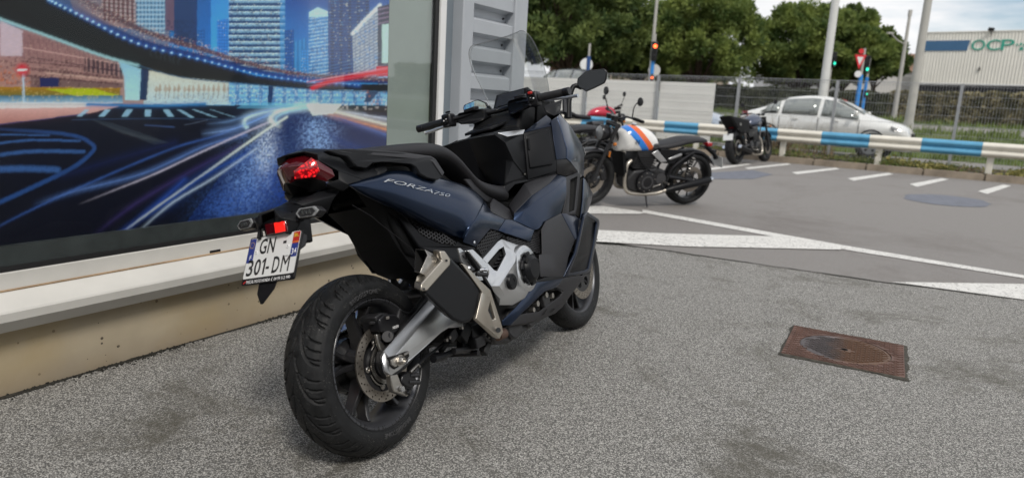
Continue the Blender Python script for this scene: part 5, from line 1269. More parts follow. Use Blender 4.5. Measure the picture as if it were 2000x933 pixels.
for s in (-1, 1):
    y = lambda v: v * -s
    c_in = Vector((-.226, .090 * s, .783)); c_out = Vector((-.218, .165 * s, .781))
    st = prism('indicator_stem', [(-.235, .055 * s, .765), (-.215, .055 * s, .765), (-.205, .055 * s, .795), (-.225, .055 * s, .803)], (0, .04 * s, 0), SATIN, sc, (), .004)
    hexa = [(-.006, .0), (.008, .0155), (.068, .0155), (.086, 0), (.068, -.0155), (.008, -.0155)]
    body = [c_in + (c_out - c_in).normalized() * a + Vector((.25, 0, .97)).normalized() * b + Vector((.012, 0, 0)) for a, b in hexa]
    ind = prism('indicator', body, (-.022, 0, .005), BLACKM, sc, (), .003)
    lens = [sum(body, Vector()) / 6 + (p - sum(body, Vector()) / 6) * .9 + Vector((-.0225, 0, .005)) for p in body]
    le = prism('indicator_lens', lens, (-.005, 0, .001), CLEARP, ind, (), .002)
    ln2 = [sum(lens, Vector()) / 6 + (p - sum(lens, Vector()) / 6) * .74 + Vector((-.0056, 0, .001)) for p in lens]
    bm = bmesh.new(); b_prism(bm, ln2, (-.0012, 0, 0)); bmobj('bulb_window', bm, DARKM, ind, 0)
    for k in range(3):
        q = ln2[0].lerp(ln2[3], .3 + .2 * k) + Vector((-.0018, 0, 0)); blk('lamp_led', q, (.001, .006, .011), CHROME, ind, None, 0)
rf = prism('reflector', [(-0.256,0.0261,0.7763), (-0.256,-0.0605,0.7766), (-0.262,-0.0638,0.7433), (-0.262,0.0201,0.7435)], (.02, 0, 0), RED_DARK, sc, (), .003)
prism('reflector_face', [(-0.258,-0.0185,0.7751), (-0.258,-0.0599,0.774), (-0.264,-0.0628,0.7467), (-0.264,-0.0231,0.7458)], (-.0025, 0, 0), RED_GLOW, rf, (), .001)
bm = bmesh.new(); 
ptop, pbot, pht = Vector((-.241, 0, .743)), .4874, .1459
pd = Vector((-math.sin(pbot), 0, -math.cos(pbot))); pn = Vector((-math.cos(pbot), 0, math.sin(pbot)))
def PL(yy_, d, o=0): return ptop + pd * d + Vector((0, yy_, 0)) + pn * o
def rrect(y0, y1, d0, d1, r, o):
    out = []
    for cy, cd, a0 in ((y1 - r, d0 + r, 0), (y0 + r, d0 + r, 90), (y0 + r, d1 - r, 180), (y1 - r, d1 - r, 270)):
        for k in range(4):
            a = R(a0 + 30 * k); out.append(PL(cy + r * math.cos(a), cd - r * math.sin(a), o))
    return out
fr = prism('number_plate_frame', rrect(-.108, .108, 0, .146, .006, -.004), tuple(pn * .006), SATIN, sc, (), .0015)
PLW = mat('plate_white', (.72, .73, .72), .3, 0, .3); PLB = mat('plate_blue', (.012, .035, .22), .3, 0, .3); PLK = mat('plate_black_letters', (.008, .008, .008), .35); PLR = mat('plate_red', (.45, .02, .015), .35); PLY = mat('plate_yellow', (.8, .5, .05), .4)
pl = prism('number_plate', rrect(-.1035, .1035, .0045, .128, .004, .002), tuple(pn * .0016), PLW, sc)
prism('plate_band', rrect(.077, .1032, .006, .080, .002, .0037), tuple(pn * .0004), PLB, pl)
prism('plate_band', rrect(-.1032, -.077, .040, .080, .002, .0037), tuple(pn * .0004), PLB, pl)
prism('plate_badge', rrect(-.1032, -.077, .006, .040, .002, .0037), tuple(pn * .0004), PLR, pl)
UY, UX = -pd, Vector((0, -1, 0))
def ptext(s, y_left, d_base, w, h, m, par, o=.0042, bold=0): return text_on('plate_lettering', s, PL(y_left, d_base, 0), UX, UY, m, par, w, h, o, None, None, .0003, 0, bold)
ptext('G', .056, .058, .029, .047, PLK, pl, bold=.012); ptext('N', .021, .058, .028, .047, PLK, pl, bold=.012); ptext('-', -.040, .036, .013, .008, PLK, pl)
ptext('3', .093, .121, .025, .049, PLK, pl, bold=.012); ptext('0', .062, .121, .026, .049, PLK, pl, bold=.012); prism('plate_lettering', [PL(.0245, .121, .0038), PL(.0175, .121, .0038), PL(.0175, .072, .0038), PL(.0225, .072, .0038), PL(.0325, .0805, .0038), PL(.0305, .0865, .0038), PL(.0245, .081, .0038)], tuple(pn * .0004), PLK, pl); ptext('-', .013, .106, .013, .007, PLK, pl); ptext('D', -.014, .121, .027, .049, PLK, pl, bold=.012); ptext('M', -.049, .121, .032, .049, PLK, pl, bold=.0)
ptext('F', .092, .071, .008, .014, WHITEP, pl); ptext('34', -.0805, .074, .019, .019, WHITEP, pl, bold=.01)
for k in range(12):
    a = R(30 * k); q = PL(.0905 + .009 * math.cos(a), .026 + .009 * math.sin(a), .0044); blk('plate_star', q, (.0004, .002, .002), PLY, pl, None, 0)
bm = bmesh.new()
for k in range(4):
    a = R(45 * k); q = PL(-.09, .020, .0044); b_box(bm, q, (.0006, .003, .019), Matrix.Rotation(a, 3, 'X'))
bmobj('badge_cross', bm, PLY, pl, 0)
ptext('OCCITANIE', -.0785, .038, .022, .003, PLY, pl)
ptext('\u2014', .072, .012, .008, .0015, PLK, pl); ptext('\u2014\u2014', -.055, .076, .016, .0015, PLK, pl)
for yy_, d in ((.0665, .050), (-.0625, .046)):
    q = PL(yy_, d, .0035); bm = bmesh.new(); b_cyl(bm, q, q + pn * .0025, .0052, 12); bmobj('plate_screw', bm, WHITEP, pl)
    bm = bmesh.new(); b_cyl(bm, q + pn * .0025, q + pn * .003, .0016, 8); bmobj('plate_screw_slot', bm, DARKM, pl)
text_on('frame_lettering', 'PASCAL MOTO HONDA', PL(.086, .143, 0), UX, UY, WHITEP, fr, .098, .0095, .0024, None, None, .0003)
text_on('frame_lettering', '04 99 512 990', PL(-.028, .143, 0), UX, UY, WHITEP, fr, .064, .0095, .0024, None, None, .0003)
ptext('(', -.017, .144, .006, .011, WHITEP, fr, .0024)
prism('frame_flash', [PL(.101, .140, .002), PL(.087, .132, .002), PL(.091, .139, .002), PL(.097, .143, .002)], tuple(pn * .0005), PLR, fr)
prism('mud_tongue', [PL(.040, .140, -.004), PL(-.034, .140, -.004), PL(-.026, .165, -.005), PL(.010, .205, -.006), PL(.019, .205, -.006), PL(.040, .175, -.005)], tuple(pn * -.004), SATIN, sc, (), .0015)
prism('plate_lamp', [(-0.2423,-0.105,0.7324), (-0.2261,-0.105,0.7272), (-0.2276,-0.105,0.7142), (-0.2404,-0.105,0.6956), (-0.2619,-0.105,0.6875), (-0.2692,-0.105,0.6887)], (.0, .03, 0), BLACKM, sc, (), .006)

# seat and grab rails
def seat_sec(x, zc, w, drop, crown=.012):
    return [(x, -w, zc - drop), (x, -w * 1.0, zc - drop * .35), (x, -w * .82, zc - crown * .9), (x, -w * .4, zc - crown * .2), (x, 0, zc), (x, w * .4, zc - crown * .2), (x, w * .82, zc - crown * .9), (x, w, zc - drop * .35), (x, w, zc - drop)]
secs = [seat_sec(*a) for a in ((.02, .955, .075, .03), (.05, .966, .10, .045), (.16, .974, .125, .06), (.30, .978, .145, .075), (.40, .980, .152, .085), (.47, .971, .155, .085), (.53, .940, .158, .08), (.58, .893, .16, .075), (.62, .852, .162, .075), (.66, .826, .163, .08), (.75, .802, .16, .085), (.85, .790, .145, .09), (.93, .784, .115, .09), (.97, .778, .085, .085), (.985, .765, .075, .08))]
seat = loft('seat', secs, SEATM, sc, 2, 180)
# seat base lip and front side flap
fac('seat_flap', {'a': (0.5366,-0.162,0.8201), 'b': (0.6799,-0.125,0.8154), 'c': (0.7407,-0.12,0.789), 'd': (0.7821,-0.12,0.7584), 'e': (0.7747,-0.124,0.7334), 'f': (0.7305,-0.132,0.7138), 'g': (0.6818,-0.145,0.7251), 'h': (0.5847,-0.16,0.7739)}, ['a b h', 'b c h', 'c d e g h', 'e f g'], SEATM, .012, True, .004)
fac('seat_side_panel', {'a': (0.7003,-0.15,0.7123), 'b': (0.7475,-0.14,0.7315), 'c': (0.8069,-0.14,0.7025), 'd': (0.869,-0.15,0.6623), 'e': (0.7905,-0.19,0.6303), 'f': (0.7144,-0.198,0.6429), 'g': (0.643,-0.193,0.6743), 'h': (0.637,-0.186,0.6899)}, ['a b c g h'.replace(' h', ' h'), 'c d e f g'], GREYP, .004, True, .003)
GR = [(-0.0816,-0.105,0.9605), (-0.0174,-0.12,0.9591), (0.0587,-0.14,0.95), (0.1992,-0.168,0.9309), (0.3148,-0.188,0.91), (0.3277,-0.195,0.8958), (0.3505,-0.205,0.8483), (0.3371,-0.207,0.8347), (0.3033,-0.205,0.8252), (0.2439,-0.2,0.8392), (0.2231,-0.195,0.8518), (0.2128,-0.19,0.8788), (0.1951,-0.185,0.89), (0.0835,-0.165,0.9072), (0.0524,-0.155,0.9042), (0.0277,-0.148,0.8908), (-0.0144,-0.14,0.9011), (-0.0202,-0.135,0.918), (-0.0326,-0.128,0.9356), (-0.0625,-0.115,0.9463)]
gr = prm('grab_rail', GR, (0, .03, 0), SATIN, True, (), .005, seg=2)
TR = {'a': (-0.06,-0.108,0.9606), 'b': (-0.0391,-0.121,0.9496), 'c': (0.078,-0.15,0.9296), 'd': (0.202,-0.176,0.9107), 'e': (0.2948,-0.191,0.8973), 'f': (0.3059,-0.198,0.8876), 'g': (0.3287,-0.209,0.8368), 'h': (0.3505,-0.205,0.8483), 'i': (0.3311,-0.193,0.8977), 'j': (0.3176,-0.186,0.9102), 'k': (0.2018,-0.166,0.9312), 'l': (0.0616,-0.138,0.9519)}
fac('rail_top', TR, ['a b c l', 'l c d k', 'k d e j', 'j e f i', 'i f g h'], GREYP, .004, True, .0015, out=(0, -.5, 1))  # upper bevel of the rail; its highlight is put in as lighter grey
fac('tail_plate', {'a': (0.087,-0.135,0.909), 'b': (0.1126,-0.15,0.8934), 'c': (0.109,-0.158,0.8791), 'd': (0.0715,-0.152,0.8646), 'e': (0.0635,-0.14,0.8737)}, ['a b c d e'], SATIN, .004)

# ---------------------------------------------------------------- middle: floor, covers, belly
BM_ = {'A': (0.796,-0.195,0.6581), 'B': (0.9305,-0.215,0.713), 'C': (1.0845,-0.23,0.75), 'D': (1.1623,-0.236,0.7817), 'E': (1.2272,-0.246,0.7686), 'a': (0.8033,-0.216,0.6294), 'b': (0.8222,-0.226,0.6591), 'c': (0.9336,-0.246,0.694), 'd': (1.0853,-0.252,0.724), 'e': (1.2129,-0.253,0.7568), 'F': (1.1747,-0.258,0.6832), 'G': (1.0909,-0.258,0.6148), 'H': (0.9505,-0.25,0.5988), 'I': (0.883,-0.246,0.575), 'J': (0.8612,-0.238,0.5737), 'K': (0.7607,-0.207,0.6318)}
fac('front_side_cover', BM_, ['K A b a', 'A B c b', 'B C d c', 'C D E e d'.replace(' E e', ' e'), 'D E e', 'K a J', 'a b c H I J', 'c d G H', 'd e F G'], BLUE, .004, True, .004, smooth=180, seg=3)
fac('footwell_side', {'a': (0.8752,-0.13,0.6903), 'b': (0.9932,-0.158,0.7689), 'c': (1.0818,-0.195,0.7828), 'd': (1.1657,-0.232,0.7959), 'e': (1.1674,-0.236,0.7813), 'f': (1.0825,-0.231,0.75), 'g': (0.9286,-0.216,0.713), 'h': (0.7942,-0.196,0.6582), 'i': (0.7905,-0.19,0.6303)}, ['a b g h', 'b c f g', 'c d e f', 'a h i'], GREYP, .004, True, .002, out=(-.4, -.4, .8))
fac('leg_shield', {'A': (1.0863,-0.26,0.614), 'B': (0.9384,-0.256,0.5985), 'C': (0.8936,-0.254,0.5704), 'D': (0.8681,-0.25,0.4726), 'd': (0.8479,-0.246,0.4722), 'E': (0.828,-0.246,0.385), 'F': (1.0188,-0.258,0.3484), 'P': (1.0651,-0.268,0.4239), 'Q': (0.957,-0.258,0.4589), 'G': (1.1443,-0.276,0.4874), 'H': (1.087,-0.263,0.6056)}, ['A B C D Q H', 'H Q P G', 'D d E F P Q'], GREYP, .004, True, .003)
fac('shield_notch', {'a': (1.0909,-0.26,0.6123), 'b': (1.1422,-0.277,0.4876), 'c': (1.1594,-0.282,0.489), 'd': (1.2657,-0.258,0.566), 'e': (1.2444,-0.25,0.5886), 'f': (1.1842,-0.25,0.605)}, ['a b c d', 'a d e f'], BLUE_D, .004, True, .002)
WGi = [(1.2681,-0.284,0.5669), (1.343,-0.268,0.5719), (1.4903,-0.243,0.5301), (1.4935,-0.242,0.5172), (1.4066,-0.243,0.4273), (1.2969,-0.246,0.3335), (1.2512,-0.25,0.3321), (1.0555,-0.264,0.3541), (1.1322,-0.282,0.4246), (1.1667,-0.287,0.4666)]
WGo = [(1.2575,-0.288,0.5771), (1.3505,-0.268,0.5891), (1.5373,-0.238,0.5349), (1.5429,-0.236,0.5141), (1.4521,-0.237,0.4258), (1.3344,-0.24,0.3173), (1.2684,-0.247,0.3147), (1.0043,-0.26,0.3488), (1.105,-0.286,0.4332), (1.149,-0.29,0.4804)]
V = {}; F = []
for i in range(10): V['o%d' % i] = WGo[i]; V['i%d' % i] = WGi[i]
for i in range(10): j = (i + 1) % 10; F.append('o%d o%d i%d i%d' % (i, j, j, i))
fac('deflector_frame', V, F, BLUE_D, .012, True, .003)
fac('deflector_panel', {'a': (1.2816,-0.278,0.5661), 'b': (1.3566,-0.262,0.5711), 'c': (1.5066,-0.236,0.5289), 'd': (1.5098,-0.235,0.516), 'e': (1.4225,-0.236,0.4256), 'f': (1.31,-0.24,0.3316), 'g': (1.2642,-0.244,0.3302), 'h': (1.0678,-0.258,0.3523), 'i': (1.145,-0.276,0.4231), 'j': (1.1775,-0.282,0.4655), 'k': (1.1828,-0.28,0.4672), 'm': (1.4972,-0.225,0.5215), 'n': (1.3565,-0.24,0.3964), 'p': (1.1596,-0.262,0.3968)}, ['a b c m', 'm c d', 'a m j', 'j m d e n', 'i j n p', 'p n e f g h', 'i p h'], SATIN, .004, True, .001)
# belly panels
BL = {'a': (0.5452,-0.205,0.2768), 'b': (0.5474,-0.2,0.2589), 'c': (0.5866,-0.215,0.2499), 'd': (0.6544,-0.228,0.276), 'e': (0.841,-0.246,0.323), 'f': (0.9397,-0.25,0.3189), 'g': (1.0215,-0.256,0.3447), 'h': (0.7794,-0.244,0.3781), 'i': (0.7212,-0.238,0.3454), 'j': (0.626,-0.225,0.3072)}
fac('belly_cover', BL, ['a b c d j', 'j d e i', 'i e f g h'], BLUE, .004, True, .003)
fac('belly_edge', {'a': (0.5863,-0.215,0.249), 'b': (0.5725,-0.19,0.2431), 'c': (0.7355,-0.19,0.215), 'd': (0.8485,-0.195,0.205), 'e': (0.9731,-0.205,0.2021), 'f': (1.0294,-0.215,0.2149), 'g': (1.093,-0.235,0.2536), 'h': (1.2601,-0.247,0.3092), 'i': (1.0192,-0.257,0.3444), 'j': (0.942,-0.25,0.3184), 'k': (1.0215,-0.24,0.2869), 'l': (0.9995,-0.23,0.2701), 'm': (0.9185,-0.218,0.2561), 'n': (0.8294,-0.21,0.2431), 'o': (0.6626,-0.225,0.2722)},
    ['a b c d', 'a d n o', 'd e m n', 'e f l m', 'f g k l', 'g h i j k'], GREYP, .004, True, .002)
prm('belly_recess', [(0.7268,-0.19,0.261), (0.9257,-0.2,0.3064), (1.0491,-0.2,0.2889), (1.0835,-0.2,0.27), (0.9611,-0.19,0.2462), (0.8609,-0.185,0.2351)], (0, .02, 0), HOLLOW)
for p3, r_ in (((0.898,-0.21,0.2985), .012), ((0.9509,-0.21,0.2847), .011), ((0.8299,-0.2,0.278), .012), ((0.7877,-0.2,0.2623), .010), ((0.9269,-0.2,0.26), .009)):
    tube('engine_bolt', [(p3[0], p3[1] + .02, p3[2]), (p3[0], p3[1] - .012, p3[2])], [r_ * 1.2, r_], STEEL, sc, 10)
blk('engine_bracket', (0.9038,-0.205,0.2758), (.06, .02, .05), DARKM, sc)
prm('belly_slot', [(0.8579,-0.2035,0.2237), (0.881,-0.2085,0.2351), (0.897,-0.211,0.2398), (0.8732,-0.205,0.222)], (0, -.002, 0), HOLLOW, True, (), 0)
prm('belly_slot', [(0.922,-0.2065,0.2188), (0.9479,-0.2125,0.2276), (0.9632,-0.2145,0.2261), (0.9352,-0.2095,0.2176)], (0, -.002, 0), HOLLOW, True, (), 0)
prm('floor_board', [(0.8064,-0.19,0.333), (0.8598,-0.2,0.368), (0.9235,-0.2,0.3749), (1.1361,-0.2,0.3332), (1.0964,-0.2,0.3018), (0.8565,-0.19,0.3093)], (0, .08, 0), SATIN)
prm('floor_lip', [(0.7794,-0.244,0.3781), (0.9256,-0.25,0.3762), (1.0196,-0.258,0.3505), (1.0162,-0.258,0.3422), (0.7764,-0.244,0.3704)], (0, .03, 0), SATIN)

# ---------------------------------------------------------------- front: inner cowl, fairing, screen
TN = {'ct': (.865, 0, .992), 'n': (.855, -.135, .985), 'p': (0.8982,-0.155,0.9463), 'f': (1.045,-0.17,0.979), 'g': (1.0241,-0.162,0.7836), 'r': (0.8884,-0.12,0.7747), 'rc': (.965, 0, .785), 't': (.935, -.09, 1.003), 'tf': (1.10, -.12, 1.02), 'tc': (1.10, 0, 1.03), 'q': (.925, -.13, .88), 'qc': (.905, 0, .88), 's': (0.9276,-0.162,0.8686)}
fac('inner_cowl', TN, ['ct n q qc', 'qc q r rc', 'n p s q', 'q s g r', 'p f g s', 'n t p', 'p t tf f', 'ct tc tf t', 'ct t n'], SATIN, .004, True, .006, out=(-1, -.3, .2))
fac('cowl_trim', {'a': (0.9024,-0.125,0.9937), 'b': (0.9725,-0.155,0.9942), 'c': (1.0457,-0.178,0.9952), 'd': (1.021,-0.18,0.9764), 'e': (0.9246,-0.155,0.9713)}, ['a b e', 'b c d e'], SILVER, .003, True, .001, out=(-.3, -.3, 1))
tube('cowl_screw', [(1.0011,-0.164,0.8071), (0.9918,-0.169,0.8069)], .004, STEEL, sc, 8)
prism('slot', [(0.8434,0.085,0.9846), (0.9115,0.085,1.0002), (0.9153,0.085,0.9934), (0.8573,0.085,0.9797)], (0, 0, .002), HOLLOW, sc)
fac('cowl_lip', {'a': (0.8842,-0.122,0.7726), 'b': (0.9405,-0.14,0.7847), 'c': (1.0185,-0.165,0.7835), 'd': (1.1664,-0.235,0.7999), 'e': (1.1607,-0.236,0.7909), 'f': (1.0142,-0.168,0.7744), 'g': (0.9391,-0.143,0.7712), 'h': (0.8832,-0.12,0.7363), 'i': (0.8496,-0.08,0.7499), 'j': (0.8742,-0.06,0.7855)}, ['a b g h', 'b c f g', 'c d e f', 'j a h i'], SATIN, .004, True, .002, out=(-.5, -.5, .5))
# right and left compartment doors
GB = {'a': (1.042,-0.172,0.9809), 'b': (1.1867,-0.236,1), 'c': (1.1911,-0.24,0.9923), 'd': (1.1538,-0.25,0.8459), 'e': (1.1426,-0.246,0.7973), 'f': (1.0121,-0.168,0.7813)}
fac('compartment_wall', GB, ['a b c d e f'], SATIN, .004, True, .003, out=(-1, -.3, .1))
cd = sum((Vector(v) for v in ((1.0604,-0.172,0.9672), (1.1785,-0.232,0.9849), (1.1459,-0.244,0.8473), (1.1353,-0.24,0.8259), (1.0389,-0.178,0.8266))), Vector()) / 5
dn = Vector((-.014, -.004, .002))
fac('compartment_door', {k: tuple(Vector(v) + dn) for k, v in {'a': (1.0604,-0.172,0.9672), 'b': (1.1785,-0.232,0.9849), 'c': (1.1459,-0.244,0.8473), 'd': (1.1353,-0.24,0.8259), 'e': (1.0389,-0.178,0.8266)}.items()}, ['a b c d e'], SATIN, .012, True, .005, out=(-1, -.3, .1), seg=3)
tube('door_latch', [tuple(Vector((1.0714,-0.178,0.9502)) + dn * 1.6), tuple(Vector((1.0633,-0.178,0.9035)) + dn * 1.6)], [.007, .005], SATIN, sc, 8)
fac('upper_inner_panel', {'a': (1.0426,-0.175,0.9847), 'b': (1.0758,-0.175,0.9976), 'c': (1.2376,-0.2,1.051), 'd': (1.2217,-0.225,1.0319), 'e': (1.1868,-0.238,0.9973)}, ['a b e', 'b c d e'], BLUE_D, .004, True, .002, out=(-.7, -.3, .6))
fac('upper_inner_edge', {'a': (1.0492,-0.172,0.9874), 'b': (1.2375,-0.198,1.0537), 'c': (1.2402,-0.205,1.043), 'd': (1.0572,-0.178,0.9884)}, ['a b c d'], BLUE, .004, True, .001, out=(-.4, -.3, 1))
FA = {'a': (1.1907,-0.238,1.0201), 'b': (1.2384,-0.248,1.0329), 'c': (1.2407,-0.268,0.8892), 'd': (1.2166,-0.268,0.8441), 'e': (1.1496,-0.252,0.8457), 'f': (1.2993,-0.235,1.0498)}
fac('fairing_inner', FA, ['a b c d e', 'a f b'], BLUE_D, .004, True, .002, out=(-.6, -.7, 0))
FO = {'b': (1.2394,-0.249,1.0339), 'f': (1.2999,-0.236,1.0496), 'g': (1.4166,-0.224,1.0029), 'h': (1.5204,-0.222,0.91), 'i': (1.5311,-0.222,0.8619), 'j': (1.5021,-0.225,0.8176), 'k': (1.4337,-0.24,0.7598), 'l': (1.3721,-0.252,0.75), 'm': (1.3146,-0.268,0.7824), 'n': (1.2499,-0.272,0.8255), 'd': (1.2176,-0.27,0.8437), 'c': (1.2385,-0.27,0.8878)}
fac('fairing_side', FO, ['b f g c', 'g h i c', 'c i j n d', 'n j k l m'], BLUE, .004, True, .003, out=(.2, -1, .2))
fac('fairing_inner', {'a': (1.1538,-0.25,0.8459), 'b': (1.2211,-0.268,0.8416), 'c': (1.2534,-0.27,0.8233), 'd': (1.3181,-0.266,0.7801), 'e': (1.2985,-0.25,0.7723), 'f': (1.2272,-0.246,0.7686), 'g': (1.159,-0.238,0.7839)}, ['a b c d e f g'], BLACKM, .004, True, .002, out=(-.6, -.7, 0))
fac('air_duct', {'a': (1.2242,-0.247,0.7663), 'b': (1.2985,-0.25,0.7723), 'c': (1.3214,-0.266,0.7811), 'd': (1.3442,-0.264,0.762), 'e': (1.2542,-0.262,0.6211), 'f': (1.2341,-0.256,0.589), 'g': (1.231,-0.258,0.6125), 'h': (1.3183,-0.262,0.7594), 'i': (1.2605,-0.25,0.7491), 'j': (1.1809,-0.252,0.6075), 'k': (1.0949,-0.258,0.6054), 'l': (1.1789,-0.256,0.6831)}, ['a b i l', 'b c h i', 'c d e h', 'e f g h', 'i j k l', 'j g f k'], GREYP, .004, True, .0015)
prm('duct_opening', [(1.2886,-0.235,0.7518), (1.3855,-0.235,0.7616), (1.2909,-0.235,0.6066), (1.2107,-0.235,0.6041)], (0, .02, 0), HOLLOW)
prm('duct_opening', [(1.3891,-0.238,0.7438), (1.4451,-0.238,0.747), (1.3201,-0.24,0.5641), (1.277,-0.24,0.5861)], (0, .02, 0), HOLLOW)
fac('fairing_lower', {'a': (1.4179,-0.246,0.7477), 'b': (1.4635,-0.236,0.7361), 'c': (1.5535,-0.222,0.6628), 'd': (1.5096,-0.226,0.6285), 'e': (1.4191,-0.238,0.5867), 'f': (1.2653,-0.258,0.5649), 'g': (1.2834,-0.258,0.5733), 'h': (1.3544,-0.252,0.6525)}, ['a b c d h', 'h d e f g'], BLUE, .004, True, .003)
# nose across the front
zc = {'a': (1.2999,-0.236,1.0496), 'b': (1.4166,-0.224,1.0029), 'c': (1.5204,-0.222,0.91), 'd': (1.5021,-0.225,0.8176), 'e': (1.4337,-0.24,0.7598), 'f': (1.5535,-0.222,0.6628), 'g': (1.4191,-0.238,0.5867), 'ca': (1.52, 0, 1.10), 'cb': (1.68, 0, 1.02), 'cc': (1.80, 0, .93), 'cd': (1.84, 0, .86), 'ce': (1.78, 0, .78), 'cf': (1.72, 0, .70), 'cg': (1.58, 0, .62), 'ma': (1.46, -.13, 1.09), 'mb': (1.60, -.13, 1.0), 'mc': (1.70, -.13, .92), 'md': (1.73, -.13, .85), 'me': (1.70, -.13, .78), 'mf': (1.66, -.13, .70), 'mg': (1.54, -.13, .62)}
fac('front_cowl', zc, ['a b mb ma', 'b c mc mb', 'c d md mc', 'd e me md', 'e f mf me', 'f g mg mf', 'ma mb cb ca', 'mb mc cc cb', 'mc md cd cc', 'md me ce cd', 'me mf cf ce', 'mf mg cg cf'], BLUE, .004, True, .004, out=(1, 0, 0), smooth=60)
fac('headlight', {'a': (1.735, -.03, .90), 'b': (1.70, -.135, .905), 'c': (1.59, -.20, .90), 'd': (1.60, -.20, .86), 'e': (1.735, -.13, .855), 'f': (1.815, -.03, .87)}, ['a b e f', 'b c d e'], CLEARP, .004, True, .001, out=(1, 0, 0))
# cockpit below the handlebar
prism('cockpit', [(1.08, -.13, 1.02), (1.14, -.13, 1.08), (1.30, -.13, 1.14), (1.50, -.13, 1.15), (1.58, -.13, 1.05), (1.45, -.13, .95), (1.1, -.13, .96)], (0, .26, 0), MATTE, sc, (), .012)
fac('cockpit_side', {'a': (1.3065,-0.16,1.1047), 'b': (1.4333,-0.2,1.1298), 'c': (1.3609,-0.21,1.0589), 'd': (1.3123,-0.2,1.0512), 'e': (1.2968,-0.17,1.0764)}, ['a b c d e'], SATIN, .005, True, .003, out=(-1, -.3, 0))
dash = prism('instrument_hood', [(1.285, -.10, 1.140), (1.322, -.088, 1.212), (1.322, .088, 1.212), (1.285, .10, 1.140)], (.05, 0, -.02), SATIN, sc, (), .006)
prism('instrument_display', [(1.287, -.08, 1.148), (1.316, -.07, 1.203), (1.316, .07, 1.203), (1.287, .08, 1.148)], (-.004, 0, .002), SCREEN, dash)

# handlebar
HBZ = 1.117
for s in (-1, 1):
    gE, gI = Vector((1.076, s * .400, 1.111)), Vector((1.092, s * .255, 1.117)); d_ = (gE - gI).normalized()
    gp = tube('grip', [gI, gI + d_ * .005, gE - d_ * .034, gE - d_ * .032], [.0185, .0165, .0165, .0155], mat('grip_rubber', (.012, .012, .013), .6, bump=.5, bscale=380) if s < 0 else MATS['grip_rubber'], sc, 18)
    tube('bar_end', [gE - d_ * .033, gE - d_ * .030, gE - d_ * .002, gE], [.014, .0175, .0175, .015], BLACKM, gp, 18)
    tube('bar', [gI, gI - d_ * .03, Vector((1.13, s * .13, 1.125)), Vector((1.17, s * .06, 1.12)), Vector((1.18, 0, 1.118))], .0125, BLACKM, sc, 14, 4)
    b = lambda x, y, z, sx, sy, sz, m, par, nm, bev=.005, rx=0: blk(nm, (x, y * s, z), (sx, sy, sz), m, par, Matrix.Rotation(R(rx * s), 3, 'X'), bev)
    sw = b(1.088, .225, 1.116, .05, .05, .062, BLACKM, sc, 'switchgear', .008)
    b(1.060, .232, 1.130, .012, .016, .010, MATTE, sw, 'switch_button'); b(1.060, .226, 1.108, .012, .018, .013, MATTE, sw, 'switch_button'); b(1.060, .215, 1.092, .012, .012, .008, GREYP, sw, 'switch_button')
    b(1.0625, .236, 1.117, .006, .006, .006, WHITEP, sw, 'switch_mark', .001); b(1.0625, .222, 1.122, .006, .005, .004, WHITEP, sw, 'switch_mark', .001)
    b(1.075, .214, 1.158 - .005, .012, .022, .008, SATIN, sw, 'switch_trigger', .002)
    prism('bar_cover', [(1.10, s * .195, 1.130), (1.085, s * .165, 1.138), (1.10, s * .09, 1.138), (1.14, s * .06, 1.135), (1.14, s * .06, 1.09), (1.09, s * .10, 1.075), (1.085, s * .165, 1.085), (1.10, s * .195, 1.10)], (.06, 0, .006), SATIN, sc, (), .008)
    mc_ = prism('brake_reservoir', [(1.13, s * .165, 1.136), (1.13, s * .105, 1.140), (1.13, s * .105, 1.157), (1.13, s * .165, 1.153)], (.045, 0, .005), BLACKM, sc, (), .004)
    lv = tube('brake_lever', [(1.155, s * .235, 1.115), (1.160, s * .28, 1.108), (1.150, s * .35, 1.098), (1.143, s * .395, 1.094), (1.142, s * .405, 1.093)], [.009, .0085, .0075, .007, .0095], SILVER, sc, 10, 5)
    blk('lever_pivot', (1.145, s * .225, 1.118), (.05, .035, .03), BLACKM, lv, None, .005)
    # mirrors on stalks from the fairing
    mo = Vector((1.515, s * .325, 1.192))
    pts2 = [(-.068, .004), (-.063, -.017), (-.030, -.044), (.015, -.035), (.062, -.023), (.074, -.006), (.082, .025), (.074, .040), (.066, .043), (.0, .051), (-.018, .0505), (-.060, .026)]
    er = Vector((.24 if s < 0 else .02, s * .97, 0)).normalized(); eu = Vector((.02, 0, 1)).normalized(); en = er.cross(eu) * s; en = en if en.x < 0 else -en
    op = [mo + er * a + eu * b_ for a, b_ in pts2]
    hs = loft('mirror', [[mo + er * a + eu * b_ for a, b_ in pts2], [mo + er * a + eu * b_ - en * .016 for a, b_ in pts2], [mo + er * a * .8 + eu * b_ * .8 - en * .034 for a, b_ in pts2], [mo + er * a * .4 + eu * b_ * .4 - en * .042 for a, b_ in pts2]], BLACKM, sc, 0, 50, True, .003)
    prism('mirror_glass', [mo + er * a * .93 + eu * b_ * .92 + en * .0005 for a, b_ in pts2], tuple(en * .0015), MIRRORM, hs)
    tube('mirror_stalk', [mo + er * -.05 + eu * -.02 - en * .02, Vector((1.50, s * .24, 1.185)), Vector((1.47, s * .215, 1.12)), Vector((1.45, s * .205, 1.04))], [.011, .012, .015, .02], SATIN, sc, 12, 4)
    tube('mirror_stay', [Vector((1.46, s * .20, 1.13)), Vector((1.40, s * .215, 1.06))], [.012, .01], GREYP, sc, 8)
blk('switch_button', (1.062, -.225, 1.142), (.02, .018, .012), PLR, sc, None, .003)
tube('throttle_cable', [(1.12, -.215, 1.09), (1.18, -.17, 1.04), (1.25, -.12, 1.0)], .006, MATTE, sc, 8, 4)
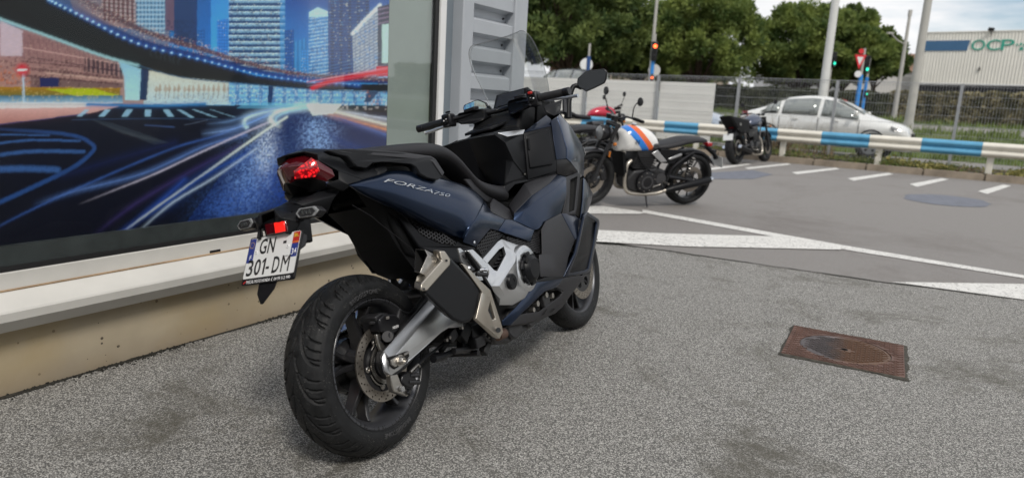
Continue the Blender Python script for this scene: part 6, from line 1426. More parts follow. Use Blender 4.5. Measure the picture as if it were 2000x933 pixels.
tube('brake_hose', [(1.15, -.15, 1.14), (1.2, -.17, 1.10), (1.25, -.13, 1.03)], .005, MATTE, sc, 8, 4)
tube('brake_hose', [(1.15, .15, 1.14), (1.2, .17, 1.10), (1.25, .13, 1.03)], .005, MATTE, sc, 8, 4)
prism('warning_sticker', [(1.1984,0.06,1.1205), (1.2164,0.05,1.1257), (1.217,0.05,1.1209), (1.199,0.06,1.1157)], (-.002, 0, .0005), PLY, sc)
prism('cowl_top_cover', [(1.0, .10, 1.02), (1.0, -.04, 1.02), (1.12, -.06, 1.045), (1.12, .12, 1.045)], (0, 0, .012), SATIN, sc, (), .004)
# windscreen
SG = clear_glass('windscreen_polycarbonate', (.90, .91, .91), .0, .30)
prof_s = [(1.40, .150, 1.12), (1.374, .168, 1.195), (1.345, .178, 1.28), (1.30, .180, 1.36), (1.276, .170, 1.415), (1.265, .154, 1.442), (1.260, .132, 1.453)]
rows = []
for x_, w_, z_ in prof_s:
    rows.append([(x_ + .16 * (1 - (k / 6) ** 2) * w_ / .19 * .6, w_ * k / 6, z_ + .035 * (1 - (k / 6) ** 2) * .3) for k in range(-6, 7)])
ws = grid('windscreen', rows, SG, sc, 1, .004, (-1, 0, 0))
edge_pts = [r[0] for r in rows] + rows[-1][1:-1] + [r[-1] for r in rows[::-1]]
tube('screen_edge', edge_pts, .0011, mat('screen_edge', (.16, .165, .17), .3), ws, 6, 3)

# ================================================================ THE OTHER MOTORCYCLES
def bike_wheel(par, cx, cz, r, w, m_rim, spokes=10, disc=True):
    rm = lathe('wheel', [(r - .075, -w * .36), (r - .085, -w * .38), (r - .095, -w * .2), (r - .10, 0), (r - .095, w * .2), (r - .085, w * .38), (r - .075, w * .36), (r - .088, 0)], m_rim, par, 40, c=(cx, 0, cz), closed=True)
    lathe('tyre', [(r, 0), (r - .006, w * .22), (r - .022, w * .40), (r - .045, w * .5), (r - .07, w * .46), (r - .085, w * .36), (r - .085, -w * .36), (r - .07, -w * .46), (r - .045, -w * .5), (r - .022, -w * .40), (r - .006, -w * .22)], RUBBER, rm, 48, c=(cx, 0, cz), closed=True, smooth=60)
    lathe('hub', [(0, -.06), (.045, -.06), (.05, 0), (.045, .06), (0, .06)], DARKM, rm, 20, c=(cx, 0, cz))
    for k in range(spokes):
        a = 2 * math.pi * k / spokes; b = a + .12
        tube('spoke', [(cx + .04 * math.cos(a), 0, cz + .04 * math.sin(a)), (cx + (r - .09) * math.cos(b), 0, cz + (r - .09) * math.sin(b))], [.011, .008], m_rim, rm, 6)
    if disc:
        for y in (-.075, .07): lathe('brake_disc', [(.15, y), (.15, y + .005), (.10, y + .005), (.10, y)], DISCM, rm, 32, c=(cx, 0, cz), closed=True)
    return rm

def roadster(label, pose, tank_m, z=0.0, rear=(.0, .31), front=(1.42, .31), r=.31, seat_m=None, rim_m=None, tank=None, seat=None, hump=False, group='motorcycles parked in the lot', tail_m=None, tall=0.0, stripes=None, details=True, fair=None):
    o = thing('motorcycle', label, 'motorcycle', mat=pose_matrix(*pose, z), group=group)
    rim_m = rim_m or RIMM
    bike_wheel(o, rear[0], rear[1], r, .17, rim_m); bike_wheel(o, front[0], front[1], r, .12, rim_m)
    fx, fz = front
    for s in (-1, 1):
        fk = tube('fork_leg', [(fx, s * .10, fz), (fx - .06, s * .10, fz + .20)], [.03, .026], DARKM, o, 12)
        tube('fork_tube', [(fx - .05, s * .10, fz + .17), (fx - .20, s * .10, fz + .60)], .022, DARKM, fk, 12)
        blk('brake_caliper', (fx - .12, s * .08, fz + .05), (.06, .04, .10), BLACKM, o, Matrix.Rotation(R(20), 3, 'Y'))
        tube('grip', [(fx - .27, s * .26, fz + .71), (fx - .32, s * .38, fz + .70)], [.018, .017], MATTE, o, 10)
        tube('bar', [(fx - .24, s * .03, fz + .66), (fx - .25, s * .16, fz + .71), (fx - .27, s * .27, fz + .71)], .012, BLACKM, o, 10)
        tube('mirror_stalk', [(fx - .26, s * .25, fz + .72), (fx - .23, s * .30, fz + .84), (fx - .25, s * .34, fz + .90)], .006, BLACKM, o, 8, 3)
        lathe('mirror', [(0, -.012), (.04, -.010), (.046, 0), (.044, .008), (0, .008)], BLACKM, o, 20, 'x', (fx - .26, s * .35, fz + .90))
        lathe('indicator', [(0, -.02), (.018, -.014), (.018, .012), (0, .018)], mat('amber_lens', (.5, .16, .02), .2) if 'amber_lens' not in MATS else MATS['amber_lens'], o, 12, 'x', (fx - .14, s * .19, fz + .42))
        tube('indicator_stem', [(fx - .14, s * .09, fz + .43), (fx - .14, s * .18, fz + .42)], .007, BLACKM, o, 6)
    rows = []
    for i in range(7):
        a = R(35 + 17 * i); q = r + .025
        rows.append([(fx + q * math.cos(a) * k, y, fz + q * math.sin(a) * k) for y, k in ((-.07, .92), (-.06, 1), (0, 1.02), (.06, 1), (.07, .92))])
    grid('front_mudguard', rows, BLACKM, o, 1, .004, (0, 0, 1))
    tube('yoke', [(fx - .20, -.12, fz + .60), (fx - .20, .12, fz + .60)], .025, DARKM, o, 10)
    if details:
        hl = lathe('headlight', [(0, -.10), (.05, -.095), (.085, -.04), (.09, .03), (.084, .045)], BLACKM, o, 24, 'x', (fx - .09, 0, fz + .50))
        lathe('headlight_lens', [(.082, .04), (.06, .055), (0, .062)], CLEARP, hl, 24, 'x', (fx - .09, 0, fz + .50))
        for s in (-1, 1): lathe('gauge', [(0, -.03), (.036, -.03), (.04, .02), (0, .02)], BLACKM, o, 16, 'z', (fx - .17, s * .05, fz + .68))
    # tank
    T = tank or (.68, 1.14, .70, .90)
    x0, x1, z0, z1 = T
    prof_t = ((0, .25, .05), (.06, .55, .09), (.22, .80, .125), (.45, .95, .145), (.68, 1.0, .15), (.85, .93, .13), (.96, .75, .095), (1, .5, .05))
    secs = []
    for t, h, w in prof_t:
        x = x0 + (x1 - x0) * t; zt = z0 + (z1 - z0) * h; zb = z0 + .02 * (1 - t)
        secs.append([(x, y * w, zb + (zt - zb) * k) for y, k in ((-.55, 0), (-.95, .12), (-1.02, .45), (-.86, .78), (-.45, .97), (0, 1), (.45, .97), (.86, .78), (1.02, .45), (.95, .12), (.55, 0))])
    tk = loft('tank', secs, tank_m, o, 2, 180)
    lathe('filler_cap', [(.03, 0), (.03, .012), (.024, .018), (0, .018)], CHROME, tk, 20, 'z', (x0 + (x1 - x0) * .62, 0, z1 - .004))
    # seat
    S = seat or (-.02, .72, .79, .70)
    a, b, zr, zf = S
    secs = []
    for t, zz, w, dr in ((0, zr - .035, .06, .03), (.04, zr - .01, .09, .05), (.25, zr, .115, .07), (.48, zr - .01, .125, .085), (.55, zr - .03 if not hump else zr - .06, .13, .085), (.8, (zr + zf) / 2 - .02, .13, .09), (.97, zf + .0, .10, .07), (1, zf - .01, .07, .06)):
        secs.append(seat_sec(a + (b - a) * t, zz, w, dr, .01))
    loft('seat', secs, seat_m or SEATM, o, 2, 180)
    # frame and engine
    for s in (-1, 1):
        tube('frame_rail', [(fx - .24, s * .03, fz + .52), (.95, s * .1, .30), (.75, s * .12, .20), (.5, s * .12, .22), (.42, s * .12, .46), (.15, s * .10, .64)], .015, BLACKM, o, 8, 4)
        tube('swingarm', [(.48, s * .10, .36), (rear[0] + .02, s * .115, rear[1])], [.03, .022], BLACKM, o, 10)
        sa = tube('shock', [(.17, s * .135, .62), (.22, s * .135, .36)], [.022, .022], DARKM, o, 12)
        bm = bmesh.new(); b_tube(bm, [(.17 + .05 * k / 60, s * .135, .60 - .22 * k / 60) + Vector() if False else Vector((.175 + .045 * k / 60 + .027 * math.cos(k * .7) * .9, s * .135 + .027 * math.sin(k * .7), .585 - .2 * k / 60)) for k in range(61)], .005, 5); bmobj('spring', bm, STEEL, sa)
        tube('silencer', [(.48, s * .15, .20), (.40, s * .16, .225), (-.06, s * .165, .325), (-.10, s * .165, .333)], [.022, .038, .045, .036], SATIN, o, 16)
        tube('silencer_tip', [(-.09, s * .165, .331), (-.125, s * .165, .34)], [.037, .033], CHROME, o, 14)
        pp = [(fx - .46, s * .07, .52), (fx - .40, s * .09, .46), (fx - .39, s * .11, .30), (fx - .44, s * .12, .18), (fx - .60, s * .13, .155), (.60, s * .14, .165), (.47, s * .15, .205)]
        tube('exhaust_pipe', pp, .021, CHAMP, o, 12, 5)
        tube('footrest', [(.52, s * .13, .30), (.52, s * .24, .30)], .012, STEEL, o, 8)
        tube('rear_indicator', [(-.12, s * .05, .66), (-.12, s * .14, .66)], [.006, .014], BLACKM, o, 8)
        prism('side_panel', [(.42, s * .115, .50), (.30, s * .115, .66), (.62, s * .115, .67), (.66, s * .115, .52)], (0, .02 * s, 0), SATIN, o, (), .008)
    eng = prism('engine', [(.50, -.13, .22), (.50, -.13, .42), (.62, -.13, .46), (.92, -.13, .42), (1.0, -.13, .32), (.97, -.13, .20), (.82, -.13, .155), (.58, -.13, .16)], (0, .26, 0), DARKM, o, (), .03, 3)
    for y in (-.135, .135): lathe('engine_case', [(.125, 0), (.12, math.copysign(.03, y)), (.09, math.copysign(.04, y)), (0, math.copysign(.042, y))], BLACKM, eng, 28, c=(.76, y, .30))
    cyl = prism('cylinder', [(.70, -.11, .42), (.66, -.11, .66), (.90, -.11, .68), (.94, -.11, .44)], (0, .22, 0), DARKM, o, (), .012)
    bm = bmesh.new()
    for k in range(6): b_box(bm, (.80 - .006 * k, 0, .45 + .025 * k), (.27, .25, .008))
    tag(bmobj('cooling_fins', bm, DARKM, cyl, 0), kind='stuff')
    HEADM = mat('cast_head', (.09, .09, .095), .4, .7) if 'cast_head' not in MATS else MATS['cast_head']
    prism('cylinder_head', [(.66, -.12, .655), (.64, -.12, .72), (.89, -.12, .74), (.905, -.12, .675)], (0, .24, 0), HEADM, cyl, (), .015)
    for y in (-.12, .12):
        s = 1 if y > 0 else -1
        for k in range(9):
            a = 2 * math.pi * k / 9; q = Vector((.76 + .105 * math.cos(a), y + s * .040, .30 + .105 * math.sin(a))); tube('case_bolt', [q, q + Vector((0, s * .012, 0))], .007, STEEL, eng, 6)
        lathe('case_ring', [(.075, y + s * .052), (.075, y + s * .060), (.055, y + s * .060), (.055, y + s * .052)], HEADM, eng, 24, c=(.76, 0, .30), closed=True)
        lathe('sprocket_cover', [(.07, 0), (.065, s * .02), (0, s * .022)], HEADM, eng, 20, c=(.56, y, .33))
        tube('throttle_body', [(.62, y * .8, .57), (.53, y * .85, .55)], [.03, .026], STEEL, cyl, 12)
        tube('hose', [(.60, y, .50), (.66, y * 1.15, .40), (.84, y * 1.2, .50), (.92, y, .62)], .008, SATIN, cyl, 6, 4)
        tube('gear_lever', [(.56, y * 1.2, .27), (.66, y * 1.35, .25), (.69, y * 1.7, .255)], .007, STEEL, eng, 6)
    prism('radiator', [(fx - .37, -.12, .34), (fx - .30, -.12, .62), (fx - .33, -.12, .62), (fx - .41, -.12, .34)], (0, .24, 0), MATTE, o)
    rows = []
    for i in range(6):
        a = R(60 + 18 * i); q = r + .03
        rows.append([(rear[0] + q * math.cos(a) * k, y, rear[1] + q * math.sin(a) * k) for y, k in ((-.09, .92), (-.08, 1), (0, 1.02), (.08, 1), (.09, .92))])
    grid('rear_mudguard', rows, SATIN, o, 1, .004, (0, 0, 1))
    blk('tail_lamp', (-.10, 0, .715), (.07, .10, .045), RED_LENS, o, None, .012)
    tube('plate_arm', [(-.08, 0, .69), (-.22, 0, .60), (-.26, 0, .55)], [.03, .025, .03], SATIN, o, 8)
    pr = prism('number_plate', [(-.27, -.10, .58), (-.27, .10, .58), (-.30, .10, .46), (-.30, -.10, .46)], (.004, 0, 0), PLW, o)
    tube('side_stand', [(.72, .12, .16), (.72, .20, .02 - z * 0)], [.012, .010], BLACKM, o, 8)
    return o, tk

CREAM = mat('cream_tank_paint', (.74, .735, .71), .18, 0, .6, var=.03)
TBLUE = mat('bright_blue_stripe', (.015, .20, .66), .2, 0, .5); TORANGE = mat('orange_stripe', (.72, .13, .02), .2, 0, .5)
GREYT = mat('grey_blue_tank_paint', (.075, .085, .115), .25, .2, .4); REDT = mat('crimson_tank_paint', (.45, .012, .04), .22, .1, .5); BLUEB = mat('slate_blue_tank_paint', (.06, .075, .12), .22, .2, .5)
m2, tk2 = roadster('classic motorcycle with cream tank crossed by blue and orange stripes, seen from its left side', (2.063, 8.327, -1.99096, .15), CREAM, .045, (.095, .31), (1.405, .30), .315,
                   tank=(.60, 1.15, .61, .905), seat=(-.05, .66, .80, .705))
# stripes painted over the tank: thin skins lying on it
def tank_skin(name, tk, m, xa, xb, lean_, par, lift=.0018, kind=None):
    """copy of the tank faces between two slanted planes, lifted a hair"""
    dg = bpy.context.evaluated_depsgraph_get(); dg.update()
    e = tk.evaluated_get(dg); me = e.to_mesh(); bm = bmesh.new(); bm.from_mesh(me); e.to_mesh_clear()
    n = Vector((1, 0, lean_)).normalized()
    for x_, sg in ((xa, -1), (xb, 1)):
        bmesh.ops.bisect_plane(bm, geom=bm.verts[:] + bm.edges[:] + bm.faces[:], plane_co=(x_, 0, .75), plane_no=n * sg, clear_outer=True)
    bm.normal_update()
    for v in bm.verts: v.co += v.normal * lift
    return bmobj(name, bm, m, par, 180, 0, 2, False)
tank_skin('tank_stripe', tk2, TBLUE, .875, .975, -1.05, tk2); tank_skin('tank_stripe', tk2, TORANGE, .79, .875, -1.05, tk2)
text_on('tank_emblem', 'N', (0.9858,0.155,0.718), Vector((0.9339,0.155,0.7193)) - Vector((0.9858,0.155,0.718)), Vector((0.9969,0.155,0.7737)) - Vector((0.9858,0.155,0.718)), BLACKM, tk2, .045, .05, .004, None, None, .003)
prism('side_number_board', [(0.7485,0.135,0.6221), (0.6755,0.135,0.6581), (0.5257,0.135,0.5334), (0.605,0.135,0.5206)], (0, .01, 0), SILVER, m2, (), .004)
prism('frame_badge', [(0.5222,0.14,0.5639), (0.3576,0.14,0.6312), (0.3383,0.14,0.6082), (0.4853,0.14,0.5529)], (0, .008, 0), SILVER, m2, (), .003)
lathe('fork_reflector', [(0, 0)] if False else [(.0, -.03), (.011, -.03), (.011, .03), (0, .03)], MATS['amber_lens'], m2, 10, 'z', (1.275, .135, .60))

m3, _ = roadster('naked motorcycle with slate blue tank and white number plate, parked nose to the guardrail', (4.313, 14.074, .71095, .14), BLUEB, .12, (.02, .31), (1.49, .31), .32,
                 tank=(.58, 1.16, .72, .99), seat=(-.16, .66, .88, .78), hump=True)
prism('tail_cover', [(-.42, -.12, .93), (.45, -.15, .86), (.42, -.15, .58), (.02, -.12, .58)], (0, .26, 0), MATTE, m3, (), .04)
lathe('tail_badge', [(0, -.145), (.03, -.142), (.03, -.13)], STEEL, m3, 12, c=(.0, 0, .76))
m4, _ = roadster('grey motorcycle whose seat and tank show just behind the cream tank motorcycle', (.95, 9.15, -1.93, .14), GREYT, .05, seat=(-.06, .72, .83, .73), tank=(.66, 1.14, .70, .93))
m5, _ = roadster('crimson motorcycle facing right in front of the white hoarding panels', (.72, 12.75, 1.15, .10), REDT, .09, tank=(.62, 1.18, .80, 1.02), seat=(-.1, .66, .90, .82), hump=True)
m6, _ = roadster('black motorcycle half hidden behind the scooter handlebar and right mirror', (.15, 10.6, -1.75, .12), BLACKM, .06, seat=(-.06, .70, .82, .74))

# ================================================================ RAIL, FENCE, STREET
RAILW = mat('cream_rail_paint', (.68, .65, .57), .5, 0, var=.08, vscale=4, detail=8)
worn(RAILW, .68, 12, (.40, .33, .22))
RAILB = mat('sky_blue_rail_paint', (.10, .33, .52), .45, 0, var=.12, vscale=5, detail=8)
WB = [(.0, .82), (.018, .815), (.055, .79), (.075, .765), (.07, .735), (.025, .70), (.012, .685), (.025, .67), (.07, .635), (.075, .605), (.055, .58), (.018, .555), (.0, .55)]
rail = thing('guardrail', 'long cream W-shaped guardrail with sky blue bands behind the kerb', 'guardrail', KF(0, .3, .2))
def in_w(o, root): o.parent = root; o.matrix_parent_inverse = Matrix.Translation(root.location).inverted(); return o
cuts = [-15.5, -14.6, -13.6, -12.5, -11.6, -10.6, -9.6, -8.6, -7.6, -6.6, -5.7, -4.75, -3.8, -2.52, -1.70, -.17, .06, .95, 1.86, 2.78, 3.78, 4.75, 5.7, 6.7, 7.7, 8.7]
cuts = [-15.4 + .97 * i for i in range(13)] + [-2.52, -1.70, -.70, .06, .95, 1.86, 2.78, 3.78, 4.75, 5.7, 6.7, 7.7, 8.7]
for i, (a, b) in enumerate(zip(cuts, cuts[1:])):
    blue = i % 2 == 1
    bm = bmesh.new(); rings = []
    for t in (a + .001, b - .001): rings.append([bm.verts.new(KF(t, .32 - y, z)) for y, z in WB] + [bm.verts.new(KF(t, .324 - y + .006, z)) for y, z in WB[::-1]])
    n = len(rings[0])
    for k in range(n): bm.faces.new((rings[0][k], rings[0][(k + 1) % n], rings[1][(k + 1) % n], rings[1][k]))
    in_w(bmobj('rail_section', bm, RAILB if blue else RAILW, None, 50), rail)
for t in (-15, -13, -11, -9, -7, -5, -3.6, -1.75, .18, 2.05, 3.94, 5.85, 7.8):
    bm = bmesh.new(); b_box(bm, KF(t, .40, .44), (.11, .12, .66), Matrix.Rotation(KROT, 3, 'Z')); bmesh.ops.bevel(bm, geom=bm.edges[:], offset=.012, segments=1, affect='EDGES')
    in_w(bmobj('rail_post', bm, RAILW), rail)

GALV = mat('galvanised_steel', (.36, .37, .38), .5, .5, var=.1, vscale=10)
fence = thing('mesh_fence', 'galvanised wire mesh fence on steel posts along the street', 'fence', KF(0, 1.8, .25))
FP = [-13.9, -11.8, -9.7, -7.6, -5.5, -3.4, -1.33, .86, 3.24, 5.4, 7.6, 9.8]
for t in FP:
    bm = bmesh.new(); b_box(bm, KF(t, 1.8, 1.08), (.06, .06, 1.72), Matrix.Rotation(KROT, 3, 'Z')); in_w(bmobj('fence_post', bm, GALV), fence)
for a, b in zip(FP, FP[1:]):
    bm = bmesh.new(); nv = int((b - a) / .055)
    for k in range(1, nv):
        t = a + (b - a) * k / nv; b_tube(bm, [KF(t, 1.8, .27), KF(t, 1.8, 1.93)], .0028, 3, False)
    for k in range(9):
        z_ = .28 + .2 * k; r_ = .0032 if k in (0, 2, 4, 6, 8) else .0026
        b_tube(bm, [KF(a, 1.795, z_), KF(b, 1.795, z_)], r_ * 1.3, 3, False)
    b_tube(bm, [KF(a, 1.8, 1.93), KF(b, 1.8, 1.93)], .007, 4, False)
    o = in_w(bmobj('wire_panel', bm, GALV, None, 0), fence); tag(o, kind='stuff')
HOARD = mat('white_hoarding', (.80, .79, .745), .6, var=.05, vscale=1.5, detail=6)
for i, (a, b) in enumerate(((-7.55, -5.55), (-5.45, -3.45), (-3.35, -1.92))):
    bm = bmesh.new(); c = KF((a + b) / 2, 1.845, 1.05); b_box(bm, c, (b - a, .02, 1.45), Matrix.Rotation(KROT, 3, 'Z'))
    h = bmobj('hoarding_panel', bm, HOARD); 
    tag(h, ['white hoarding panel fixed to the mesh fence, leftmost one behind the scooter mirror', 'white hoarding panel fixed to the mesh fence, behind the crimson motorcycle', 'white hoarding panel fixed to the mesh fence, the one ending beside the parked blue car'][i], 'panel', 'white hoarding panels on the fence')
    me = h.data; me.transform(Matrix.Translation(-c)); h.location = c
    for z_ in (.62, 1.0, 1.38):
        bm = bmesh.new(); b_box(bm, Vector((0, 0, z_ - 1.05)) - KN * .012, (b - a - .002, .006, .012), Matrix.Rotation(KROT, 3, 'Z')); bmobj('panel_rib', bm, HOARD, h)

# weeds and leaf litter on the verge
def tufts(name, n, tr, nr, h, m, seed, w=.012, wide=False, mode='grass', label=None):
    rnd = random.Random(seed); vs = []; fs = []
    for i in range(n):
        t = rnd.uniform(*tr); q = rnd.uniform(*nr)
        if noise.noise((t * .9, q * 1.5, seed)) < -.12: continue
        p = KF(t, q); p.z = zg(q) + .005
        a = rnd.random() * 6.28; hh = h * rnd.uniform(.4, 1.2) * (1 + noise.noise((t * .7, q, 9)))
        d = Vector((math.cos(a), math.sin(a), 0)); up = Vector((rnd.gauss(0, .35), rnd.gauss(0, .35), 1)).normalized()
        ww = w * rnd.uniform(.6, 1.5); k = len(vs)
        if mode == 'grass': vs += [p - d * ww, p + d * ww, p + up * hh]; fs.append((k, k + 1, k + 2))
        else:
            c = p + up * hh * rnd.random(); e = Vector((rnd.gauss(0, 1), rnd.gauss(0, 1), rnd.gauss(0, .6))).normalized(); f = d.cross(e).normalized()
            vs += [c - d * ww, c + f * ww * .7, c + d * ww, c - f * ww * .7]; fs.append((k, k + 1, k + 2, k + 3))
    o = obj(name, vs, fs, m, None, 0); tag(o, kind='stuff'); return o
def leafm(name, a, b, sc=3, trans=.25):
    m = mat(name, a, .75)
    N, LK, bs = nodes_of(m); tc = N.new('ShaderNodeTexCoord'); t = N.new('ShaderNodeTexNoise'); t.inputs['Scale'].default_value = sc; t.inputs['Detail'].default_value = 5; LK.new(tc.outputs['Object'], t.inputs['Vector'])
    r_ = N.new('ShaderNodeValToRGB'); r_.color_ramp.elements[0].position = .36; r_.color_ramp.elements[0].color = (*a, 1); r_.color_ramp.elements[1].position = .64; r_.color_ramp.elements[1].color = (*b, 1)
    LK.new(t.outputs['Fac'], r_.inputs['Fac']); LK.new(r_.outputs['Color'], bs.inputs['Base Color'])
    tr = N.new('ShaderNodeBsdfTranslucent'); mx = N.new('ShaderNodeMixShader'); mx.inputs['Fac'].default_value = trans; LK.new(r_.outputs['Color'], tr.inputs['Color'])
    LK.new(bs.outputs[0], mx.inputs[1]); LK.new(tr.outputs[0], mx.inputs[2]); LK.new(mx.outputs[0], N['Material Output'].inputs['Surface'])
    return m
GRASSL = leafm('grass_blades', (.06, .095, .02), (.20, .26, .06), 2.5); DRYL = leafm('dry_stalks', (.16, .11, .06), (.30, .22, .12), 2); WEEDL = leafm('weed_leaves', (.03, .05, .014), (.22, .21, .06), 5)
tufts('verge_grass', 9000, (-9, 9), (.24, 2.2), .10, GRASSL, 5, .008)
tufts('verge_weeds', 5000, (-8, 9), (.24, 1.7), .16, WEEDL, 11, .022, mode='leaf')
tufts('yellow_weeds', 900, (2.2, 4.6), (.26, .9), .12, leafm('pale_weed_leaves', (.20, .20, .06), (.42, .36, .12), 8), 21, .03, mode='leaf')
tufts('dry_stalks', 900, (-5.6, 1.0), (1.5, 2.0), .8, DRYL, 13, .006)
tufts('fallen_leaves', 2500, (-8, 8), (.24, 1.6), .03, DRYL, 17, .03, mode='leaf')
tufts('bank_grass', 22000, (-16, 14), (5.1, 8.3), .22, GRASSL, 23, .018)
tufts('strip_grass', 12000, (-18, 18), (14, 16.6), .2, GRASSL, 29, .025)

# ---------------------------------------------------------------- cars
GLASSC = mat('car_glass', (.25, .27, .255), .05, .5, .6, coat_r=.01)
TYREC = mat('car_tyre', (.018, .018, .019), .7); RIMC = mat('alloy_wheel', (.45, .46, .47), .3, .8)
def car(label, loc, heading, paint, kind='saloon', group='cars on the street', z=None, sc_=(1, 1, 1)):
    o = thing('parked_car', label, 'car', (loc[0], loc[1], ground_z(loc[0], loc[1]) + .006 if z is None else z), heading, group)
    o.scale = sc_
    if kind == 'saloon':
        st = [(-2.28, .72, .60, .70, .72), (-2.20, .95, .66, .90, .80), (-1.98, 1.05, .68, .98, .84), (-1.72, 1.09, .66, .98, .86), (-1.25, 1.31, .60, .97, .88), (-.85, 1.43, .585, .96, .885), (-.25, 1.475, .59, .95, .89), (.25, 1.44, .60, .94, .89), (.75, 1.24, .63, .93, .885), (1.15, 1.02, .68, .92, .88), (1.6, .95, .68, .88, .86), (2.0, .86, .64, .80, .80), (2.2, .74, .58, .68, .70), (2.28, .55, .5, .50, .62)]
        W_ = {'r': (-1.62, -1.12), 'm': (-1.02, -.06), 'f': (.04, 1.0)}
    else:
        st = [(-2.15, .85, .66, .75, .76), (-2.08, 1.10, .68, .95, .84), (-1.80, 1.46, .64, .98, .87), (-1.3, 1.58, .62, .98, .89), (-.5, 1.61, .62, .97, .9), (.2, 1.58, .62, .96, .9), (.7, 1.36, .64, .95, .89), (1.1, 1.08, .68, .94, .88), (1.6, 1.0, .68, .9, .86), (1.95, .88, .64, .80, .80), (2.1, .74, .58, .68, .70), (2.17, .55, .5, .50, .62)]
        W_ = {'r': (-1.72, -1.05), 'm': (-.95, -.02), 'f': (.08, .95)}
    secs = []
    for x, zt, wt, zb, wb in st:
        zb = min(zb, zt - .035); h = [(0, zt), (wt * .7, zt - .008), (wt, zt - .04), (wb, zb), (wb + .015, .62 if zb > .65 else zb - .03), (wb, .36), (wb - .06, .22), (0, .20)]
        secs.append([(x, y, z_) for y, z_ in h] + [(x, -y, z_) for y, z_ in h[-2:0:-1]])
    body = loft('body', secs, paint, o, 1, 40)
    def at(x, k):
        for A, B in zip(st, st[1:]):
            if A[0] <= x <= B[0]:
                t = (x - A[0]) / (B[0] - A[0]); zt, wt, zb, wb = [A[i] + (B[i] - A[i]) * t for i in (1, 2, 3, 4)]
                return (x, wb + (wt - wb) * k + .006, zb + (zt - .04 - zb) * k)
    for s in (-1, 1):
        for k_, (xa, xb) in W_.items():
            lo = [at(xa + (xb - xa) * i / 4, .06) for i in range(5)]; hi = [at(xa + (xb - xa) * i / 4 if not (k_ == 'f' and i == 4) else xb - .05, .90) for i in range(5)]
            if k_ == 'r': hi[0] = at(xa + .25, .8); lo[0] = at(xa, .15)
            obj('side_window', [(p[0], p[1] * s, p[2]) for p in lo + hi], [(i, i + 1, i + 6, i + 5) for i in range(4)], GLASSC, o, 40, 0, 2, .008, 0, (0, s, .3))
        for x, n_ in ((-1.36, 1), (1.36, 0)):
            rm = lathe('wheel', [(.325, -.02), (.33, .07), (.325, .16), (.29, .19), (.225, .185), (.225, -.02)], TYREC, o, 36, c=(0, 0, 0), closed=True) if s > 0 else lathe('wheel', [(.325, .02), (.33, -.07), (.325, -.16), (.29, -.19), (.225, -.185), (.225, .02)], TYREC, o, 36, closed=True)
            rm.location = (x, s * .70, .33)
            lathe('rim', [(.225, s * .16), (.21, s * .17), (.06, s * .165), (0, s * .17)], RIMC, rm, 28)
            for k in range(5):
                a = 2 * math.pi * k / 5 + .3; bm = bmesh.new(); b_cyl(bm, (.14 * math.cos(a), s * .168, .14 * math.sin(a)), (.14 * math.cos(a), s * .172, .14 * math.sin(a)), .035, 10); bmobj('rim_opening', bm, HOLLOW, rm)
            lathe('wheel_arch', [(.37, s * .872), (.37, s * .895), (.33, s * .895), (.33, s * .872)], HOLLOW, o, 32, c=(x, 0, .34), closed=True)
        for x in (-.62, .44): blk('door_handle', (x, s * .905, .86), (.16, .03, .03), paint, o, None, .008)
        for x in (-1.06, -.02, 1.02): blk('door_gap', (x, s * .898, .66), (.012, .008, .52), HOLLOW, o, None, 0)
        blk('sill_trim', (0, s * .885, .30), (2.1, .05, .08), SATIN, o, None, .01)
        mr_ = prism('side_mirror', [(.86, s * .88, 1.0), (.98, s * .88, 1.0), (.98, s * .88, 1.12), (.90, s * .88, 1.13)], (0, s * .17, 0), paint, o, (), .03)
        zl = .70 if kind == 'saloon' else .72
        prism('headlight', [(2.20, s * .36, zl - .06), (2.02, s * .72, zl + .02), (1.78, s * .85, zl + .10), (1.80, s * .845, zl + .02), (2.06, s * .74, zl - .10), (2.22, s * .38, zl - .13)], (.015, s * .02, .012), CLEARP, o, (), .004)
        xr = st[1][0]
        prism('tail_light', [(xr - .03, s * .55, .82), (xr - .01, s * .80, .80), (xr + .26, s * .862, .86), (xr + .22, s * .85, .99), (xr + .02, s * .74, .98), (xr - .02, s * .56, .96)], (-.012, s * .015, .0), RED_LENS, o, (), .004)
    wsx = [i for i, a in enumerate(st) if a[0] > .15][0]
    def topstrip(nm, xa, xb, k=.92):
        P = []
        for x in np.linspace(xa, xb, 4):
            for A, B in zip(st, st[1:]):
                if A[0] <= x <= B[0]:
                    t = (x - A[0]) / (B[0] - A[0]); P.append((float(x), (A[2] + (B[2] - A[2]) * t) * k, A[1] + (B[1] - A[1]) * t + .006)); break
        vs = [(x, y * q, z_ - (.02 if q else 0)) for x, y, z_ in P for q in (-1, -.7, 0, .7, 1)]
        obj(nm, [(v[0], v[1], v[2] - (.015 if abs(v[1]) > .5 else 0) + .018) for v in vs], [(i * 5 + j, i * 5 + j + 1, i * 5 + 6 + j, i * 5 + 5 + j) for i in range(3) for j in range(4)], GLASSC, o, 60, 0, 2, .008, 0, (0, 0, 1))
    topstrip('windscreen', .36, 1.08); topstrip('rear_window', *((-1.62, -1.0) if kind == 'saloon' else (-2.02, -1.82)))
    blk('grille', (2.235 if kind == 'saloon' else 2.13, 0, .58), (.06, .70, .14), SATIN, o, None, .01)
    blk('bumper_opening', (2.25 if kind == 'saloon' else 2.14, 0, .34), (.07, 1.1, .12), SATIN, o, None, .01)
    blk('number_plate', (2.30 if kind == 'saloon' else 2.19, 0, .46), (.012, .50, .10), PLW, o, None, .003)
    blk('rear_bumper', (st[0][0] + .05, 0, .42), (.16, 1.3, .22), paint, o, None, .04)
    blk('rear_plate', (st[0][0] - .02, 0, .75), (.012, .50, .10), PLW, o, None, .003)
    return o
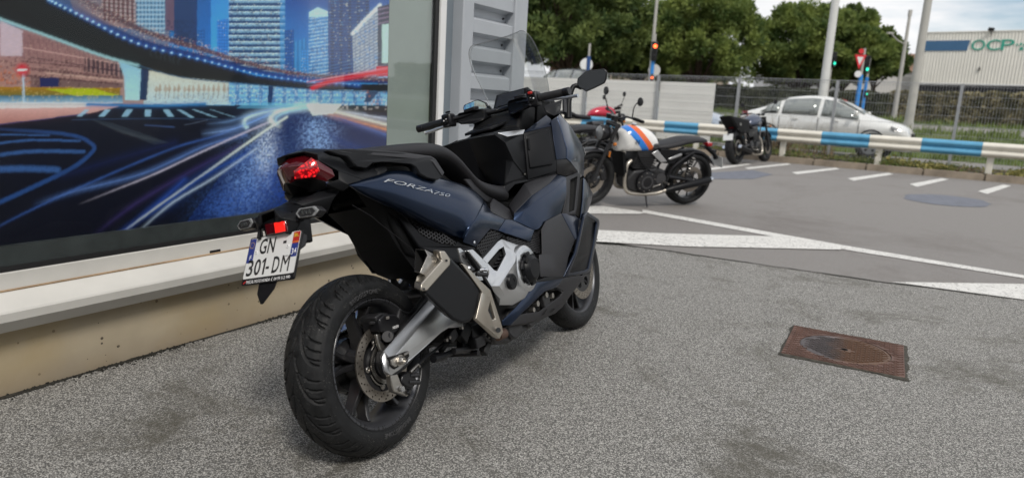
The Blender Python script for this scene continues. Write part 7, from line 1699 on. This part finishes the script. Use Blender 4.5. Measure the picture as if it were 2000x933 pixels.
CSILV = mat('silver_car_paint', (.80, .80, .77), .22, .3, .6, var=.05, vscale=2, coat_r=.03)
N, LK, bs = nodes_of(CSILV); tc = N.new('ShaderNodeTexCoord'); sx = N.new('ShaderNodeSeparateXYZ'); LK.new(tc.outputs['Object'], sx.inputs[0]); nz = N.new('ShaderNodeTexNoise'); nz.inputs['Scale'].default_value = 5; LK.new(tc.outputs['Object'], nz.inputs['Vector'])
ad = N.new('ShaderNodeMath'); ad.operation = 'MULTIPLY_ADD'; ad.inputs[1].default_value = -.35; LK.new(nz.outputs['Fac'], ad.inputs[0]); LK.new(sx.outputs['Z'], ad.inputs[2])
mr = N.new('ShaderNodeMapRange'); mr.inputs['From Min'].default_value = .62; mr.inputs['From Max'].default_value = .40; mr.inputs['To Max'].default_value = .38; LK.new(ad.outputs[0], mr.inputs['Value'])
x = N.new('ShaderNodeMixRGB'); LK.new(mr.outputs[0], x.inputs['Fac']); src = bs.inputs['Base Color'].links[0].from_socket; LK.new(src, x.inputs['Color1']); x.inputs['Color2'].default_value = (.30, .27, .20, 1); LK.new(x.outputs[0], bs.inputs['Base Color'])
CBLUE = mat('pale_blue_car_paint', (.36, .43, .52), .22, .4, .5, coat_r=.03); CDARK = mat('charcoal_car_paint', (.035, .04, .05), .25, .3, .5, coat_r=.03); CWHITE = mat('white_car_paint', (.66, .67, .68), .25, .1, .5, coat_r=.03)
pA = KF(.42, 3.5); car('silver saloon car with dirty flanks parked behind the fence and guardrail', (pA.x, pA.y), KROT - R(1), CSILV, sc_=(.87, .95, .97))
pA = KF(-4.45, 3.7); car('pale blue car nosing out from behind the white hoarding panels', (pA.x, pA.y), KROT, CBLUE)
pA = KF(-9.6, 3.9); car('pale blue car facing right, behind the scooter mirror', (pA.x, pA.y), KROT + R(6), CBLUE, 'suv')
pA = KF(-12.2, 12.6); car('charcoal car with lit red tail lamp on the far lane', (pA.x, pA.y), KROT + R(165), CDARK, 'suv')
pA = KF(-15.5, 10.4); car('white car on the far lane beside the column', (pA.x, pA.y), KROT, CWHITE)

# ---------------------------------------------------------------- poles, lights, signs
POLEW = mat('white_pole_paint', (.60, .60, .58), .5, var=.06, vscale=3); POLEG = mat('concrete_grey_pole', (.40, .39, .36), .7, var=.08, vscale=3); SIGNBLUE = mat('blue_sleeve', (.02, .22, .62), .4); SIGNRED = mat('sign_red', (.62, .02, .03), .4); SIGNWH = mat('sign_white', (.72, .72, .72), .4)
def lamp(c, s): return mat('lit_%s_lamp' % ('red' if c[0] > .5 else 'green'), tuple(v * .4 for v in c), .3, emit=c, estr=s)
REDL = lamp((1, .09, .02), 5.0); GRNL = lamp((.02, .75, .45), 1.3)
def pole(name, label, cat, base, r0, r1, h, m, group=None, lean=(0, 0)):
    o = thing(name, label, cat, base, 0, group)
    tube('pole', [(0, 0, -.1), (lean[0] * h, lean[1] * h, h)], [r0, r1], m, o, 14)
    lathe('pole_base', [(r0 * 1.9, -.05), (r0 * 1.9, .02), (r0 * 1.2, .05), (r0 * 1.1, .25)], m, o, 14, 'z')
    return o
def gbase(p, z=None): return (p[0], p[1], ground_z(p[0], p[1]) if z is None else z)
def arm(o, h, d, m):
    d = Vector(d); tube('lamp_arm', curve_pts([(0, 0, h - .05), tuple(Vector((0, 0, h + .25)) + d * .35), tuple(Vector((0, 0, h + .35)) + d)], 4), .035, m, o, 8)
    c = Vector((0, 0, h + .33)) + d * 1.25; bm = bmesh.new(); b_box(bm, c, (.55, .22, .09), Matrix.Rotation(math.atan2(d.y, d.x), 3, 'Z')); bmesh.ops.bevel(bm, geom=bm.edges[:], offset=.03, segments=2, affect='EDGES'); bmobj('lamp_head', bm, POLEG, o)
P1 = pole('street_lamp', 'tall white lamp post rising behind the silver car roof', 'street lamp', gbase((8.9416,21.4825,1.5293)), .125, .09, 9, POLEW, 'street lamps'); arm(P1, 9, (1.0, .3, 0), POLEW)
P2 = pole('street_lamp', 'tall grey lamp post on the grass bank in front of the warehouse', 'street lamp', gbase((11.5082,21.3274,0.7443)), .125, .085, 9, POLEG, 'street lamps'); arm(P2, 9, (1.0, .3, 0), POLEG)
P3 = pole('street_lamp', 'slim grey lamp post with a side arm left of the warehouse', 'street lamp', gbase((19.0303,36.7254,1.2906)), .12, .07, 5.2, POLEG, 'street lamps')
tube('lamp_arm', [(0, 0, 3.75), (-.5, -.2, 3.9), (-.95, -.4, 4.15)], .035, POLEG, P3, 8); blk('lamp_head', (-1.05, -.45, 4.2), (.3, .16, .08), POLEG, P3); blk('lamp_head', (0, 0, 5.25), (.14, .14, .3), POLEG, P3)
P4 = pole('street_lamp', 'thin grey lamp post in front of the pines, beside the lit red signal', 'street lamp', gbase((6.1599,34.7874,1.8)), .085, .06, 9, POLEG, 'street lamps'); arm(P4, 9, (-1, .2, 0), POLEG)
def signal(label, base, zl, lit, face=-1.45, sleeve=(0, 0), rep=None, h=None, side=.0, m=POLEG, group='traffic lights at the crossing'):
    o = pole('traffic_light', label, 'traffic light', base, .06, .055, h or zl + .55, m, group)
    f = Vector((math.cos(face), math.sin(face), 0)); l = Vector((-f.y, f.x, 0))
    c = f * .12 + l * side + Vector((0, 0, zl))
    hb = bmobj('housing', (lambda bm: (b_box(bm, c + Vector((0, 0, .22 if lit == 'green' else -.22)), (.2, .26, .86), Matrix.Rotation(face, 3, 'Z')), bm)[1])(bmesh.new()), BLACKM, o, 35, .03)
    for k, cm in enumerate(('red', 'amber', 'green')):
        zc_ = zl + (.44 - .22 * k if lit == 'green' else -.22 * k) ; zc_ = zl + {'green': (.52, .26, 0), 'red': (0, -.26, -.52)}[lit][k]
        q = f * .225 + l * side + Vector((0, 0, zc_)); bm = bmesh.new(); b_cyl(bm, q, q + f * .012, .082, 16)
        on = cm == lit; ln = bmobj('lens', bm, (REDL if lit == 'red' else GRNL) if on else HOLLOW, hb)
        tube('visor', [q + Vector((0, 0, .11)), q + f * .12 + Vector((0, 0, .115))], [.02, .012], BLACKM, hb, 6)
    if sleeve[1]: tube('blue_sleeve', [(0, 0, sleeve[0]), (0, 0, sleeve[1])], .085, SIGNBLUE, o, 14)
    if rep:
        q = f * .10 + Vector((0, 0, rep)); rb = bmobj('repeater', (lambda bm: (b_box(bm, q, (.10, .14, .34), Matrix.Rotation(face, 3, 'Z')), bm)[1])(bmesh.new()), BLACKM, o, 35, .015)
        bm = bmesh.new(); b_cyl(bm, q + f * .052, q + f * .062, .045, 12); bmobj('lens', bm, REDL if lit == 'red' else GRNL, rb)
    return o
def roundsign(label, o_base, z, r, face, group=None, back=True):
    o = pole('road_sign', label, 'road sign', o_base, .04, .04, z + r, POLEG, group)
    f = Vector((math.cos(face), math.sin(face), 0)); bm = bmesh.new(); b_cyl(bm, Vector((0, 0, z)) + f * .05, Vector((0, 0, z)) + f * .065, r, 28); bmobj('disc', bm, SIGNWH, o); return o
def zat(px, py, D):
    return 0
sA = signal('traffic light showing red, with blue sleeve, left of the thin lamp post', gbase((6.0475,33.7742,1.8313)), (5.9105,34.1709,3.8384)[2] - 1.05, 'red', -1.55, ((6.0107,33.9034,2.4852)[2] - 1.05, (5.9685,34.0511,3.2325)[2] - 1.05), (5.9895,33.894,2.4372)[2] - 1.05)
sB = signal('traffic light showing green, half behind the white lamp post', gbase((18.1559,42.9679,1.9306)), (18.3668,43.4002,4.1184)[2] - 1.05, 'green', -1.2, (0, 0), None)
sC = signal('traffic light showing green on the right blue sleeved post', gbase((17.3856,36.7381,1.3547)), (17.7367,37.1509,3.4437)[2] - 1.0, 'green', -1.3, (.1, (17.4972,37.0776,3.0729)[2] - 1.0), (17.4392,36.9154,2.252)[2] - 1.0, None, -.25)
yp = gbase((16.6138,35.7538,1.5319)); yo = pole('give_way_sign', 'red and white give way triangle on a blue sleeved post', 'road sign', yp, .07, .06, (16.8081,36.3155,4.3747)[2] - 1.0, POLEG, None)
tube('blue_sleeve', [(0, 0, .1), (0, 0, (16.6759,36.0686,3.1253)[2] - 1.0)], .10, SIGNBLUE, yo, 14)
zt_, zb_ = (16.4966,36.2533,4.0597)[2] - 1.0, (16.5105,36.116,3.3648)[2] - 1.0
f = Vector((math.cos(-1.75), math.sin(-1.75), 0)); l = Vector((-f.y, f.x, 0))
cN = f * .12 - l * .18
tri = [cN - l * .27 + Vector((0, 0, zt_)), cN + l * .27 + Vector((0, 0, zt_)), cN + Vector((0, 0, zb_))]; tc_ = sum(tri, Vector()) / 3
prism('triangle_border', tri, tuple(f * .02), SIGNRED, yo); prism('triangle_face', [tc_ + (p - tc_) * .55 + f * .021 for p in tri], tuple(f * .004), SIGNWH, yo)
q = cN + Vector((0, 0, zt_ + .16)); bm = bmesh.new(); b_cyl(bm, q, q + f * .05, .12, 14); bmobj('warning_lamp', bm, REDL if False else SIGNRED, yo)
q = cN + Vector((0, 0, zb_ - .22)); bm = bmesh.new(); b_cyl(bm, q, q + f * .03, .16, 16); bmobj('small_disc', bm, SIGNWH, yo)
roundsign('plain round grey sign back behind the red traffic light', gbase((8.0162,43.9681,1.8337)), (7.6547,44.2537,3.2792)[2] - 1.1, .36, -1.9)
roundsign('white round sign on a blue sleeved post by the hoarding', gbase((3.0806,34.8021,1.8743)), (3.0236,35.0018,2.8849)[2] - 1.0, .30, -1.6)
bp_ = pole('sign_post', 'dark blue sleeved post in front of the white round sign', 'post', gbase((2.9917,32.7559,1.8363)), .05, .05, (2.9537,33.1325,3.7423)[2] - 1.0, POLEG); tube('blue_sleeve', [(0, 0, .3), (0, 0, (2.8459,33.0236,3.1913)[2] - 1.0)], .09, mat('navy_sleeve', (.015, .06, .2), .4), bp_, 12)

# ---------------------------------------------------------------- buildings across the road
def quad_box(name, A, B, dep_, z0, z1, m, par=None, bev=0):
    """box on the front line A->B, going back dep_ metres"""
    A, B = Vector((A[0], A[1], 0)), Vector((B[0], B[1], 0)); d = (B - A).normalized(); n = Vector((-d.y, d.x, 0))
    if n.y < 0: n = -n
    P = [A, B, B + n * dep_, A + n * dep_]
    return prism(name, [p + Vector((0, 0, z0)) for p in P], (0, 0, z1 - z0), m, par, (), bev)
FAC = mat('cream_cladding', (.80, .78, .715), .55, 0, var=.04, vscale=.6); DARKB = mat('dark_base_wall', (.03, .03, .038), .6, var=.2, vscale=1); TEAL = mat('teal_letters', (.03, .36, .26), .5); BANDB = mat('blue_fascia_band', (.05, .14, .27), .5, var=.06, vscale=2)
wa_, wb_ = Vector((35.7021,65.8752,4.3692)), Vector((41.5028,60.2845,4.4484)); wa_.z = wb_.z = 0
wd = (wb_ - wa_).normalized(); wn_ = Vector((-wd.y, wd.x, 0)); wl_ = (wb_ - wa_).length
wh = thing('warehouse', 'long cream corrugated warehouse with blue band and teal OCP lettering', 'building', (wa_.x, wa_.y, 1.1))
def inw(o): o.parent = wh; o.matrix_parent_inverse = Matrix.Translation(wh.location).inverted(); return o
zt0, zb0 = (35.9136,66.7573,8.8327)[2], (35.6944,65.9021,4.5051)[2]
Lw = 46.0; bm = bmesh.new(); k = 0; top = []; prof2 = [(0, 0), (.10, 0), (.13, .05), (.21, .05), (.24, 0)]
vt = []
x_ = 0
while x_ < Lw:
    for a, dpt in prof2[:-1]:
        p = wa_ + wd * (x_ + a) - wn_ * dpt; vt.append((bm.verts.new((p.x, p.y, zb0)), bm.verts.new((p.x, p.y, zt0))))
    x_ += .24
for a, b in zip(vt, vt[1:]): bm.faces.new((a[0], b[0], b[1], a[1]))
inw(bmobj('corrugated_cladding', bm, FAC, None, 20))
A_ = wa_; B_ = wa_ + wd * Lw
inw(quad_box('core', A_ + wn_ * .08, B_ + wn_ * .08, 22, zb0 + .01, zt0 - .02, FAC)); inw(quad_box('dark_base', A_ + wn_ * .5, B_ + wn_ * .5, 21, .9, zb0 - .01, DARKB))
inw(quad_box('coping', A_ - wn_ * .08, B_ - wn_ * .08, .2, zt0 - .02, zt0 + .08, FAC)); inw(quad_box('bottom_trim', A_ - wn_ * .07, B_ - wn_ * .07, .14, zb0 - .12, zb0 + .01, SIGNWH))
def onw(px_, z_, o=.06): return wa_ + wd * px_ - wn_ * o + Vector((0, 0, z_))
zl1, zl0 = (38.662,63.5643,8.1498)[2], (38.7107,63.3937,7.2864)[2]
bl = (Vector((38.6113,63.7884,7.7361)) - wa_).dot(wd)
inw(prism('blue_band', [onw(0, zl0, .052), onw(bl, zl0, .052), onw(bl + .1, zl1, .052), onw(0, zl1, .052)], tuple(-wn_ * .03), BANDB, None))
cx = bl + .25
def lt(s, x0, w):
    o = text_on('sign_letter', s, onw(x0, zl0 + .02, .06), wd, (0, 0, 1), TEAL, None, w, (zl1 - zl0), .01, None, None, .05, 0, .0); return inw(o)
wO = (Vector((39.4603,62.9704,7.7234)) - Vector((38.5984,63.4781,7.7133))).length
lt('O', cx, wO * 1.02); lt('C', cx + wO * 1.12, wO * .95); lt('P', cx + wO * 2.16, wO * .92)
lx = cx + wO * 3.2; hh = zl1 - zl0
for pts in (((0, .45), (.16, .45), (.16, .60), (0, .60)), ((.26, .52), (.40, .42), (.52, .62), (.38, .72)), ((.30, .02), (.62, .02), (.58, .30), (.40, .30)), ((.56, .40), (.70, .40), (.98, 1.05), (.86, 1.1)), ((.86, .1), (.98, .1), (1.2, .9), (1.08, .95))):
    inw(prism('sign_mark', [onw(lx + a * hh, zl0 + b * hh, .06) for a, b in pts], tuple(-wn_ * .03), TEAL, None))
for pxl in (5.1, 9.0, 14):
    c = onw(pxl, zt0 + .15, .35); fl = inw(bmobj('floodlight', (lambda bm: (b_box(bm, c, (.42, .2, .26), Matrix.Rotation(R(25), 3, 'X')), bm)[1])(bmesh.new()), DARKM)); inw(tube('lamp_bracket', [onw(pxl, zt0 - .35, .05), onw(pxl, zt0 + .1, .3)], .03, DARKM))
for pxl, z_ in ((4.7, zb0 + 1.25), (8.8, zb0 + 1.2)): inw(bmobj('wall_bracket', (lambda bm: (b_box(bm, onw(pxl, z_, .12), (.08, .12, .3)), bm)[1])(bmesh.new()), DARKM))
# low annex and tiled house left of it
ANX = mat('pale_render', (.50, .49, .47), .8, var=.05, vscale=.8); TILE = mat('clay_tile_roof', (.20, .115, .075), .85, var=.25, vscale=1.2, bump=.6, bscale=8)
def house(label, pa, pb, dp, z1, m, roof=None, zr=None, name='building', wins=0, base=.9):
    A, B = Vector(pa), Vector(pb); A.z = B.z = 0
    o = thing(name, label, 'building', (A.x, A.y, base)); inv = Matrix.Translation(o.location).inverted()
    def ad(c): c.parent = o; c.matrix_parent_inverse = inv; return c
    ad(quad_box('wall', A, B, dp, base, z1, m))
    d = (B - A).normalized(); n = Vector((-d.y, d.x, 0)); n = n if n.y > 0 else -n
    if roof is not None:
        P = [A - d * .3 - n * .3, B + d * .3 - n * .3, B + d * .3 + n * (dp + .3), A - d * .3 + n * (dp + .3)]
        ra, rb = (P[0] + P[3]) / 2, (P[1] + P[2]) / 2
        up = lambda p, z_: Vector((p.x, p.y, z_))
        ad(obj('roof', [up(P[0], z1), up(P[1], z1), up(P[2], z1), up(P[3], z1), up(ra, zr), up(rb, zr)], [(0, 1, 5, 4), (2, 3, 4, 5), (1, 2, 5), (3, 0, 4)], roof, None, 0, 0, 2, .12, 0, (0, 0, 1)))
    L_ = (B - A).length
    for k in range(wins):
        c = A + d * L_ * (k + .5) / wins; wf = ad(quad_box('window', c - d * .45 - n * .04, c + d * .45 - n * .04, .06, (base + z1) / 2 - .35, (base + z1) / 2 + .5, SIGNWH)); ad(quad_box('pane', c - d * .38 - n * .06, c + d * .38 - n * .06, .03, (base + z1) / 2 - .28, (base + z1) / 2 + .43, GLASSC))
    return o
house('low pale grey annex with sloping roof beside the warehouse', (29.7422,67.6265,2.9149), (36.7884,67.7021,3.2972), 8, (32.4829,68.0633,5.125)[2], ANX)
house('brown tiled house roof seen over the pale annex', (39.5136,82.0087,3.4787), (44.1524,80.0188,3.7255), 12, (41.6624,82.5928,6.4346)[2], ANX, TILE, (42.1374,82.957,8.2775)[2] + .5)
house('small white rendered house under the pines behind the hedge', (22.3244,63.5547,2.943), (25.3209,63.5869,3.1056), 6, (23.8106,63.849,4.432)[2], SIGNWH, None, None)
house('long beige wall with doorways far behind the hoarding panels', (6.6709,63.3869,2.0939), (19.2681,67.5143,2.3468), 5, (12.5549,65.8515,4.2492)[2], mat('beige_render', (.42, .35, .27), .9, var=.12, vscale=.5), None, None, 'building', 7)
g1 = house('white gabled kiosk with red ring and blue panel under the left pine', (1.8918,45.0155,1.9759), (3.0345,45.0278,2.0379), 3, (2.2891,45.4086,3.9651)[2], mat('terracotta_render', (.40, .24, .18), .9, var=.1, vscale=1), SIGNWH, (2.1428,45.4749,4.3007)[2])
def face_at(px, o): return None
kA, kB = Vector((1.8918,45.0155,1.9759)), Vector((3.0345,45.0278,2.0379)); kd = (kB - kA); kd.z = 0; kd.normalize(); kn = Vector((kd.y, -kd.x, 0)); 
def kpt(s_, z_, o_=.05): p = kA + kd * s_ + kn * o_; return Vector((p.x, p.y, z_))
inv = Matrix.Translation(g1.location).inverted()
kz = (2.3948,45.3727,3.7834)[2]
for nm, pts, m_ in (('blue_panel', [(.05, -.32), (.35, -.30), (.42, .32), (.10, .25)], SIGNBLUE),):
    c = prism(nm, [kpt(a, kz + b) for a, b in pts], tuple(kn * .04), m_); c.parent = g1; c.matrix_parent_inverse = inv
for r_, o_, m_ in ((.26, .05, SIGNWH), (.15, .07, SIGNRED), (.06, .08, SIGNWH)):
    bm = bmesh.new(); b_cyl(bm, kpt(.66, kz, o_), kpt(.66, kz, o_ + .02), r_, 24); c = bmobj('ring_sign', bm, m_); c.parent = g1; c.matrix_parent_inverse = inv
house('pale pitched shed beside the gabled kiosk', (3.3761,51.1672,2.156), (4.3139,51.1772,2.2069), 4, (3.661,51.4367,3.5202)[2], ANX, SIGNWH, (3.4888,51.5331,4.0077)[2])

# ---------------------------------------------------------------- trees and hedges
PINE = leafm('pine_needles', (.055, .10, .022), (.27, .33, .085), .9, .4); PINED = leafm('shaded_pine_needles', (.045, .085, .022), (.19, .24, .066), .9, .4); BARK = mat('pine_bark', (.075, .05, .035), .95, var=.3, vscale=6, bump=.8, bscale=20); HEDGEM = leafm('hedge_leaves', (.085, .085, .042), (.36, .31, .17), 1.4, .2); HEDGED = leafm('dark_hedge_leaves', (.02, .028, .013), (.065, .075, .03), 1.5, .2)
def leaves(vs, fs, c, rad, n, size, rnd, flat=.8):
    for i in range(n):
        d = Vector((rnd.gauss(0, 1), rnd.gauss(0, 1), rnd.gauss(0, 1))).normalized(); r = rad * (rnd.random() ** .35)
        p = c + Vector((d.x * r, d.y * r, d.z * r * flat))
        a = (d * .8 + Vector((rnd.gauss(0, .6), rnd.gauss(0, .6), rnd.gauss(0, .6) + .35))).normalized()
        u, v = frame(a); s = size * rnd.uniform(.5, 1.3); th = rnd.random() * 6.28; u2 = u * math.cos(th) + v * math.sin(th); v2 = a
        k = len(vs); vs += [p - u2 * s * .34, p + u2 * s * .34, p + u2 * s * .2 + v2 * s * 1.45, p - u2 * s * .2 + v2 * s * 1.45]; fs.append((k, k + 1, k + 2, k + 3))
def pine(label, px_base, z0, crown_z0, crown_z1, width, seed, m=PINE, n_l=46, per=260, size=.30, stems=1):
    n_l = int(n_l * 2.6); per = int(per * 1.05); size *= .56; crown_z1 -= width * .04; crown_z0 -= width * .10; width *= 1.10
    rnd = random.Random(seed)
    o = thing('pine_tree', label, 'tree', (px_base[0], px_base[1], z0), 0, 'umbrella pines across the street')
    H = crown_z1 - z0; cb = crown_z0 - z0; W2 = width / 2
    lobes = []
    for i in range(n_l):
        t = rnd.random(); a = rnd.random() * 6.28; h = cb + (H - cb) * (.12 + .80 * t)
        rr = W2 * (math.sin(math.pi * min(.98, (.22 + .72 * t))) ** .6) * (.40 + .62 * rnd.random() ** .5); rad = W2 * rnd.uniform(.10, .23)
        h = min(h, H - rad * .75)
        lobes.append((Vector((math.cos(a) * rr, math.sin(a) * rr, h)), rad))
    vs = []; fs = []
    for c, rad in lobes: leaves(vs, fs, c, rad, per, size, rnd)
    obj('crown', vs, fs, m, o, 0)
    bm = bmesh.new()
    top = Vector((rnd.uniform(-.3, .3), rnd.uniform(-.3, .3), cb + (H - cb) * .55))
    for s_ in range(stems):
        off = Vector((rnd.uniform(-.5, .5), rnd.uniform(-.3, .3), 0)) * (s_ > 0)
        tp = curve_pts([off * 1.2, off + Vector((.1, 0, cb * .5)), off * .6 + Vector((-.05, .05, cb)), top], 4); b_tube(bm, tp, [.24 - .15 * i / len(tp) for i in range(len(tp))], 8)
    for c, rad in lobes[::7]:
        b_tube(bm, curve_pts([Vector((0, 0, cb * .8)), Vector((c.x * .45, c.y * .45, (cb + c.z) / 2)), c], 3), [.09, .07, .05, .04, .03, .025, .02], 6)
    bmobj('trunk', bm, BARK, o, 60)
    return o
Z = lambda D, px, py: 0
def tree_at(label, cxpx, D, ztop, zbot, w, seed, m=PINE, **k): pass
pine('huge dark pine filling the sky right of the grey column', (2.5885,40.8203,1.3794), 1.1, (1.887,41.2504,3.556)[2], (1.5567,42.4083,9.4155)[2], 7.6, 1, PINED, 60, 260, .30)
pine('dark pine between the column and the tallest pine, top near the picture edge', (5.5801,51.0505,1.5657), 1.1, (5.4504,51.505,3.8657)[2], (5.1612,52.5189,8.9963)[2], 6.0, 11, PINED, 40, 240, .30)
pine('rounded pine behind the thin lamp post and red traffic light', (8.7498,53.0512,1.3734), 1.1, (8.3253,53.4843,3.565)[2], (8.0411,54.4805,8.6065)[2], 7.4, 2, PINE, 48)
pine('broad bright pine in the middle of the row', (11.1192,45.9161,1.3751), 1.1, (12.9122,46.251,3.0694)[2], (12.5837,47.4026,8.8971)[2], 6.4, 3, PINE, 56, 280, .26, 2)
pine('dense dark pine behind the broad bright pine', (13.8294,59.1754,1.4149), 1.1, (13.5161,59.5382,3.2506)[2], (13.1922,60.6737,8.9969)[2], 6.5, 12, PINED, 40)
pine('tall pine left of the white lamp post', (19.3979,51.0584,1.6055), 1.1, (19.0357,51.4402,3.5379)[2], (18.7306,52.51,8.9516)[2], 6.6, 4, PINE, 52)
pine('pine with leaning crown right of the white lamp post', (22.1243,50.0568,1.6956), 1.1, (22.8868,50.4912,3.8934)[2], (22.5267,51.3808,8.3956)[2], 5.4, 5, PINE, 46)
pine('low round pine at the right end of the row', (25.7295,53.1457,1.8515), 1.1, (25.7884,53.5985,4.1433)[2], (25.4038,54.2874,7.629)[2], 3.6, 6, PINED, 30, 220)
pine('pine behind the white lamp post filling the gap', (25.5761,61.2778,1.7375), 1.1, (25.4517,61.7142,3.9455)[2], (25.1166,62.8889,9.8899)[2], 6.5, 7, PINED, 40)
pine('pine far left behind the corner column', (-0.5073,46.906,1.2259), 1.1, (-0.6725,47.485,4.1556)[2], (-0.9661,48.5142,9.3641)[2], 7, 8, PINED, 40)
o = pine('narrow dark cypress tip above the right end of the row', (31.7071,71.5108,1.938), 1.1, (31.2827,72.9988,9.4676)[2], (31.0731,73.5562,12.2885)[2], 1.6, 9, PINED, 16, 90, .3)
def hedge(label, A, B, dp, z0, z1, m, seed, n=16000, size=.16, trunk=True):
    rnd = random.Random(seed); A, B = Vector(A), Vector(B); A.z = B.z = 0; d = (B - A).normalized(); q = Vector((-d.y, d.x, 0)); q = q if q.y > 0 else -q; L_ = (B - A).length
    o = thing('hedge', label, 'hedge', (A.x, A.y, z0), 0, 'hedges across the road'); vs = []; fs = []
    for i in range(n):
        t = rnd.random() * L_; f = rnd.random(); h = (z1 - z0) * (1 + .10 * noise.noise((t * .6, seed, 0)) + .05 * noise.noise((t * 2.3, seed, 5)))
        if f < .62: p = d * t - q * (.12 * noise.noise((t * 1.2, rnd.random() * h * 1.5, 2)) + rnd.uniform(-.05, .15)) + Vector((0, 0, rnd.random() * h)); nn = -q
        else: p = d * t + q * rnd.random() * dp + Vector((0, 0, h - rnd.uniform(0, .12))); nn = Vector((0, 0, 1))
        a = (nn + Vector((rnd.gauss(0, .7), rnd.gauss(0, .7), rnd.gauss(0, .7)))).normalized(); u, v = frame(a); s = size * rnd.uniform(.5, 1.4); k = len(vs)
        vs += [p - u * s, p - v * s * .6, p + u * s, p + v * s * .6]; fs.append((k, k + 1, k + 2, k + 3))
    obj('foliage', vs, fs, m, o, 0)
    prism('hedge_core', [Vector((0, 0, -.1)) + q * .12, d * L_ + Vector((0, 0, -.1)) + q * .12, d * L_ + q * dp, q * dp], (0, 0, (z1 - z0) * .9), mat('hedge_inside', (.012, .014, .007), .95) if 'hedge_inside' not in MATS else MATS['hedge_inside'], o)
    return o
hedge('long clipped olive hedge in front of the warehouse base', (21.8687,42.8427,1.2972), KF(24, 17), 1.6, 1.02, (23.7609,43.134,2.7713)[2], HEDGEM, 3, 30000, .10)
hedge('dark hedge and railings behind the silver car roof', (12.2862,46.9786,1.5934), (23.2169,44.9232,1.5086), 1.5, 1.05, (16.0508,47.1996,2.7119)[2], HEDGED, 4, 20000, .13)
hills = []
bm = bmesh.new()
for i in range(61):
    a = -1.1 + 2.4 * i / 60; r_ = 700; x_, y_ = r_ * math.sin(a), r_ * math.cos(a)
    hills.append((bm.verts.new((x_, y_, -5)), bm.verts.new((x_, y_, 14 + 10 * noise.noise((a * 5, 1, 0)) + 4 * noise.noise((a * 21, 2, 0))))))
for a, b in zip(hills, hills[1:]): bm.faces.new((a[0], b[0], b[1], a[1]))
tag(bmobj('hills', bm, mat('far_wooded_hills', (.06, .075, .06), .95, var=.3, vscale=.01), None, 0), kind='structure')

house('dark building behind the viewer, seen only in the scooter mirror', (-3, -13, 0), (13, -11, 0), 8, 4.6, mat('dark_render', (.10, .10, .10), .8, var=.1, vscale=1), None, None, 'building', 6, 0)
